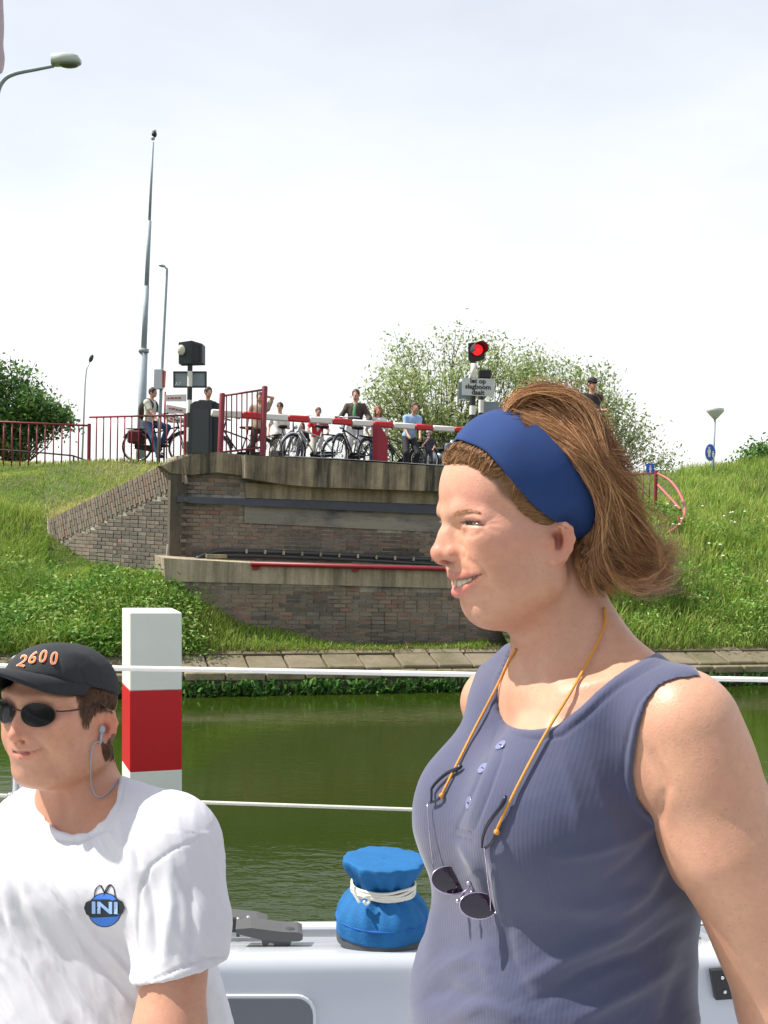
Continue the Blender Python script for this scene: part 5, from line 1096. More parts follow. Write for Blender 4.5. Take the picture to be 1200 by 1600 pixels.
spots = [(HP(686, 862, 0), 0.015, (208, 122, 104), 0.8), (HP(712, 864, 24), 0.008, (206, 128, 108), 0.6), (HP(742, 868, 60), 0.022, (214, 140, 116), 0.6), (HP(745, 780, 70), 0.02, (218, 150, 136), 0.6), (HP(790, 835, 88), 0.025, (216, 146, 128), 0.5), (HP(880, 850, 108), 0.02, (214, 130, 108), 0.5), (HP(748, 955, 0), 0.016, (214, 150, 128), 0.4), (HP(738, 830, 48), 0.010, (200, 130, 108), 0.5)]
for m in (lambda p: p, MIR):
    spots += [([m(p) for p in ULp[:4]], 0.0046, (186, 98, 92), 1.0), ([m(p) for p in LLp[:4]], 0.0056, (206, 110, 104), 1.0), ([m(p - HS * 6 * SW) for p in MCp[:4]], 0.0034, (84, 38, 36), 0.9), (m(HP(701, 879, 11)), 0.0052, (96, 46, 38), 0.9), (m(HP(874, 842, 102)), 0.010, (140, 70, 56), 0.85)]  # lip tints; shade inside nostrils and ear hollows painted into the skin colour
spots = [q for q in spots if not isinstance(q[0], list)]
BC = paint(BV, (198, 150, 124), spots)
BVn = np.where((((BV - C0) @ HS) < 0)[:, None], BV - 2 * ((BV - C0) @ HS)[:, None] * HS, BV); pxn, _ = proj(BVn); nearface = np.abs((BV - C0) @ HS) < 0.06
for poly, col, fe in (([(698, 894), (706, 891.5), (714, 893), (725, 894), (742, 895), (756, 896), (742, 899.5), (728, 903), (712, 906.5), (701, 907)], (184, 112, 98), 3.0), ([(704, 917), (722, 915.5), (738, 908.5), (753, 897.5), (746, 906), (736, 919), (724, 931), (708, 934), (701, 926)], (204, 120, 108), 3.5), ([(704, 907), (712, 906.5), (728, 903), (753, 896.8), (738, 908), (722, 915), (704, 917)], (92, 46, 42), 2.0)):
    d, _ = dist_poly(pxn, poly + [poly[0]]); sd = np.where(inside(pxn, poly), d, -d); w = (np.clip(0.5 + sd / fe, 0, 1) * nearface)[:, None]; BC = BC * (1 - w) + np.array(srgb(*col)) * w
px, _ = proj(BV)
hl = [(690, 730), (720, 726), (750, 740), (768, 756), (780, 776), (800, 792), (816, 808), (832, 820), (852, 821), (866, 814)]
E1 = spline([(714, 689), (735, 695), (762, 709), (795, 745), (835, 790), (875, 818), (905, 842), (925, 858)], 40); E2 = spline([(796, 641), (824, 655), (856, 682), (890, 722), (914, 755), (928, 785), (931, 808), (928, 838)], 40)
scalp = hl + [tuple(p) for p in E1[30::-1]] + [(700, 694), (688, 712)]
ins = inside(px, scalp) & (((BV - C0) @ HS) > -0.02); dd, _ = dist_poly(px, hl); ww = (ins * np.clip(dd / 9, 0, 1))[:, None] * 0.8; BC = BC * (1 - ww) + np.array(srgb(92, 66, 46)) * ww
woman = thing('person', 'person standing at right in profile with a wide blue headband and grey blue sleeveless top', 'person', WP(880, 1600, 0.05) * [1, 1, 0] + [0, 0, 0.95])
M_skin = mat('skin', attr=True, rough=0.42, noise=0.08, nscale=110, bump=0.12, bscale=420, sss=0.12, spec=0.4, freck=0.35)
mesh_obj('body', BV, BQ, M_skin, woman, col=BC)
bvh_body = BVHTree.FromPolygons(BV.tolist(), BQ.tolist())
M_eye = mat('dark_eye', srgb(48, 34, 28), rough=0.12); M_tooth = mat('tooth', srgb(232, 222, 200), rough=0.25)
def hitpx(bvh, x, y, off=0.0, default=None):
    r = norm(ray(x, y)); h = bvh.ray_cast(Vector(CAM), Vector(r))
    if h[0] is None: return default, None
    return np.array(h[0]) - r * off, np.array(h[1])
up_ = spline([(721, 817.5), (728, 814.8), (737, 814.2), (748, 816.5), (756, 820.5)], 15); dn_ = spline([(720, 817), (728, 820), (738, 821), (748, 821.3), (757, 820.5)], 15)
EV = []; EC = []
for (a, b) in zip(up_, dn_):
    for t in np.linspace(0, 1, 5):
        x, y = a * (1 - t) + b * t; h, n_ = hitpx(bvh_body, x, y, 0.0002 + 0.0006 * math.sin(math.pi * t)); EV.append(h)
        iris = abs(x - 733.5) < 6.5; EC.append(srgb(52, 36, 26) if iris else srgb(112, 88, 76))
EV = np.array(EV); EF = np.array([(i * 5 + j, i * 5 + j + 1, i * 5 + 6 + j, i * 5 + 5 + j) for i in range(14) for j in range(4)])
for m in (lambda p: p, MIR): mesh_obj('eye', np.array([m(p) for p in EV]), EF, mat('eye_surface', attr=True, rough=0.1), woman, col=EC)
mc_ = spline(MCp, 22); V = []; TC = []
for k, p in enumerate(mc_[:18]):                                   # upper row of teeth between the lips
    hh = np.interp(k, [0, 5, 12, 17], [8.5, 8.0, 5.0, 2.4]); gap = 1.0 if k % 3 else 0.0
    for t in np.linspace(-1, 1, 5): V.append(p + (HU * hh * t - HS * (3.2 + 0.7 * (1 - gap)) - HF * (2.0 + 1.2 * t * t)) * SW); TC.append(np.array(srgb(222, 208, 186)) * (1.0 if gap else 0.72) * np.interp(k, [0, 17], [1, 0.8]))
F = [(i * 5 + j, i * 5 + j + 1, i * 5 + 6 + j, i * 5 + 5 + j) for i in range(17) for j in range(4)]; V = np.array(V); MV = V - 2 * ((V - C0) @ HS)[:, None] * HS
mesh_obj('teeth', np.concatenate([V, MV]), np.array(F + [tuple(q + len(V) for q in f) for f in F]), mat('tooth_enamel', attr=True, rough=0.3), woman, col=np.array(TC + TC))
# headband on the skull
KC = HP(835, 752, 0)
def on_ell(x, y, infl, rad=(142, 110, 117), c=KC):
    R = (np.array(rad) + infl) * SW; o = HAX @ (CAM - c) / R; d = HAX @ norm(ray(x, y)) / R
    a, b, cc = d @ d, 2 * o @ d, o @ o - 1; D = b * b - 4 * a * cc
    t = (-b - math.sqrt(max(D, 0))) / (2 * a); p = CAM + norm(ray(x, y)) * t
    if D < 0:
        q = HAX @ (p - c) / R; p = c + (q / np.linalg.norm(q) * R) @ HAX
    return p
nv, nw = 40, 11; G = np.zeros((2 * nv - 1, nw, 3))
for i in range(nv):
    for j in range(nw):
        w = j / (nw - 1); un = []
        for q in (E1[i], E2[i]):
            u_ = HAX @ (on_ell(q[0], q[1], 0) - KC) / (np.array((142, 110, 117)) * SW); u_[1] = 0 if i == 0 else u_[1]; un.append(u_ / np.linalg.norm(u_))
        om = math.acos(np.clip(un[0] @ un[1], -1, 1)); u_ = (math.sin((1 - w) * om) * un[0] + math.sin(w * om) * un[1]) / math.sin(om)
        p = KC + (u_ * (np.array((142, 110, 117)) + 5.0 + 3.5 * math.sin(math.pi * w) + 0.9 * math.sin(i * 0.55 + w * 5)) * SW) @ HAX
        G[nv - 1 + i, j] = p; G[nv - 1 - i, j] = MIR(p)
V = G.reshape(-1, 3); F = np.array([(i * nw + j, i * nw + j + 1, (i + 1) * nw + j + 1, (i + 1) * nw + j) for i in range(2 * nv - 2) for j in range(nw - 1)])
M_band = mat('headband_cloth', srgb(25, 55, 108), rough=0.9, noise=0.12, nscale=30, bump=0.12, bscale=1400)
hb = mesh_obj('headband', V, F, M_band, woman); sm = hb.modifiers.new('thick', 'SOLIDIFY'); sm.thickness = 0.0022; sm.offset = 0; ss = hb.modifiers.new('sub', 'SUBSURF'); ss.levels = 1; ss.render_levels = 1
# hair
Hs = Sdf(HP(1080, 960, 0) - 0.19, HP(800, 600, 0) + 0.19, 0.0028); 
Hs.lo = Hs.lo
Hs.ell(HP(876, 750, 0), px_(86, 114, 100), HAX, k=0.01); Hs.ell(HP(920, 812, 0), px_(54, 96, 86), HAX, k=0.02)
E = lambda i: HP(*E2[i], 0)
pn_ = norm(np.cross(HS, E(34) - E(0))); pn_ = pn_ if pn_ @ HF > 0 else -pn_
Hs.half(E(0) - pn_ * 0.004, pn_, k=0.004)
Hc = Sdf(Hs.lo, Hs.lo + Hs.h * (Hs.n - 1), Hs.h); Hc.ell(HP(835, 752, 0), px_(144.5, 112.5, 119.5), HAX, k=0); Hc.half(E(0) + pn_ * 0.016, pn_); q_ = min(Hs.F.shape[0], Hc.F.shape[0]); Hs.F = np.minimum(Hs.F[:q_, :Hc.F.shape[1], :Hc.F.shape[2]], Hc.F[:q_, :Hs.F.shape[1], :Hs.F.shape[2]]); Hs.n = np.array(Hs.F.shape)
for m in (lambda p: p, MIR):
    Hs.chain([m(HP(932, 830, 70)), m(HP(925, 880, 66)), m(HP(945, 915, 60))], [24 * SW, 21 * SW, 9 * SW], k=0.014); Hs.chain([m(HP(965, 820, 45)), m(HP(985, 880, 50)), m(HP(1020, 893, 55))], [26 * SW, 17 * SW, 5 * SW], k=0.014)
HV, HQ = Hs.mesh(2)
M_hairbase = mat('hair_base', srgb(92, 62, 40), rough=0.6, noise=0.4, nscale=60, bump=0.5, bscale=200)
hair = mesh_obj('hair', HV, HQ, M_hairbase, woman)
bvh_hair = BVHTree.FromPolygons(HV.tolist(), HQ.tolist())
guides = [[(798, 642), (822, 618), (866, 611), (905, 634), (940, 682), (966, 738), (980, 790)],
          [(800, 643), (832, 626), (876, 640), (916, 672), (948, 722), (968, 772), (990, 825), (1016, 860), (1046, 864)],
          [(806, 647), (842, 650), (888, 676), (932, 718), (962, 772), (970, 830), (990, 876), (1024, 890), (1048, 876)],
          [(818, 654), (856, 676), (900, 708), (938, 756), (950, 810), (958, 866), (982, 908), (1022, 918), (1042, 896), (1034, 874)],
          [(850, 678), (888, 716), (922, 760), (940, 800), (940, 846), (946, 892), (968, 928)],
          [(895, 728), (920, 764), (934, 800), (930, 838), (922, 872), (928, 908), (946, 934)],
          [(922, 772), (932, 800), (930, 826), (914, 850), (906, 876), (914, 906), (930, 926)]]
GD_ = np.array([spline(g, 18) for g in guides])
band_poly = [tuple(p) for p in E1] + [tuple(p) for p in E2[::-1]]
def hair_strands(n, jit, lift, seed, gsel=None, ext=0.0, ln=(0.75, 1.0), per=26, spread=3.0):
    r = np.random.default_rng(seed); out = []; tone = []
    while len(out) < n:                                            # one lock after another: strands of a lock share its wave
        g = (r.random() if gsel is None else r.uniform(*gsel)) * (len(guides) - 1); i = min(int(g), len(guides) - 2); w = g - i
        p = GD_[i] * (1 - w) + GD_[i + 1] * w; a0 = r.uniform(0, 0.35) if r.random() < 0.4 else 0.0; b0 = a0 + r.uniform(*ln) * (1 - a0)
        ph = r.uniform(0, 6.28, 2); fr = r.uniform(0.6, 1.5, 2); tt = np.linspace(0, 1, 14); grow = 0.2 + 0.8 * tt; amp = jit * r.uniform(0.4, 1.3); lo_ = r.normal(0, jit * 0.3, 2); lt = r.random()
        ex = (r.uniform(0.2, 1) * ext, r.normal(-0.35, 0.5) * ext); lk = r.uniform(0.2, 1) * lift
        for _ in range(per):
            b = b0 * r.uniform(0.93, 1.0); u = np.linspace(a0, b, 14) * 17; k = np.minimum(u.astype(int), 16); q = p[k] + (p[k + 1] - p[k]) * (u - k)[:, None]
            q = q + np.stack([np.sin(tt * 5.5 * fr[0] + ph[0]), np.sin(tt * 5.5 * fr[1] + ph[1])], 1) * amp * grow[:, None] + lo_
            q = q + r.normal(0, spread, 2) * (0.35 + np.minimum(tt * 4, 0.8) - 0.75 * tt)[:, None] + r.normal(0, 1.2, 2) * tt[:, None] ** 2
            if ext: q[-5:] += np.outer(np.linspace(0, 1, 5) ** 1.5, ex)
            out_b = np.convolve(np.pad((~inside(q, band_poly)).astype(float), 1, 'edge'), np.ones(3) / 3, 'valid')
            ds = []
            for x, y in q:
                h = bvh_hair.ray_cast(Vector(CAM), Vector(norm(ray(x, y)))); ds.append(np.nan if h[0] is None else (np.array(h[0]) - CAM) @ CF)
            ds = np.array(ds); ok = ~np.isnan(ds)
            if ok.sum() == 0: continue
            ds = np.interp(np.arange(14), np.arange(14)[ok], ds[ok]); ds = np.convolve(np.pad(ds, 2, 'edge'), np.ones(5) / 5, 'valid') - lk * r.uniform(0.5, 1.1) * np.sin(np.clip(tt * 1.1, 0, 1) * 2.2) * np.where(out_b > 0.99, 1, 0)
            out.append([P(x, y, z) for (x, y), z in zip(q, ds)]); tone.append(np.clip(0.6 * lt + 0.5 * r.random(), 0, 1))
    return np.array(out), np.array(tone)
tones = np.array([srgb(100, 68, 44), srgb(152, 106, 70), srgb(196, 144, 96), srgb(226, 184, 136)])
def tone_col(t, m): 
    x = np.clip(t, 0, 0.999) * 3; i = x.astype(int); c = tones[i] + (tones[i + 1] - tones[i]) * (x - i)[:, None]; return np.repeat(c, m * 3, 0)
M_hair = mat('hair_strands', attr=True, rough=0.36, spec=0.6)
parts = [hair_strands(8600, 9, 0.012, 1, per=34), hair_strands(1500, 18, 0.018, 2, (0.0, 0.62), per=9, spread=4), hair_strands(900, 18, 0.015, 3, (0.15, 1.0), 24, (0.95, 1.0), per=10, spread=4), hair_strands(520, 22, 0.018, 4, (0.0, 0.16), 14, per=5, spread=7), hair_strands(520, 26, 0.02, 7, (0.1, 0.8), 38, (0.92, 1.0), per=7, spread=6)]
pa = np.concatenate([p[0] for p in parts]); to = np.concatenate([p[1] for p in parts]); prof = np.concatenate([np.linspace(0.00029, 0.00027, 9), np.linspace(0.00024, 0.00006, 5)])
V, F = strands(pa, np.tile(prof, (len(pa), 1))); mesh_obj('hair_strands', V, F, M_hair, woman, kind='stuff', col=tone_col(to ** 1.3, 14))
# front lock and temple hair under the band's lower edge
r = np.random.default_rng(5); out = []; to = []
hls = spline(hl, 60)
for _ in range(3000):
    u = r.random() ** 1.0; a = hls[int(u * 59)]; e1 = E1[min(int((u * 0.80 + r.uniform(0.04, 0.20)) * 39), 38)] if u > 0.02 else E1[0]
    lift = (11 if u < 0.3 else 4) * r.uniform(0.3, 1); tt = np.linspace(-0.06, 1.12, 9); bow = r.normal(0, 2.5); a = a + r.normal(0, 2.2, 2) + (np.array(e1) - a) * abs(r.normal(0, 0.12)) - np.array([1.5, 0.0]) * (u < 0.2)
    ctrl = (a + e1) / 2 + np.array([-6, -4]) * (1 if u < 0.35 else 0.25) + r.normal(0, 2, 2)
    q = [(1 - t) ** 2 * a + 2 * t * (1 - t) * ctrl + t * t * e1 for t in np.clip(tt, -0.1, 1.15)]
    out.append([on_ell(x, y, 1.0 + lift * math.sin(min(max(t, 0), 1) * math.pi) ** 0.8) for (x, y), t in zip(q, tt)]); to.append(r.random())
out = np.array(out); mir = out - 2 * ((out - C0) @ HS)[..., None] * HS; out = np.concatenate([out, mir[::2]]); to = np.array(to + to[::2])
V, F = strands(out, np.tile(np.linspace(0.00030, 0.00032, 9), (len(out), 1))); mesh_obj('front_hair', V, F, mat('front_hair_strands', attr=True, rough=0.6, spec=0.3), woman, kind='stuff', col=tone_col(0.05 + to * 0.5, 9) * np.array([0.88, 0.98, 1.05]))
# eyebrow and lashes
out = []; to = []
for _ in range(150):
    u = r.random(); x = 709 + 37 * u; y = 806 - 8 * math.sin(min(u * 1.25, 1) * 1.6) + 6 * max(0, u - 0.6) + r.normal(0, 1.6 * (1 - 0.6 * u)); pts = []
    for k in range(5): h, nn_ = hitpx(bvh_body, x + k * 1.7, y - k * (0.9 - 1.2 * u), 0.0004 + 0.0005 * math.sin(k * 0.8), None); pts.append(h)
    if all(p is not None for p in pts): out.append(pts); to.append(r.uniform(0.2, 0.8))
for _ in range(26):
    u = r.random(); x = 720 + 34 * u; y = 815.5 - 2.5 * math.sin(u * math.pi); h, nn_ = hitpx(bvh_body, x, y, 0.0006)
    if h is not None: out.append([h + (HF * 0.9 + HS * 0.3 - HU * 0.5) * k * 0.0008 for k in range(5)]); to.append(0.0)
out = np.array(out); out = np.concatenate([out, out - 2 * ((out - C0) @ HS)[..., None] * HS]); to = np.array(to * 2)
V, F = strands(out, np.tile(np.linspace(0.00035, 0.0001, 5), (len(out), 1))); mesh_obj('eyebrow', V, F, M_hair, woman, kind='stuff', col=tone_col(to, 5))

# sleeveless top: the torso, a little larger, with neck and arm openings
T = Sdf(np.array([0.0, 0.84, 1.77]), hi - [0, 0, 0.22], 0.0024); torso_w(T); shoulder_w(T)
T.cap(WP(1000, 1290, 0.0), WP(985, 1500, 0.03), RW_(70), RW_(90), k=0.04); T.cap(WP(800, 1280, -0.01), WP(815, 1420, 0.0), RW_(66), RW_(60), k=0.05); T.cap(WP(925, 1330, -0.06), WP(860, 1560, -0.05), RW_(60), RW_(110), k=0.06)
T.F -= np.float32(0.0035)
def clip_px(S, poly, rounding=0.0):
    mk = np.abs(S.F) < 0.02; ii = np.argwhere(mk); p = S.lo + S.h * ii; q, z = proj(p); d, _ = dist_poly(q, list(poly) + [poly[0]]); sd = np.where(inside(q, poly), d, -d) * z / FPX
    f = S.F[mk]; S.F[mk] = np.maximum(f, sd.astype(np.float32))
    big = ~mk & (S.F < 0); ii = np.argwhere(big); q, z = proj(S.lo + S.h * ii); f = S.F[big]; f[inside(q, poly)] = 0.02; S.F[big] = f
neckline = [(806, 1004), (794, 1035), (782, 1065), (777, 1095), (780, 1117), (790, 1131), (812, 1139), (832, 1141), (868, 1136), (905, 1106), (932, 1080), (960, 1056), (1000, 1032), (1036, 1014)]
armhole = [(1099, 1058), (1078, 1058), (1052, 1062), (1030, 1072), (1013, 1092), (1002, 1125), (993, 1170), (990, 1210), (996, 1245), (1010, 1266), (1032, 1281)]
far_arm = [(757, 1026), (744, 1048), (734, 1078), (726, 1108), (722, 1135)]
clip_px(T, neckline + [(1036, 880), (700, 880), (740, 1000), (770, 1014)]); clip_px(T, armhole + [(1075, 1300), (1250, 1300), (1250, 900), (1066, 960), (1090, 1046)]); clip_px(T, far_arm + [(680, 1135), (680, 990), (757, 990)])
T.half(np.array([0, 0, 1.80]), A3(0, 0, -1))
TV, TQ = T.mesh(2)
qx, _ = proj(TV); bd = np.minimum(dist_poly(qx, neckline)[0], np.minimum(dist_poly(qx, armhole)[0], dist_poly(qx, far_arm)[0])) < 9
for _ in range(7): TV = laplace(TV, TQ, 0.5, bd.astype(float))
sh = lambda poly, dx, dy: [(x + dx, y + dy) for x, y in poly]
folds = [(sh(neckline[5:], 5, 7), 5, 0.0016), (sh(neckline[:6], -6, 3), 5, 0.0013), (sh(neckline[5:], 11, 15), 2.6, -0.0012), (sh(armhole[1:], -8, 4), 5, 0.0016), (sh(armhole[1:], -17, 6), 2.6, -0.0012),
         ([(776, 1142), (760, 1185), (735, 1245), (716, 1295)], 2.8, -0.0024), ([(790, 1148), (782, 1190), (764, 1240), (742, 1296)], 2.8, -0.0018), ([(783, 1145), (771, 1187), (749, 1242), (729, 1295)], 5, 0.0012), ([(714, 1294), (742, 1303)], 2.5, -0.002), ([(712, 1306), (740, 1314)], 2.5, -0.002),
         ([(722, 1322), (732, 1342), (742, 1358)], 5, 0.003), ([(766, 1350), (774, 1380), (780, 1420)], 6, 0.003), ([(752, 1340), (762, 1385), (770, 1440)], 9, -0.003),
         ([(1026, 1286), (985, 1312), (930, 1330), (870, 1340)], 9, 0.003), ([(1028, 1304), (990, 1345), (950, 1375)], 10, -0.003), ([(1040, 1335), (1010, 1390), (960, 1430)], 12, 0.004),
         ([(820, 1535), (890, 1492), (960, 1462), (1040, 1405)], 13, 0.005), ([(840, 1565), (920, 1518), (1000, 1490), (1075, 1440)], 12, -0.005), ([(900, 1590), (980, 1550), (1065, 1500)], 13, 0.005), ([(1080, 1480), (1055, 1540), (1040, 1600)], 14, -0.004),
         ([(760, 1480), (770, 1530), (800, 1580)], 14, 0.003), ([(690, 1510), (730, 1500), (770, 1512)], 10, 0.0025), ([(660, 1560), (700, 1545), (750, 1560)], 12, -0.003), ([(700, 1590), (760, 1570), (820, 1590)], 12, 0.003), ([(860, 1420), (930, 1418), (1000, 1400)], 16, 0.003), ([(790, 1440), (800, 1500), (830, 1560)], 9, -0.003),
         ([(880, 1180), (900, 1260), (905, 1340)], 10, 0.0015), ([(925, 1200), (950, 1270), (960, 1320)], 8, 0.0012)]
TV = sculpt(TV, TQ, folds)
qx, _ = proj(TV); nn = vnormals(TV, TQ); low = np.clip((qx[:, 1] - 1330) / 150, 0.25, 1); TV = TV + nn * (low * 0.0016 * ridged(qx, -0.55, 42, 150, 3))[:, None]
nn = vnormals(TV, TQ); TV = TV + nn * (0.0008 * noise2(TV[:, [0, 2]] + TV[:, [1, 1]] * 0.7, 38, 4) + 0.0012 * noise2(TV[:, [0, 2]] - TV[:, [1, 1]], 16, 6))[:, None]
def knit(name, col, period, col2):
    m = mat(name, col, rough=0.9, noise=0.35, nscale=14, col2=col2); t = m.node_tree; b = t.nodes['Principled BSDF']; tcn = t.nodes.new('ShaderNodeTexCoord')
    b.inputs['Sheen Weight'].default_value = 0.25; b.inputs['Sheen Roughness'].default_value = 0.5
    dt = t.nodes.new('ShaderNodeVectorMath'); dt.operation = 'DOT_PRODUCT'; dt.inputs[1].default_value = tuple(norm(NL * 0.8 + CR * 0.35)); t.links.new(tcn.outputs['Object'], dt.inputs[0])
    ml = t.nodes.new('ShaderNodeMath'); ml.operation = 'MULTIPLY'; ml.inputs[1].default_value = 2 * math.pi / period; t.links.new(dt.outputs['Value'], ml.inputs[0]); sn = t.nodes.new('ShaderNodeMath'); sn.operation = 'SINE'; t.links.new(ml.outputs[0], sn.inputs[0])
    n = t.nodes.new('ShaderNodeTexNoise'); n.inputs['Scale'].default_value = 700; t.links.new(tcn.outputs['Object'], n.inputs[0]); ad = t.nodes.new('ShaderNodeMath'); ad.operation = 'MULTIPLY_ADD'; ad.inputs[1].default_value = 0.35; t.links.new(sn.outputs[0], ad.inputs[0]); t.links.new(n.outputs[0], ad.inputs[2])
    bp = t.nodes.new('ShaderNodeBump'); bp.inputs['Strength'].default_value = 0.13; bp.inputs['Distance'].default_value = 0.0012; t.links.new(ad.outputs[0], bp.inputs['Height']); t.links.new(bp.outputs[0], b.inputs['Normal']); return m
M_top = knit('slate_knit', srgb(72, 75, 102), 0.0042, srgb(62, 65, 90))
top = mesh_obj('tank_top', TV, TQ, M_top, woman)
bvh_top = BVHTree.FromPolygons(TV.tolist(), TQ.tolist()); allV = np.concatenate([TV, BV]); bvh_tb = BVHTree.FromPolygons(allV.tolist(), TQ.tolist() + (BQ + len(TV)).tolist())
M_btn = mat('button', srgb(120, 124, 158), rough=0.18, spec=0.8)
for x, y in ((783, 1165), (755, 1201), (733, 1255)):
    h, n_ = hitpx(bvh_top, x, y); n_ = n_ if n_ @ (CAM - h) > 0 else -n_; u = norm(np.cross(n_, CU)); v = np.cross(n_, u); r_ = RW_(9.5)
    MB().lathe(h - n_ * 0.0005, [(r_, 0), (r_ * 1.03, 0.0012), (r_ * 0.92, 0.0022), (r_ * 0.7, 0.0015), (r_ * 0.1, 0.0014)], 20, [u, v, n_]).build('button', M_btn, woman, smooth=True)
    for sx in (-1, 1): MB().ball(h + n_ * 0.0011 + u * sx * r_ * 0.25, 0.0007, 6).build('button_hole', M_blk, woman)
# trousers below the frame, down to the cockpit floor
Lg = Sdf(np.array([-0.05, 0.85, 0.72]), np.array([0.45, 1.45, 1.95]), 0.012); hc = WP(872, 1640, 0.04); hc = np.array([hc[0], hc[1], 1.68])
Lg.ell(hc, (0.15, 0.19, 0.12), TAX, k=0.05)
for s in (-1, 1): Lg.chain([hc + NL * s * 0.09 - UPV * 0.03, hc + NL * s * 0.10 + NF * 0.02 - UPV * 0.48, hc + NL * s * 0.11 - UPV * 0.92], [0.10, 0.07, 0.06], k=0.04)
V, Q = Lg.mesh(1); mesh_obj('trousers', V, Q, cloth((60, 62, 74)), woman)

# sunglasses hanging on an orange cord
def surf(x, y, off=0.004):
    for k in range(0, 60, 2):
        h, n_ = hitpx(bvh_tb, x + k, y, off)
        if h is not None: return P(x, y, (h - CAM) @ CF)
    return None
def surf_old(x, y, off=0.004):
    h, n_ = hitpx(bvh_tb, x, y, off); return h
sgl = thing('sunglasses', 'thin framed oval sunglasses hanging on an orange cord over the sleeveless top', 'sunglasses', surf(725, 1380))
M_lens = mat('dark_purple_lens', srgb(34, 22, 36), rough=0.08, spec=0.7); M_wire = mat('violet_wire', srgb(186, 170, 200), rough=0.22, metal=0.9); M_tip = mat('temple_tip', srgb(24, 24, 44), rough=0.3)
def ring(cx, cy, a, b, rot, n=28): 
    q = np.linspace(0, 2 * math.pi, n + 1)[:-1]; c, s = math.cos(rot), math.sin(rot); return [(cx + c * a * math.cos(t) - s * b * math.sin(t), cy + s * a * math.cos(t) + c * b * math.sin(t)) for t in q]
for cx, cy, a, b, rot, d0, tilt in ((705, 1375, 31, 22, 0.10, 0.014, 0.4), (748, 1415, 30, 21, 0.08, 0.022, 0.5)):
    zc = (surf(cx, cy, 0.0) - CAM) @ CF - d0; R = ring(cx, cy, a, b, rot); pts = [P(x, y, zc + (y - cy) * -0.00022 + (x - cx) * 0.0001) for x, y in R]; c = P(cx, cy, zc)
    MB().add(pts + [c - CF * 0.0015], [(i, (i + 1) % 28, 28) for i in range(28)]).build('lens', M_lens, sgl, smooth=True)
    MB().tube(pts, 0.00075, 6, False, closed=True).build('rim', M_wire, sgl, smooth=True)
zb = (surf(725, 1395, 0) - CAM) @ CF - 0.02
MB().tube(spline([P(x, y, zb) for x, y in ((728, 1378), (733, 1383), (730, 1390), (722, 1396), (720, 1405), (724, 1412))], 16), 0.0008, 6).build('bridge', M_wire, sgl, smooth=True)
for x, y in ((733, 1380), (738, 1395), (716, 1408), (723, 1410)): MB().ball(P(x, y, zb - 0.001), (0.003, 0.002, 0.0022), 10).build('nose_pad', M_wire, sgl, smooth=True)
for tip, wire in (([(722, 1196), (712, 1202), (698, 1208), (682, 1222), (670, 1238), (667, 1252)], [(667, 1254), (670, 1290), (674, 1330), (677, 1356)]), ([(791, 1243), (784, 1258), (772, 1274), (760, 1292), (754, 1310), (753, 1324)], [(757, 1326), (760, 1355), (763, 1385), (766, 1402), (766, 1430)])):
    q = spline(tip, 16); q = [(x, y) for x, y in q]; rr = np.concatenate([[0.0012], np.full(3, 0.0022), np.linspace(0.002, 0.0011, 12)])
    p3 = [surf(max(x, 674), y, 0.008) for x, y in q]; tp = MB().tube(p3, rr, 8).build('temple', M_tip, sgl, smooth=True)
    p4 = [surf(max(x, 668), y, 0.009) for x, y in spline(wire, 10)]; MB().tube(p4, 0.0006, 6).build('temple_wire', M_wire, tp, smooth=True)
cord = thing('glasses_cord', 'thin orange cord around the neck holding the sunglasses', 'cord', surf(860, 1160)); M_cord = mat('orange_cord', srgb(206, 142, 50), rough=0.6, bump=0.4, bscale=900)
for pts, loop in (([(690, 1243), (697, 1228), (712, 1198), (740, 1142), (770, 1085), (794, 1036), (806, 1014)], [(690, 1243), (683, 1250), (672, 1254)]), ([(776, 1300), (780, 1288), (805, 1235), (850, 1150), (893, 1080), (920, 1030), (941, 988), (946, 970), (944, 950)], [(776, 1300), (770, 1315), (757, 1326)])):
    q = spline(pts, 40); p3 = [surf(x, y, 0.0035 + 0.003 * math.sin(math.pi * i / 39)) for i, (x, y) in enumerate(q)]; p3 = [p for p in p3 if p is not None]
    p3 = np.array(p3); 
    for _ in range(2): p3[1:-1] = 0.25 * p3[:-2] + 0.5 * p3[1:-1] + 0.25 * p3[2:]
    MB().tube(p3, 0.0014, 8).build('cord', M_cord, cord, smooth=True)
    MB().tube(spline([surf(max(x, 664), y, 0.007) for x, y in loop], 10), 0.0013, 8).build('cord_loop', M_tip, cord, smooth=True); MB().ball(surf(*loop[0], 0.006), 0.0028, 10).build('cord_slider', M_cord, cord, smooth=True)
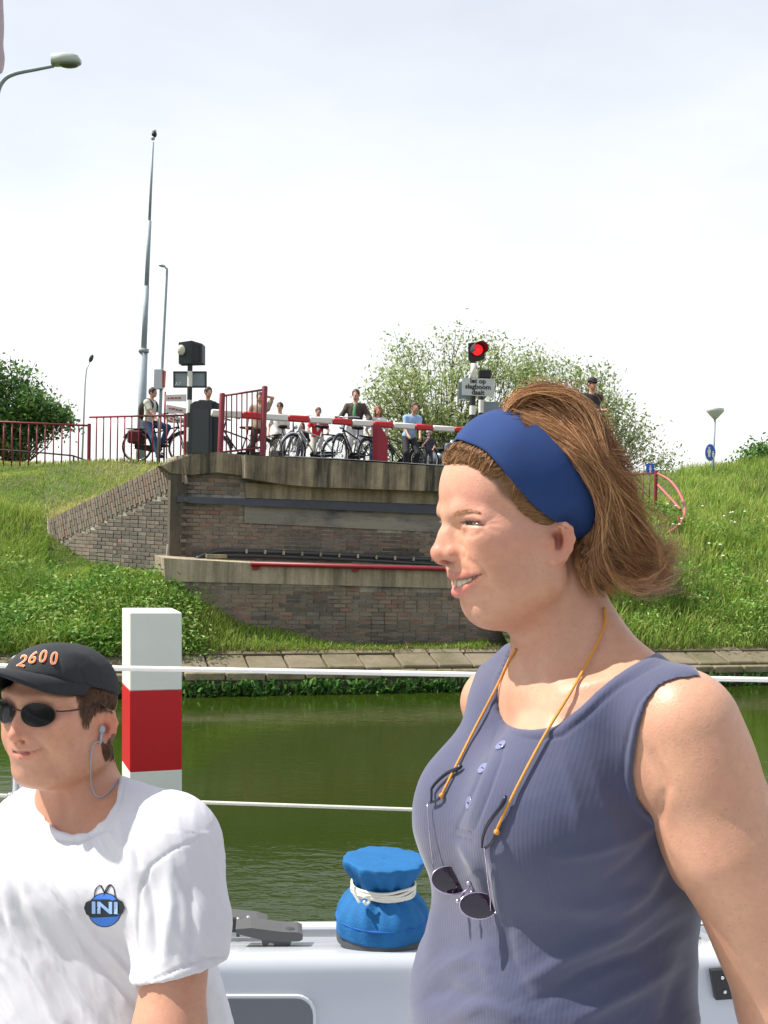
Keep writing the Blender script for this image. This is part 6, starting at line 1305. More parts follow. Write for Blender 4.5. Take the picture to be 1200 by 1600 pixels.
# ------------------------------------------------------------------ the sailing boat under the camera
AB = math.radians(6); DB = A3(math.cos(AB), math.sin(AB), 0); NB = A3(-math.sin(AB), math.cos(AB), 0)
OBt = P(600, 1050, 2.55) * [1, 1, 0]
def BPL(x, y, off): return on_plane(x, y, OBt + NB * off, NB)       # pixel ray meets the upright plane "off" metres beyond the guard line
def bz(y, off): return BPL(600, y, off)[2]
boat = thing('sailing_boat', 'white sailing boat with guard lines, coaming and side deck in the foreground', 'boat', A3(0, 1.6, 0))
M_gel = mat('white_gelcoat', srgb(180, 184, 191), rough=0.28, coat=0.35, noise=0.03, nscale=3); M_nonskid = mat('deck_white', srgb(222, 222, 214), rough=0.6, bump=0.3, bscale=500)
def run(name, prof, m, x0=-6, x1=6, close=True, parent=boat, auto=35):    # a cross-section (offset, z) run along the boat
    n = len(prof); V = [OBt + DB * x + NB * o + UPV * (z - 0) for x in (x0, -2.0, -1, 0, 1, 2.0, x1) for o, z in prof]; V = [A3(v[0], v[1], v[2]) for v in V]
    F = [(i * n + j, (i + 1) * n + j, (i + 1) * n + (j + 1) % n, i * n + (j + 1) % n) for i in range(6) for j in range(n)]
    return MB().add(V, F).build(name, m, parent, auto=auto)
zt, zf = bz(1489, -0.30), bz(1463, -0.07)
arc = [(-0.30 - 0.035 * (1 - math.cos(a)) * 0 - 0.03 * math.sin(a), zt - 0.03 * (1 - math.cos(a))) for a in np.linspace(0, math.pi / 2, 7)]
run('coaming', [(-0.055, 1.30), (-0.055, zf - 0.012), (-0.068, zf)] + arc[:1] + arc[1:] + [(-0.335, zt - 0.06), (-0.345, 1.25), (-0.2, 1.25)], M_gel)
run('side_deck', [(-0.06, 1.37), (0.03, 1.37), (0.03, 1.34), (-0.06, 1.34)], M_nonskid)
ztr = bz(1447, 0.02)
run('toe_rail', [(0.03, 1.36), (0.012, bz(1456, 0.02)), (0.012, ztr - 0.004), (0.016, ztr), (0.05, ztr), (0.054, ztr - 0.004), (0.054, 1.36)], M_gel)
run('hull_side', [(0.052, 1.40), (0.075, 1.38), (0.06, 0.6), (-0.1, -0.3), (-0.2, -0.3), (-0.03, 1.3)], M_gel, auto=50)
run('seat', [(-0.34, 1.33), (-0.86, 1.31), (-0.88, 1.29), (-0.88, 0.85), (-0.34, 0.85)], M_gel)
run('cockpit_floor', [(-0.86, 0.74), (-2.6, 0.74), (-2.6, 0.70), (-0.86, 0.70)], M_nonskid)
run('far_coaming', [(-2.55, 0.74), (-2.6, 1.5), (-2.9, 1.5), (-2.95, 0.6)], M_gel)
# guard lines and stanchion
M_line = mat('white_guard_line', srgb(232, 230, 224), rough=0.4); M_wire2 = mat('guard_wire', srgb(206, 204, 190), rough=0.4, noise=0.15, nscale=200)
def gl(y): return [BPL(x, y(x), 0.0) for x in (-900, -300, 0, 27, 300, 600, 900, 1200, 1600, 2200)]
MB().tube(gl(lambda x: 1041 + x * 0.0175), 0.0062, 12).build('upper_guard_line', M_line, boat, smooth=True)
MB().tube(gl(lambda x: 1243 + x * 0.034), 0.0042, 10).build('lower_guard_line', M_wire2, boat, smooth=True)
a, b = BPL(27, 1030, 0.0), BPL(29, 1470, 0.0)
st_ = MB().cyl(b, a, 0.0135, n=16).ball(a, (0.0135, 0.0135, 0.01), 14).build('stanchion', M_chrome, boat, auto=40)
for x in (12, 44): MB().cyl(BPL(x, 1243, 0), BPL(x + (10 if x < 27 else -10), 1243, 0), 0.007, n=10).build('wire_ferrule', M_chrome, st_, smooth=True)
MB().lathe(BPL(29, 1474, 0), [(0.035, -0.01), (0.035, 0.004), (0.02, 0.012), (0.016, 0.05)], 18).build('stanchion_base', M_chrome, boat, auto=40)
# recess, hinge plate
def on_side(x, y, o=0.0): return on_plane(x, y, OBt + NB * (-0.340 - o), NB)
def rrect(x0, y0, x1, y1, r, n=5):
    q = []
    for cx, cy, a0 in ((x1 - r, y0 + r, -90), (x1 - r, y1 - r, 0), (x0 + r, y1 - r, 90), (x0 + r, y0 + r, 180)):
        q += [(cx + r * math.cos(math.radians(a0 + 90 * k / n)), cy + r * math.sin(math.radians(a0 + 90 * k / n))) for k in range(n + 1)]
    return q
MB().prism([on_side(x, y, 0.004) for x, y in rrect(300, 1556, 494, 1660, 30)], NB * 0.02).build('window_frame', mat('frame_white', srgb(206, 208, 212), rough=0.35), boat)
MB().prism([on_side(x, y, 0.0065) for x, y in rrect(304, 1561, 489, 1655, 26)], NB * 0.02).build('side_window', mat('smoked_window', srgb(88, 92, 98), rough=0.25, spec=0.6), boat)
hp_ = thing('hinge_plate', 'black hinge plate with screws on the white coaming at the lower right', 'hinge', on_side(1140, 1540))
MB().prism([on_side(x, y, 0.009) for x, y in ((1111, 1517), (1172, 1512), (1178, 1559), (1119, 1563))], NB * 0.012).build('plate', mat('black_plastic', srgb(26, 26, 30), rough=0.45), hp_)
for x, y in ((1129, 1528), (1147, 1527), (1133, 1550), (1150, 1549), (1166, 1526), (1168, 1548)):
    c = on_side(x, y, 0.010); MB().lathe(c, [(0.0042, 0), (0.0038, 0.0012), (0.002, 0.0022), (0.0002, 0.0024)], 12, [DB, UPV, -NB]).build('screw', M_chrome, hp_, smooth=True)
# covered winch
wc = BPL(596, 1471, -0.19); wc[2] = zt - 0.012
win = thing('deck_winch', 'winch under a bright blue cloth cover tied with white cord, on the coaming', 'winch', wc)
MB().lathe(wc, [(0.098, 0), (0.098, 0.016), (0.094, 0.024)], 36).build('winch_base', mat('winch_grey', srgb(66, 70, 74), rough=0.5), win, auto=40)
def fold(r, h, a): 
    k = np.interp(h, [0.02, 0.05, 0.10, 0.125, 0.15, 0.19], [0.001, 0.003, 0.006, 0.005, 0.006, 0.0018]); return r + k * (math.sin(9 * a + 14 * h) * 0.6 + math.sin(5 * a + 2.1 - 20 * h) * 0.6 + 0.5 * math.sin(17 * a + 1.3 + 30 * h))
prof = [(0.100, 0.018), (0.1005, 0.03), (0.101, 0.045), (0.099, 0.062), (0.092, 0.08), (0.080, 0.098), (0.068, 0.112), (0.062, 0.122), (0.061, 0.132), (0.065, 0.145), (0.074, 0.160), (0.083, 0.174), (0.0875, 0.186), (0.088, 0.194), (0.083, 0.198), (0.05, 0.1985), (0.02, 0.198), (0.002, 0.198)]
pp = spline([(p[0], 0.018 + (p[1] - 0.018) * 0.86) for p in prof], 44)
M_cover = mat('blue_canvas', srgb(3, 92, 148), rough=0.8, noise=0.15, nscale=30, bump=0.35, bscale=220)
MB().lathe(wc, [(max(p[0], 0.001), p[1]) for p in pp], 96, fn=fold).build('cover', M_cover, win, smooth=True)
MB().lathe(wc, [(0.1017, 0.048), (0.1022, 0.0495), (0.1017, 0.051)], 64).build('cover_seam', mat('blue_seam', srgb(6, 84, 160), rough=0.8), win, smooth=True)
M_cord2 = mat('white_cord', srgb(222, 218, 204), rough=0.7, bump=0.3, bscale=800)
for k in range(4):
    h = 0.104 + 0.0052 * k; MB().tube([wc + A3((0.0685) * math.cos(q), (0.0685) * math.sin(q), h + 0.0022 * math.sin(q * 2 + k) + 0.001 * math.sin(5 * q + 2 * k)) for q in np.linspace(0, 2 * PI, 41)[:-1]], 0.0031, 8, False, closed=True).build('cord_turn', M_cord2, win, smooth=True)
kp = lambda x, y, o=0.075: on_plane(x, y, wc - NB * o, NB)
MB().tube(spline([kp(552, 1393), kp(556, 1401), kp(566, 1403), kp(573, 1400), kp(577, 1407), kp(573, 1413, 0.082), kp(568, 1408, 0.082)], 24), 0.0030, 8).tube(spline([kp(552, 1388), kp(556, 1400, 0.08), kp(562, 1411, 0.085)], 10), 0.0030, 8).ball(kp(552, 1388, 0.072), (0.007, 0.006, 0.006), 12).build('cord_knot', M_cord2, win, smooth=True)
# deck fitting left of the winch
df = thing('rope_jammer', 'dark grey rope jammer on the coaming between the white shirt and the blue winch', 'jammer', BPL(412, 1475, -0.2)); M_jam = mat('jammer_grey', srgb(82, 81, 80), rough=0.5, noise=0.1, nscale=20); M_jd = mat('jammer_dark', srgb(58, 60, 62), rough=0.5)
q_ = lambda x, y, o: on_plane(x, y, OBt + NB * o, NB)
MB().prism([q_(x, y, -0.21) for x, y in ((368, 1452), (392, 1450), (440, 1456), (466, 1457), (473, 1460), (473, 1468), (468, 1471), (446, 1472), (410, 1469), (380, 1462), (369, 1458))], NB * 0.06).build('jammer_body', M_jam, df)
MB().prism([q_(x, y, -0.205) for x, y in ((408, 1466), (456, 1468), (453, 1479), (430, 1480), (427, 1474), (421, 1473), (417, 1479), (410, 1477))], NB * 0.05).build('jammer_foot', mat('jammer_foot_grey', srgb(86, 85, 84), rough=0.5), df)
MB().ball(q_(452, 1453.5, -0.19), (0.015, 0.015, 0.0055), 14).build('jammer_knob', M_jd, df, smooth=True)
MB().prism([q_(x, y, -0.12) for x, y in ((300, 1430), (349, 1433), (400, 1438), (417, 1443), (417, 1456), (300, 1458))], NB * 0.04).build('jammer_cheek', M_jd, df)
MB().prism([q_(x, y, -0.125) for x, y in ((300, 1427), (349, 1431.5), (402, 1437), (418, 1442), (417, 1445), (400, 1441), (349, 1436), (300, 1432))], NB * 0.05).build('cheek_top', M_jam, df)
for x, y in ((372, 1441), (388, 1438), (349, 1437)): MB().cyl(q_(x, y + 22, -0.13), q_(x, y - 4, -0.13), 0.004, n=10).ball(q_(x, y - 4, -0.13), 0.005, 10).build('pin', M_chrome, df, smooth=True)
wr = thing('chrome_fitting', 'shiny chrome deck fitting behind the arm of the person at right', 'deck fitting', BPL(1110, 1478, -0.15))
c = BPL(1114, 1480, -0.15); MB().lathe(c, [(0.045, 0), (0.045, 0.008), (0.032, 0.012), (0.028, 0.02), (0.033, 0.034), (0.036, 0.04), (0.022, 0.046), (0.018, 0.058), (0.002, 0.06)], 28).build('drum', M_chrome, wr, auto=40); MB().lathe(c - UPV * 0.008, [(0.052, 0), (0.052, 0.008)], 28).build('plinth', M_jam, wr, auto=40)

# ------------------------------------------------------------------ red and white marker post standing in the canal
FLc = P(203, 957, 4.9); ph_ = math.radians(22); e1 = A3(math.cos(ph_), math.sin(ph_), 0); e2 = A3(-math.sin(ph_), math.cos(ph_), 0); sd_ = 0.235
post = thing('marker_post', 'square red and white banded marker post standing in the water behind the guard line', 'post', (FLc + e1 * sd_ / 2 + e2 * sd_ / 2) * [1, 1, 0])
M_pw = mat('post_white', srgb(226, 228, 218), rough=0.5, noise=0.04, nscale=6, bump=0.05, bscale=120); M_pr = mat('post_red', srgb(190, 12, 20), rough=0.5, noise=0.05, nscale=6)
def at_edge(y): return FLc + CU * ((957 - y) / FPX * 4.9)
for nm, y0, y1, m_ in (('white_band', 957, 1080, M_pw), ('red_band', 1080, 1207, M_pr), ('white_band', 1207, 1335, M_pw), ('red_band', 1335, 1462, M_pr), ('white_band', 1462, 1780, M_pw)):
    h = (y1 - y0) / FPX * 4.9; c = at_edge((y0 + y1) / 2) + e1 * sd_ / 2 + e2 * sd_ / 2
    MB().box(c, (sd_, sd_, h), [e1, e2, CU], bev=0.004 if y0 == 957 else 0.0015).build(nm, m_, post, auto=30)

# ------------------------------------------------------------------ the man with the black cap
ZM = 1.6; MC0 = P(101, 1107, ZM); ym = math.radians(26)
MF = -math.sin(ym) * CR - math.cos(ym) * CF; MS = math.cos(ym) * CR - math.sin(ym) * CF; MU = norm(CU + 0.0 * MF); MAX_ = np.array([MF, MS, MU])
def MH(f, s, u): return MC0 + (MF * f + MS * s + MU * u) * 0.96
NT = -0.64 * CR - 0.77 * CF; LT = 0.77 * CR - 0.64 * CF; MTX = np.array([NT, LT, CU])
rp = lambda px, Z: px * Z / FPX
lo = np.array([-0.86, 1.36, 1.55]); hi = np.array([-0.13, 1.98, 2.25])
D = Sdf(lo, hi, 0.0025)
def torso_m(S):
    S.ell(P(112, 1440, 1.68), (0.125, 0.185, 0.20), MTX, k=0.05); S.ell(P(165, 1640, 1.66), (0.135, 0.165, 0.22), MTX, k=0.06)
    S.cap(P(140, 1265, 1.64), P(258, 1316, 1.54), 0.052, 0.058, k=0.05); S.cap(P(105, 1270, 1.68), P(-10, 1330, 1.80), 0.05, 0.05, k=0.05)
    S.cap(P(60, 1360, 1.62), P(225, 1370, 1.52), 0.06, 0.06, k=0.05)
ARM = [P(264, 1332, 1.52), P(278, 1440, 1.48), P(264, 1620, 1.42), P(256, 1700, 1.40)]
torso_m(D); D.chain(ARM, [0.054, 0.047, 0.043, 0.042], k=0.03); D.cap(ARM[3], P(100, 1800, 1.2), 0.042, 0.03, k=0.02)
D.cap(MH(-0.022, 0, -0.06), P(128, 1290, 1.645), 0.054, 0.062, k=0.03)
D.ell(MH(0.0, 0, 0.014), (0.087, 0.068, 0.075), MAX_, k=0.01); D.ell(MH(0.028, 0, -0.028), (0.062, 0.060, 0.075), MAX_, k=0.02); D.ell(MH(0.060, 0, -0.086), (0.025, 0.027, 0.019), MAX_, k=0.014); D.ell(MH(0.02, 0, -0.075), (0.06, 0.05, 0.03), MAX_, k=0.02)
for g in (-1, 1):
    D.cap(MH(0.054, g * 0.018, -0.086), MH(-0.006, g * 0.055, -0.066), 0.019, 0.020, k=0.016); D.cap(MH(-0.008, g * 0.062, -0.02), MH(-0.006, g * 0.055, -0.066), 0.015, 0.018, k=0.014)
    D.ell(MH(0.025, g * 0.05, -0.04), (0.04, 0.02, 0.036), MAX_, k=0.016); D.ell(MH(0.047, g * 0.037, -0.028), (0.03, 0.026, 0.03), MAX_, k=0.014); D.ell(MH(0.045, g * 0.05, -0.002), (0.03, 0.02, 0.018), MAX_, k=0.012)
    D.chain([MH(0.084, g * 0.006, 0.027), MH(0.074, g * 0.04, 0.03), MH(0.05, g * 0.062, 0.024)], [0.008] * 3, k=0.01); D.ell(MH(0.088, g * 0.031, 0.008), (0.011, 0.017, 0.010), MAX_, k=0.008, mode='s'); D.ell(MH(0.068, g * 0.032, 0.008), (0.013, 0.014, 0.012), MAX_, k=0.004)
D.chain([MH(0.083, 0, 0.014), MH(0.094, 0, -0.008), MH(0.101, 0, -0.022)], [0.0065, 0.008, 0.0105], k=0.008); D.ell(MH(0.070, 0, -0.05), (0.022, 0.034, 0.028), MAX_, k=0.01)
for g in (-1, 1):
    D.cap(MH(0.086, g * 0.006, -0.004), MH(0.088, g * 0.012, -0.022), 0.007, 0.008, k=0.006); D.ell(MH(0.089, g * 0.0135, -0.024), (0.011, 0.007, 0.008), MAX_, k=0.003); D.ell(MH(0.095, g * 0.007, -0.032), (0.006, 0.0035, 0.0035), MAX_, k=0.002, mode='s')
UM = [(0.0905, 0, -0.0455), (0.086, 0.014, -0.0452), (0.068, 0.032, -0.0465)]; LM = [(0.089, 0, -0.0555), (0.085, 0.013, -0.0545), (0.068, 0.031, -0.0485)]; GM_ = [(0.0955, 0, -0.0505), (0.090, 0.014, -0.0495), (0.071, 0.034, -0.0472)]
for g in (-1, 1):
    D.chain([MH(f, g * s, u) for f, s, u in UM], [0.0042, 0.004, 0.0018], k=0.003); D.chain([MH(f, g * s, u) for f, s, u in LM], [0.0055, 0.005, 0.002], k=0.003); D.chain([MH(f, g * s, u) for f, s, u in GM_], [0.0016, 0.0015, 0.001], k=0.002, mode='s')
    # ear
    ep = lambda f, u, s: MH(-0.004 + f, g * (s - 0.003 + 0.55 * (0.010 - f)), -0.026 + u)
    eT = norm(MF - MS * 0.55 * g); eN = norm(np.cross(eT, MU)); D.ell(ep(-0.001, 0, 0.070), (0.018, 0.0055, 0.028), np.array([eT, eN, MU]), k=0.006)
    D.chain([ep(f, u, 0.074) for f, u in ((0.010, 0.006), (0.010, 0.020), (0.001, 0.028), (-0.010, 0.023), (-0.014, 0.008), (-0.011, -0.008), (-0.003, -0.020), (0.007, -0.026))], [0.0036] * 6 + [0.0042, 0.0048], k=0.003)
    D.ell(ep(0.001, 0.001, 0.081), (0.008, 0.009, 0.013), MAX_, k=0.003, mode='s'); D.chain([ep(-0.001, 0.017, 0.074), ep(-0.007, 0.003, 0.075), ep(-0.004, -0.011, 0.073)], [0.003] * 3, k=0.004); D.ell(ep(0.010, -0.001, 0.073), (0.0035, 0.004, 0.006), MAX_, k=0.004)
DV, DQ = D.mesh(1)
DV = sculpt(DV, DQ, [([(50, 1150), (64, 1162), (76, 1182)], 5, -0.0012), ([(70, 1164), (75, 1174), (70, 1188)], 4, -0.001), ([(22, 1176.5), (36, 1176), (50, 1175), (66, 1170)], 1.8, -0.0018), ([(24, 1196), (40, 1196), (54, 1190)], 6, -0.001), ([(60, 1212), (100, 1222), (130, 1200)], 8, 0.001), ([(150, 1180), (135, 1240), (110, 1290)], 12, 0.003), ([(100, 1240), (104, 1290)], 8, -0.002)])
mir = lambda p: p
sp = []
for g in (-1, 1):
    sp += [([MH(f, g * s, u) for f, s, u in UM], 0.0038, (188, 104, 92), 0.8), ([MH(f, g * s, u) for f, s, u in LM], 0.005, (200, 112, 100), 0.9), ([MH(f, g * s, u) for f, s, u in GM_], 0.0018, (110, 60, 52), 0.9), (MH(0.05, g * 0.045, -0.015), 0.022, (210, 132, 104), 0.5), (MH(-0.004, g * 0.08, -0.024), 0.02, (206, 112, 84), 0.7), (MH(-0.002, g * 0.073, -0.027), 0.009, (130, 66, 52), 0.8), (MH(0.095, g * 0.007, -0.031), 0.004, (110, 60, 50), 0.7)]  # lip and ear tints, plus painted shade in the ear hollows and nostrils
sp += [(MH(0.103, 0, -0.02), 0.016, (208, 126, 102), 0.6), (MH(0.062, 0, -0.085), 0.022, (196, 148, 124), 0.5), (MH(0.09, 0, -0.038), 0.012, (186, 136, 112), 0.5)]
DC = paint(DV, (190, 140, 114), sp); px, z = proj(DV)
hm = [(120, 1078), (126, 1106), (131, 1128), (139, 1130), (146, 1112), (154, 1104), (182, 1104), (190, 1060), (150, 1060)]; bk = [(158, 1158), (166, 1162), (174, 1148), (186, 1145), (186, 1180), (160, 1178)]
hid = (((DV - MC0) @ MS) > 0.01)
for poly in (hm, bk):
    w = (inside(px, poly) & hid)[:, None] * 0.85; DC = DC * (1 - w) + np.array(srgb(62, 46, 36)) * w
d, _ = dist_poly(px, [(20, 1176.5), (36, 1176), (50, 1175), (66, 1170)]); w = (np.exp(-(d / 1.6) ** 2) * 0.8 * (z < 1.62))[:, None]; DC = DC * (1 - w) + np.array(srgb(120, 66, 58)) * w
d, _ = dist_poly(px, [(22, 1180), (36, 1180.5), (50, 1179), (60, 1175)]); w = (np.exp(-(d / 3.0) ** 2) * 0.6 * (z < 1.62))[:, None]; DC = DC * (1 - w) + np.array(srgb(204, 116, 104)) * w
man = thing('person', 'person seated at lower left in a black cap, dark glasses and white tee shirt', 'person', P(140, 1600, 1.66) * [1, 1, 0] + [0, 0, 1.3])
mesh_obj('body', DV, DQ, M_skin, man, col=DC); bvh_m = BVHTree.FromPolygons(DV.tolist(), DQ.tolist())
# short hair below the cap
out = []; to = []; r = np.random.default_rng(3)
for poly, n_, d_ in ((hm, 900, (-0.6, 6.0)), (bk, 500, (2.0, 6.0))):
    pl_ = np.array(poly)
    while n_ > 0:
        x, y = r.uniform(pl_[:, 0].min(), pl_[:, 0].max()), r.uniform(pl_[:, 1].min(), pl_[:, 1].max())
        if not inside(np.array([[x, y]]), poly)[0]: continue
        n_ -= 1; pts = []
        for k in range(4):
            h, q = hitpx(bvh_m, x + d_[0] * k * 0.7 + r.normal(0, 0.4), y + d_[1] * k * 0.7, 0.0005 + 0.0008 * k); pts.append(h)
        if all(p is not None for p in pts): out.append(pts); to.append(r.uniform(0, 0.35))
V, F = strands(np.array(out), np.tile(np.linspace(0.0005, 0.0002, 4), (len(out), 1))); mesh_obj('hair', V, F, mat('dark_hair', attr=True, rough=0.45), man, kind='stuff', col=tone_col(np.array(to), 4) * 0.5)
# tee shirt
S = Sdf(lo - [0.0, 0, 0.12], hi - [0, 0, 0.22], 0.003); torso_m(S); S.F -= np.float32(0.009)
S.cap(P(205, 1400, 1.60), P(265, 1650, 1.60), 0.085, 0.10, k=0.05)
clip_px(S, [(58, 1230), (62, 1262), (72, 1284), (92, 1300), (114, 1306), (140, 1300), (166, 1280), (182, 1254), (187, 1222), (187, 1090), (30, 1090)])
SL = Sdf(lo - [0.0, 0, 0.12], hi - [0, 0, 0.22], 0.003); SL.chain([ARM[0] + LT * 0.004, ARM[1] + CR * 0.004, P(280, 1600, 1.44)], [0.064, 0.063, 0.066], k=0.02)
he = P(290, 1520, 1.43); hn = norm(np.cross(norm(P(358, 1500, 1.50) - P(218, 1545, 1.44)), NT)); hn = hn if hn @ CU < 0 else -hn; SL.half(he, hn, k=0.002)
n_ = np.minimum(SL.F.shape, S.F.shape); SL.F = SL.F[:n_[0], :n_[1], :n_[2]]
S.F = S.F[:n_[0], :n_[1], :n_[2]]; S.n = np.array(S.F.shape); t_ = np.clip(0.5 + 0.5 * (S.F - SL.F) / 0.05, 0, 1); S.F = (S.F + (SL.F - S.F) * t_ - 0.05 * t_ * (1 - t_)).astype(np.float32)
SV, SQ = S.mesh(2)
zz = lambda pts: [(x / 2.58, y / 2.58 + 980) for x, y in pts]
SV = sculpt(SV, SQ, [(zz([(130, 900), (190, 1060), (330, 1280), (560, 1540)]), 7, -0.006), (zz([(160, 900), (250, 1050), (390, 1260), (560, 1450)]), 7, 0.006), (zz([(40, 830), (110, 1080), (250, 1330), (420, 1600)]), 8, 0.007), (zz([(20, 900), (80, 1130), (210, 1380), (350, 1600)]), 7, -0.006), (zz([(0, 1000), (60, 1200), (170, 1420), (270, 1600)]), 8, 0.007), (zz([(0, 1180), (60, 1330), (140, 1480), (200, 1600)]), 7, -0.006),
    (zz([(420, 1290), (520, 1400), (570, 1480)]), 6, 0.004), (zz([(800, 855), (700, 895), (610, 960), (565, 1060), (556, 1250), (570, 1450)]), 2.4, -0.0022), (zz([(590, 1010), (620, 1150), (640, 1330)]), 8, -0.005), (zz([(680, 950), (690, 1120), (660, 1340)]), 10, 0.005), (zz([(760, 1040), (780, 1200), (770, 1340)]), 8, -0.004), (zz([(540, 700), (545, 850), (560, 960)]), 6, -0.003), (zz([(480, 720), (500, 870), (555, 1000)]), 8, 0.003),
    (zz([(575, 1440), (700, 1385), (830, 1335), (930, 1330)]), 2.0, -0.0025), (zz([(820, 1420), (880, 1500), (920, 1590)]), 7, 0.005), (zz([(800, 1480), (840, 1600)]), 7, -0.005), (zz([(170, 770), (230, 830), (300, 840), (400, 790), (460, 690), (478, 610)]), 5, 0.003), (zz([(150, 800), (230, 860), (310, 868), (420, 815), (485, 710), (500, 620)]), 2.2, -0.003), (zz([(40, 690), (100, 720), (140, 800)]), 8, 0.004)])
qx, _ = proj(SV); nn = vnormals(SV, SQ); SV = SV + nn * (0.0018 * ridged(qx, 1.0, 26, 110, 5) * (qx[:, 1] > 1300) + 0.0007 * ridged(qx, 1.35, 15, 60, 8))[:, None]
nn = vnormals(SV, SQ); SV = SV + nn * (0.0012 * noise2(SV[:, [0, 2]] + SV[:, [1, 1]] * 0.7, 22, 4))[:, None]
M_tee = mat('white_cotton', srgb(208, 207, 212), rough=0.9, noise=0.03, nscale=30, bump=0.2, bscale=900)
mesh_obj('tee_shirt', SV, SQ, M_tee, man); bvh_t = BVHTree.FromPolygons(SV.tolist(), SQ.tolist())
# printed emblem on the chest
def decal(name, poly, m, off, parent, n=2):
    c = np.mean(np.array(poly, float), 0); ringsv = []; k = len(poly)
    for t in np.linspace(1, 0, n + 3)[:-1]:
        for x, y in poly:
            q = c + (np.array([x, y]) - c) * t; h, _ = hitpx(bvh_t, q[0], q[1], off); ringsv.append(h)
    h, _ = hitpx(bvh_t, c[0], c[1], off); ringsv.append(h); R = n + 2
    F = [(i * k + j, i * k + (j + 1) % k, (i + 1) * k + (j + 1) % k, (i + 1) * k + j) for i in range(R - 1) for j in range(k)] + [((R - 1) * k + j, (R - 1) * k + (j + 1) % k, R * k) for j in range(k)]
    return MB().add(ringsv, F).build(name, m, parent, smooth=True)
M_ib = mat('print_blue', srgb(62, 122, 214), rough=0.8); M_ik = mat('print_black', srgb(34, 38, 46), rough=0.8); M_il = mat('print_pale', srgb(150, 186, 236), rough=0.8)
decal('emblem', ring(163.5, 1422, 26.5, 27, 0, 36), M_ik, 0.0012, man); decal('emblem', ring(163.5, 1422, 25, 25.5, 0, 36), M_ib, 0.0020, man)
band_ = [(131, 1419), (134, 1410), (143, 1406), (184, 1405), (192, 1409), (195, 1418), (191, 1428), (183, 1432), (144, 1434), (135, 1429)]; decal('emblem', band_, M_ik, 0.0028, man)
tv_, tf_ = text_geo('INI', 27, 0.9)
kx = 40 / np.ptp(tv_[:, 0]); ky = 19 / np.ptp(tv_[:, 1]); MB().add([hitpx(bvh_t, 163.5 + q[0] * kx, 1419.5 - q[1] * ky + q[0] * 0.02, 0.0042)[0] for q in tv_], tf_).build('emblem', M_il, man)
for pts in ([(147, 1404), (149, 1390), (157, 1383), (162, 1392), (163, 1398)], [(163, 1396), (166, 1388), (172, 1382), (178, 1389), (180, 1404)], [(157, 1384), (166, 1400)], [(172, 1383), (162, 1400)]):
    MB().tube([hitpx(bvh_t, x, y, 0.0012)[0] for x, y in spline(pts, 10)], 0.0007, 5).build('emblem', M_ik, man)
# cap
cc_ = lambda f, s, u: MH(f, s, u)
CV = Sdf(MC0 - 0.22, MC0 + 0.22, 0.0028); CV.ell(MH(0.004, 0, 0.022), (0.092, 0.072, 0.075), MAX_, k=0); CV.ell(MH(0.046, 0, 0.056), (0.044, 0.052, 0.038), MAX_, k=0.03); CV.half(MH(0.0, 0, 0.034), norm(-MU + MF * 0.34)); q_in = Sdf(CV.lo, CV.lo + CV.h * (CV.n - 1), CV.h); q_in.ell(MH(0.004, 0, 0.016), (0.088, 0.068, 0.071), MAX_, k=0); n_ = np.minimum(CV.F.shape, q_in.F.shape); CV.F = np.maximum(CV.F[:n_[0], :n_[1], :n_[2]], -q_in.F[:n_[0], :n_[1], :n_[2]]); CV.n = np.array(CV.F.shape)
KV, KQ = CV.mesh(2)
KV = sculpt(KV, KQ, [([(100, 1012), (120, 1035), (135, 1070), (150, 1100)], 2.5, -0.0014), ([(78, 1014), (92, 1030), (96, 1056)], 2.5, -0.0012), ([(20, 1050), (60, 1056), (100, 1074), (140, 1100)], 3, -0.001), ([(105, 1018), (135, 1026), (160, 1050)], 7, 0.002)])
M_cap = mat('black_cap_cloth', srgb(34, 36, 40), rough=0.85, noise=0.15, nscale=40, bump=0.3, bscale=700)
mesh_obj('cap', KV, KQ, M_cap, man); bvh_c = BVHTree.FromPolygons(KV.tolist(), KQ.tolist())
Gb = []; na, nb_ = 31, 8
for i in range(na):
    a = math.radians(-82 + 164 * i / (na - 1))
    for j in range(nb_):
        w = j / (nb_ - 1); f0, s0 = 0.004 + 0.087 * math.cos(a), 0.071 * math.sin(a); ext = 0.064 * max(math.cos(a), 0) ** 0.75 * w
        Gb.append(MH(f0 + ext, s0 * (1 - 0.05 * w), 0.036 + 0.34 * f0 + 0.010 * w * math.cos(a) - 0.034 * w * math.sin(a) ** 2 * max(math.cos(a), 0) ** 0.5 + 0.004 * math.sin(math.pi * w)))
br_ = mesh_obj('cap_peak', Gb, np.array([(i * nb_ + j, (i + 1) * nb_ + j, (i + 1) * nb_ + j + 1, i * nb_ + j + 1) for i in range(na - 1) for j in range(nb_ - 1)]), M_cap, man); sm = br_.modifiers.new('thick', 'SOLIDIFY'); sm.thickness = 0.0035; sm.offset = 0
M_emb = mat('orange_thread', srgb(232, 112, 52), rough=0.6, bump=0.4, bscale=900); M_emw = mat('white_thread', srgb(236, 220, 200), rough=0.6)
for chx, x, y, rot in (('2', 33, 1033, 0.20), ('6', 49, 1028, 0.08), ('0', 65, 1026.5, -0.04), ('0', 82, 1030, -0.16)):
    for m_, bold, off in ((M_emw, 0.035, 0.0012), (M_emb, 0.012, 0.0024)):
        tv_, tf_ = text_geo(chx, 29, bold * 24, 0.3); c, s_ = math.cos(rot), math.sin(rot)
        V = []
        for q in tv_:
            X, Y = x + (q[0] * c + q[1] * s_) * 0.86, y - (-q[0] * s_ + q[1] * c) * 0.92
            h, _ = hitpx(bvh_c, X, Y, off); V.append(h if h is not None else P(X, Y, 1.5))
        MB().add(V, tf_).build('cap_lettering', m_, man)
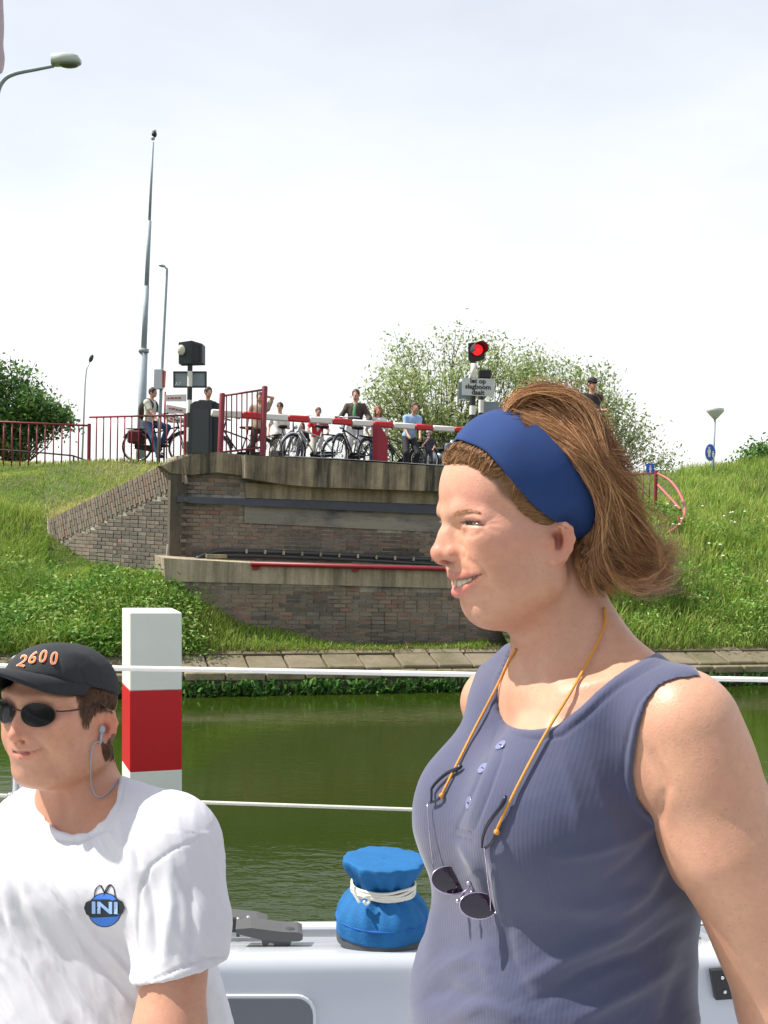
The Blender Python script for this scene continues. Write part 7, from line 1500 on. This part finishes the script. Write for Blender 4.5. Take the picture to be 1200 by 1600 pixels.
# dark glasses
gl_ = thing('dark_glasses', 'thin rimmed dark glasses worn under the black cap', 'sunglasses', MH(0.1, 0, 0.0)); M_dl = mat('black_lens', srgb(10, 10, 12), rough=0.12, spec=0.25); M_dw = mat('dark_wire', srgb(60, 52, 50), rough=0.3, metal=0.8)
for g in (-1, 1):
    n = 28; pts = []
    for q in np.linspace(0, 2 * PI, n + 1)[:-1]:
        ss = 0.032 + 0.0245 * math.cos(q) * (1 + 0.05 * math.sin(q)); uu = 0.008 + 0.0165 * math.copysign(abs(math.sin(q)) ** 0.85, math.sin(q)); pts.append(MH(0.098 - 5.2 * (ss * ss), g * ss, uu))
    c = MH(0.0965, g * 0.032, 0.008); F = [(i, (i + 1) % n, n) for i in range(n)]
    MB().add(pts + [c], F if g > 0 else [f[::-1] for f in F]).build('lens', M_dl, gl_, smooth=True); MB().tube(pts, 0.0009, 6, False, closed=True).build('rim', M_dw, gl_, smooth=True)
    MB().tube(spline([MH(0.079, g * 0.0565, 0.014), MH(0.074, g * 0.064, 0.013), MH(0.03, g * 0.071, 0.011), MH(0.006, g * 0.074, 0.014), MH(-0.006, g * 0.075, 0.006)], 14), 0.0010, 6).build('temple', M_dw, gl_, smooth=True)
MB().tube(spline([MH(0.096, -0.009, 0.012), MH(0.103, 0, 0.016), MH(0.096, 0.009, 0.012)], 8), 0.001, 6).build('bridge', M_dw, gl_, smooth=True)
# earphone and its wire
ep_ = thing('earphone', 'grey earphone with a wire hanging from the ear into the white collar', 'earphone', MH(0, 0.085, 0)); M_ew = mat('grey_wire', srgb(150, 158, 172), rough=0.4)
e0 = MH(0.006, 0.078, -0.024)
MB().ball(e0, (0.005, 0.0045, 0.006), 12, ax=MAX_).cyl(e0, e0 - MU * 0.02 + MF * 0.004, 0.0022, n=8).build('earbud', M_ew, ep_, smooth=True)
zw = (e0 - CAM) @ CF
def wp(x, y):
    h, _ = hitpx(bvh_m, x, y, 0.004); z_ = zw if h is None else (h - CAM) @ CF; return P(x, y, z_)
s0_, _z = proj(e0[None]); x0, y0 = s0_[0]
w3 = np.array([wp(x, y) for x, y in spline([(x0 - 3, y0 + 18), (144, 1165), (142, 1200), (143, 1228), (150, 1243), (160, 1245), (172, 1236), (182, 1220)], 40)])
for _ in range(4): w3[1:-1] = 0.25 * w3[:-2] + 0.5 * w3[1:-1] + 0.25 * w3[2:]
w3[0] = e0 - MU * 0.018 + MF * 0.003
MB().tube(w3, 0.0010, 8).build('wire', M_ew, ep_, smooth=True)
# trousers on the seat, below the frame
Lg = Sdf(np.array([-1.1, 0.9, 0.72]), np.array([-0.15, 2.0, 1.75]), 0.014); hc = P(170, 1700, 1.66); hc = A3(hc[0], hc[1], 1.46); Lg.ell(hc, (0.15, 0.18, 0.13), MTX, k=0.05)
for g in (-1, 1): Lg.chain([hc + LT * g * 0.09, hc + LT * g * 0.12 + NT * 0.40 + UPV * 0.0, hc + LT * g * 0.12 + NT * 0.42 - UPV * 0.6], [0.09, 0.065, 0.055], k=0.04)
V, Q = Lg.mesh(1); mesh_obj('trousers', V, Q, cloth((70, 74, 84)), man)
# soft pinkish edge entering at the upper left corner
fg = thing('cloth_edge', 'soft pinkish grey edge of something entering at the top left corner', 'cloth', P(-10, 50, 0.9))
pts = spline([(-8, -60), (-6, 0), (-4, 40), (-5, 70), (-2, 92), (-6, 108), (-16, 116)], 24); MB().tube([P(x, y, 0.9) for x, y in pts], [rp(q, 0.9) for q in np.interp(np.arange(24), [0, 8, 12, 16, 19, 23], [11, 10, 10, 9, 10, 3])], 12).build('cloth_roll', mat('pinkish_cloth', srgb(176, 158, 164), rough=0.8), fg, smooth=True)
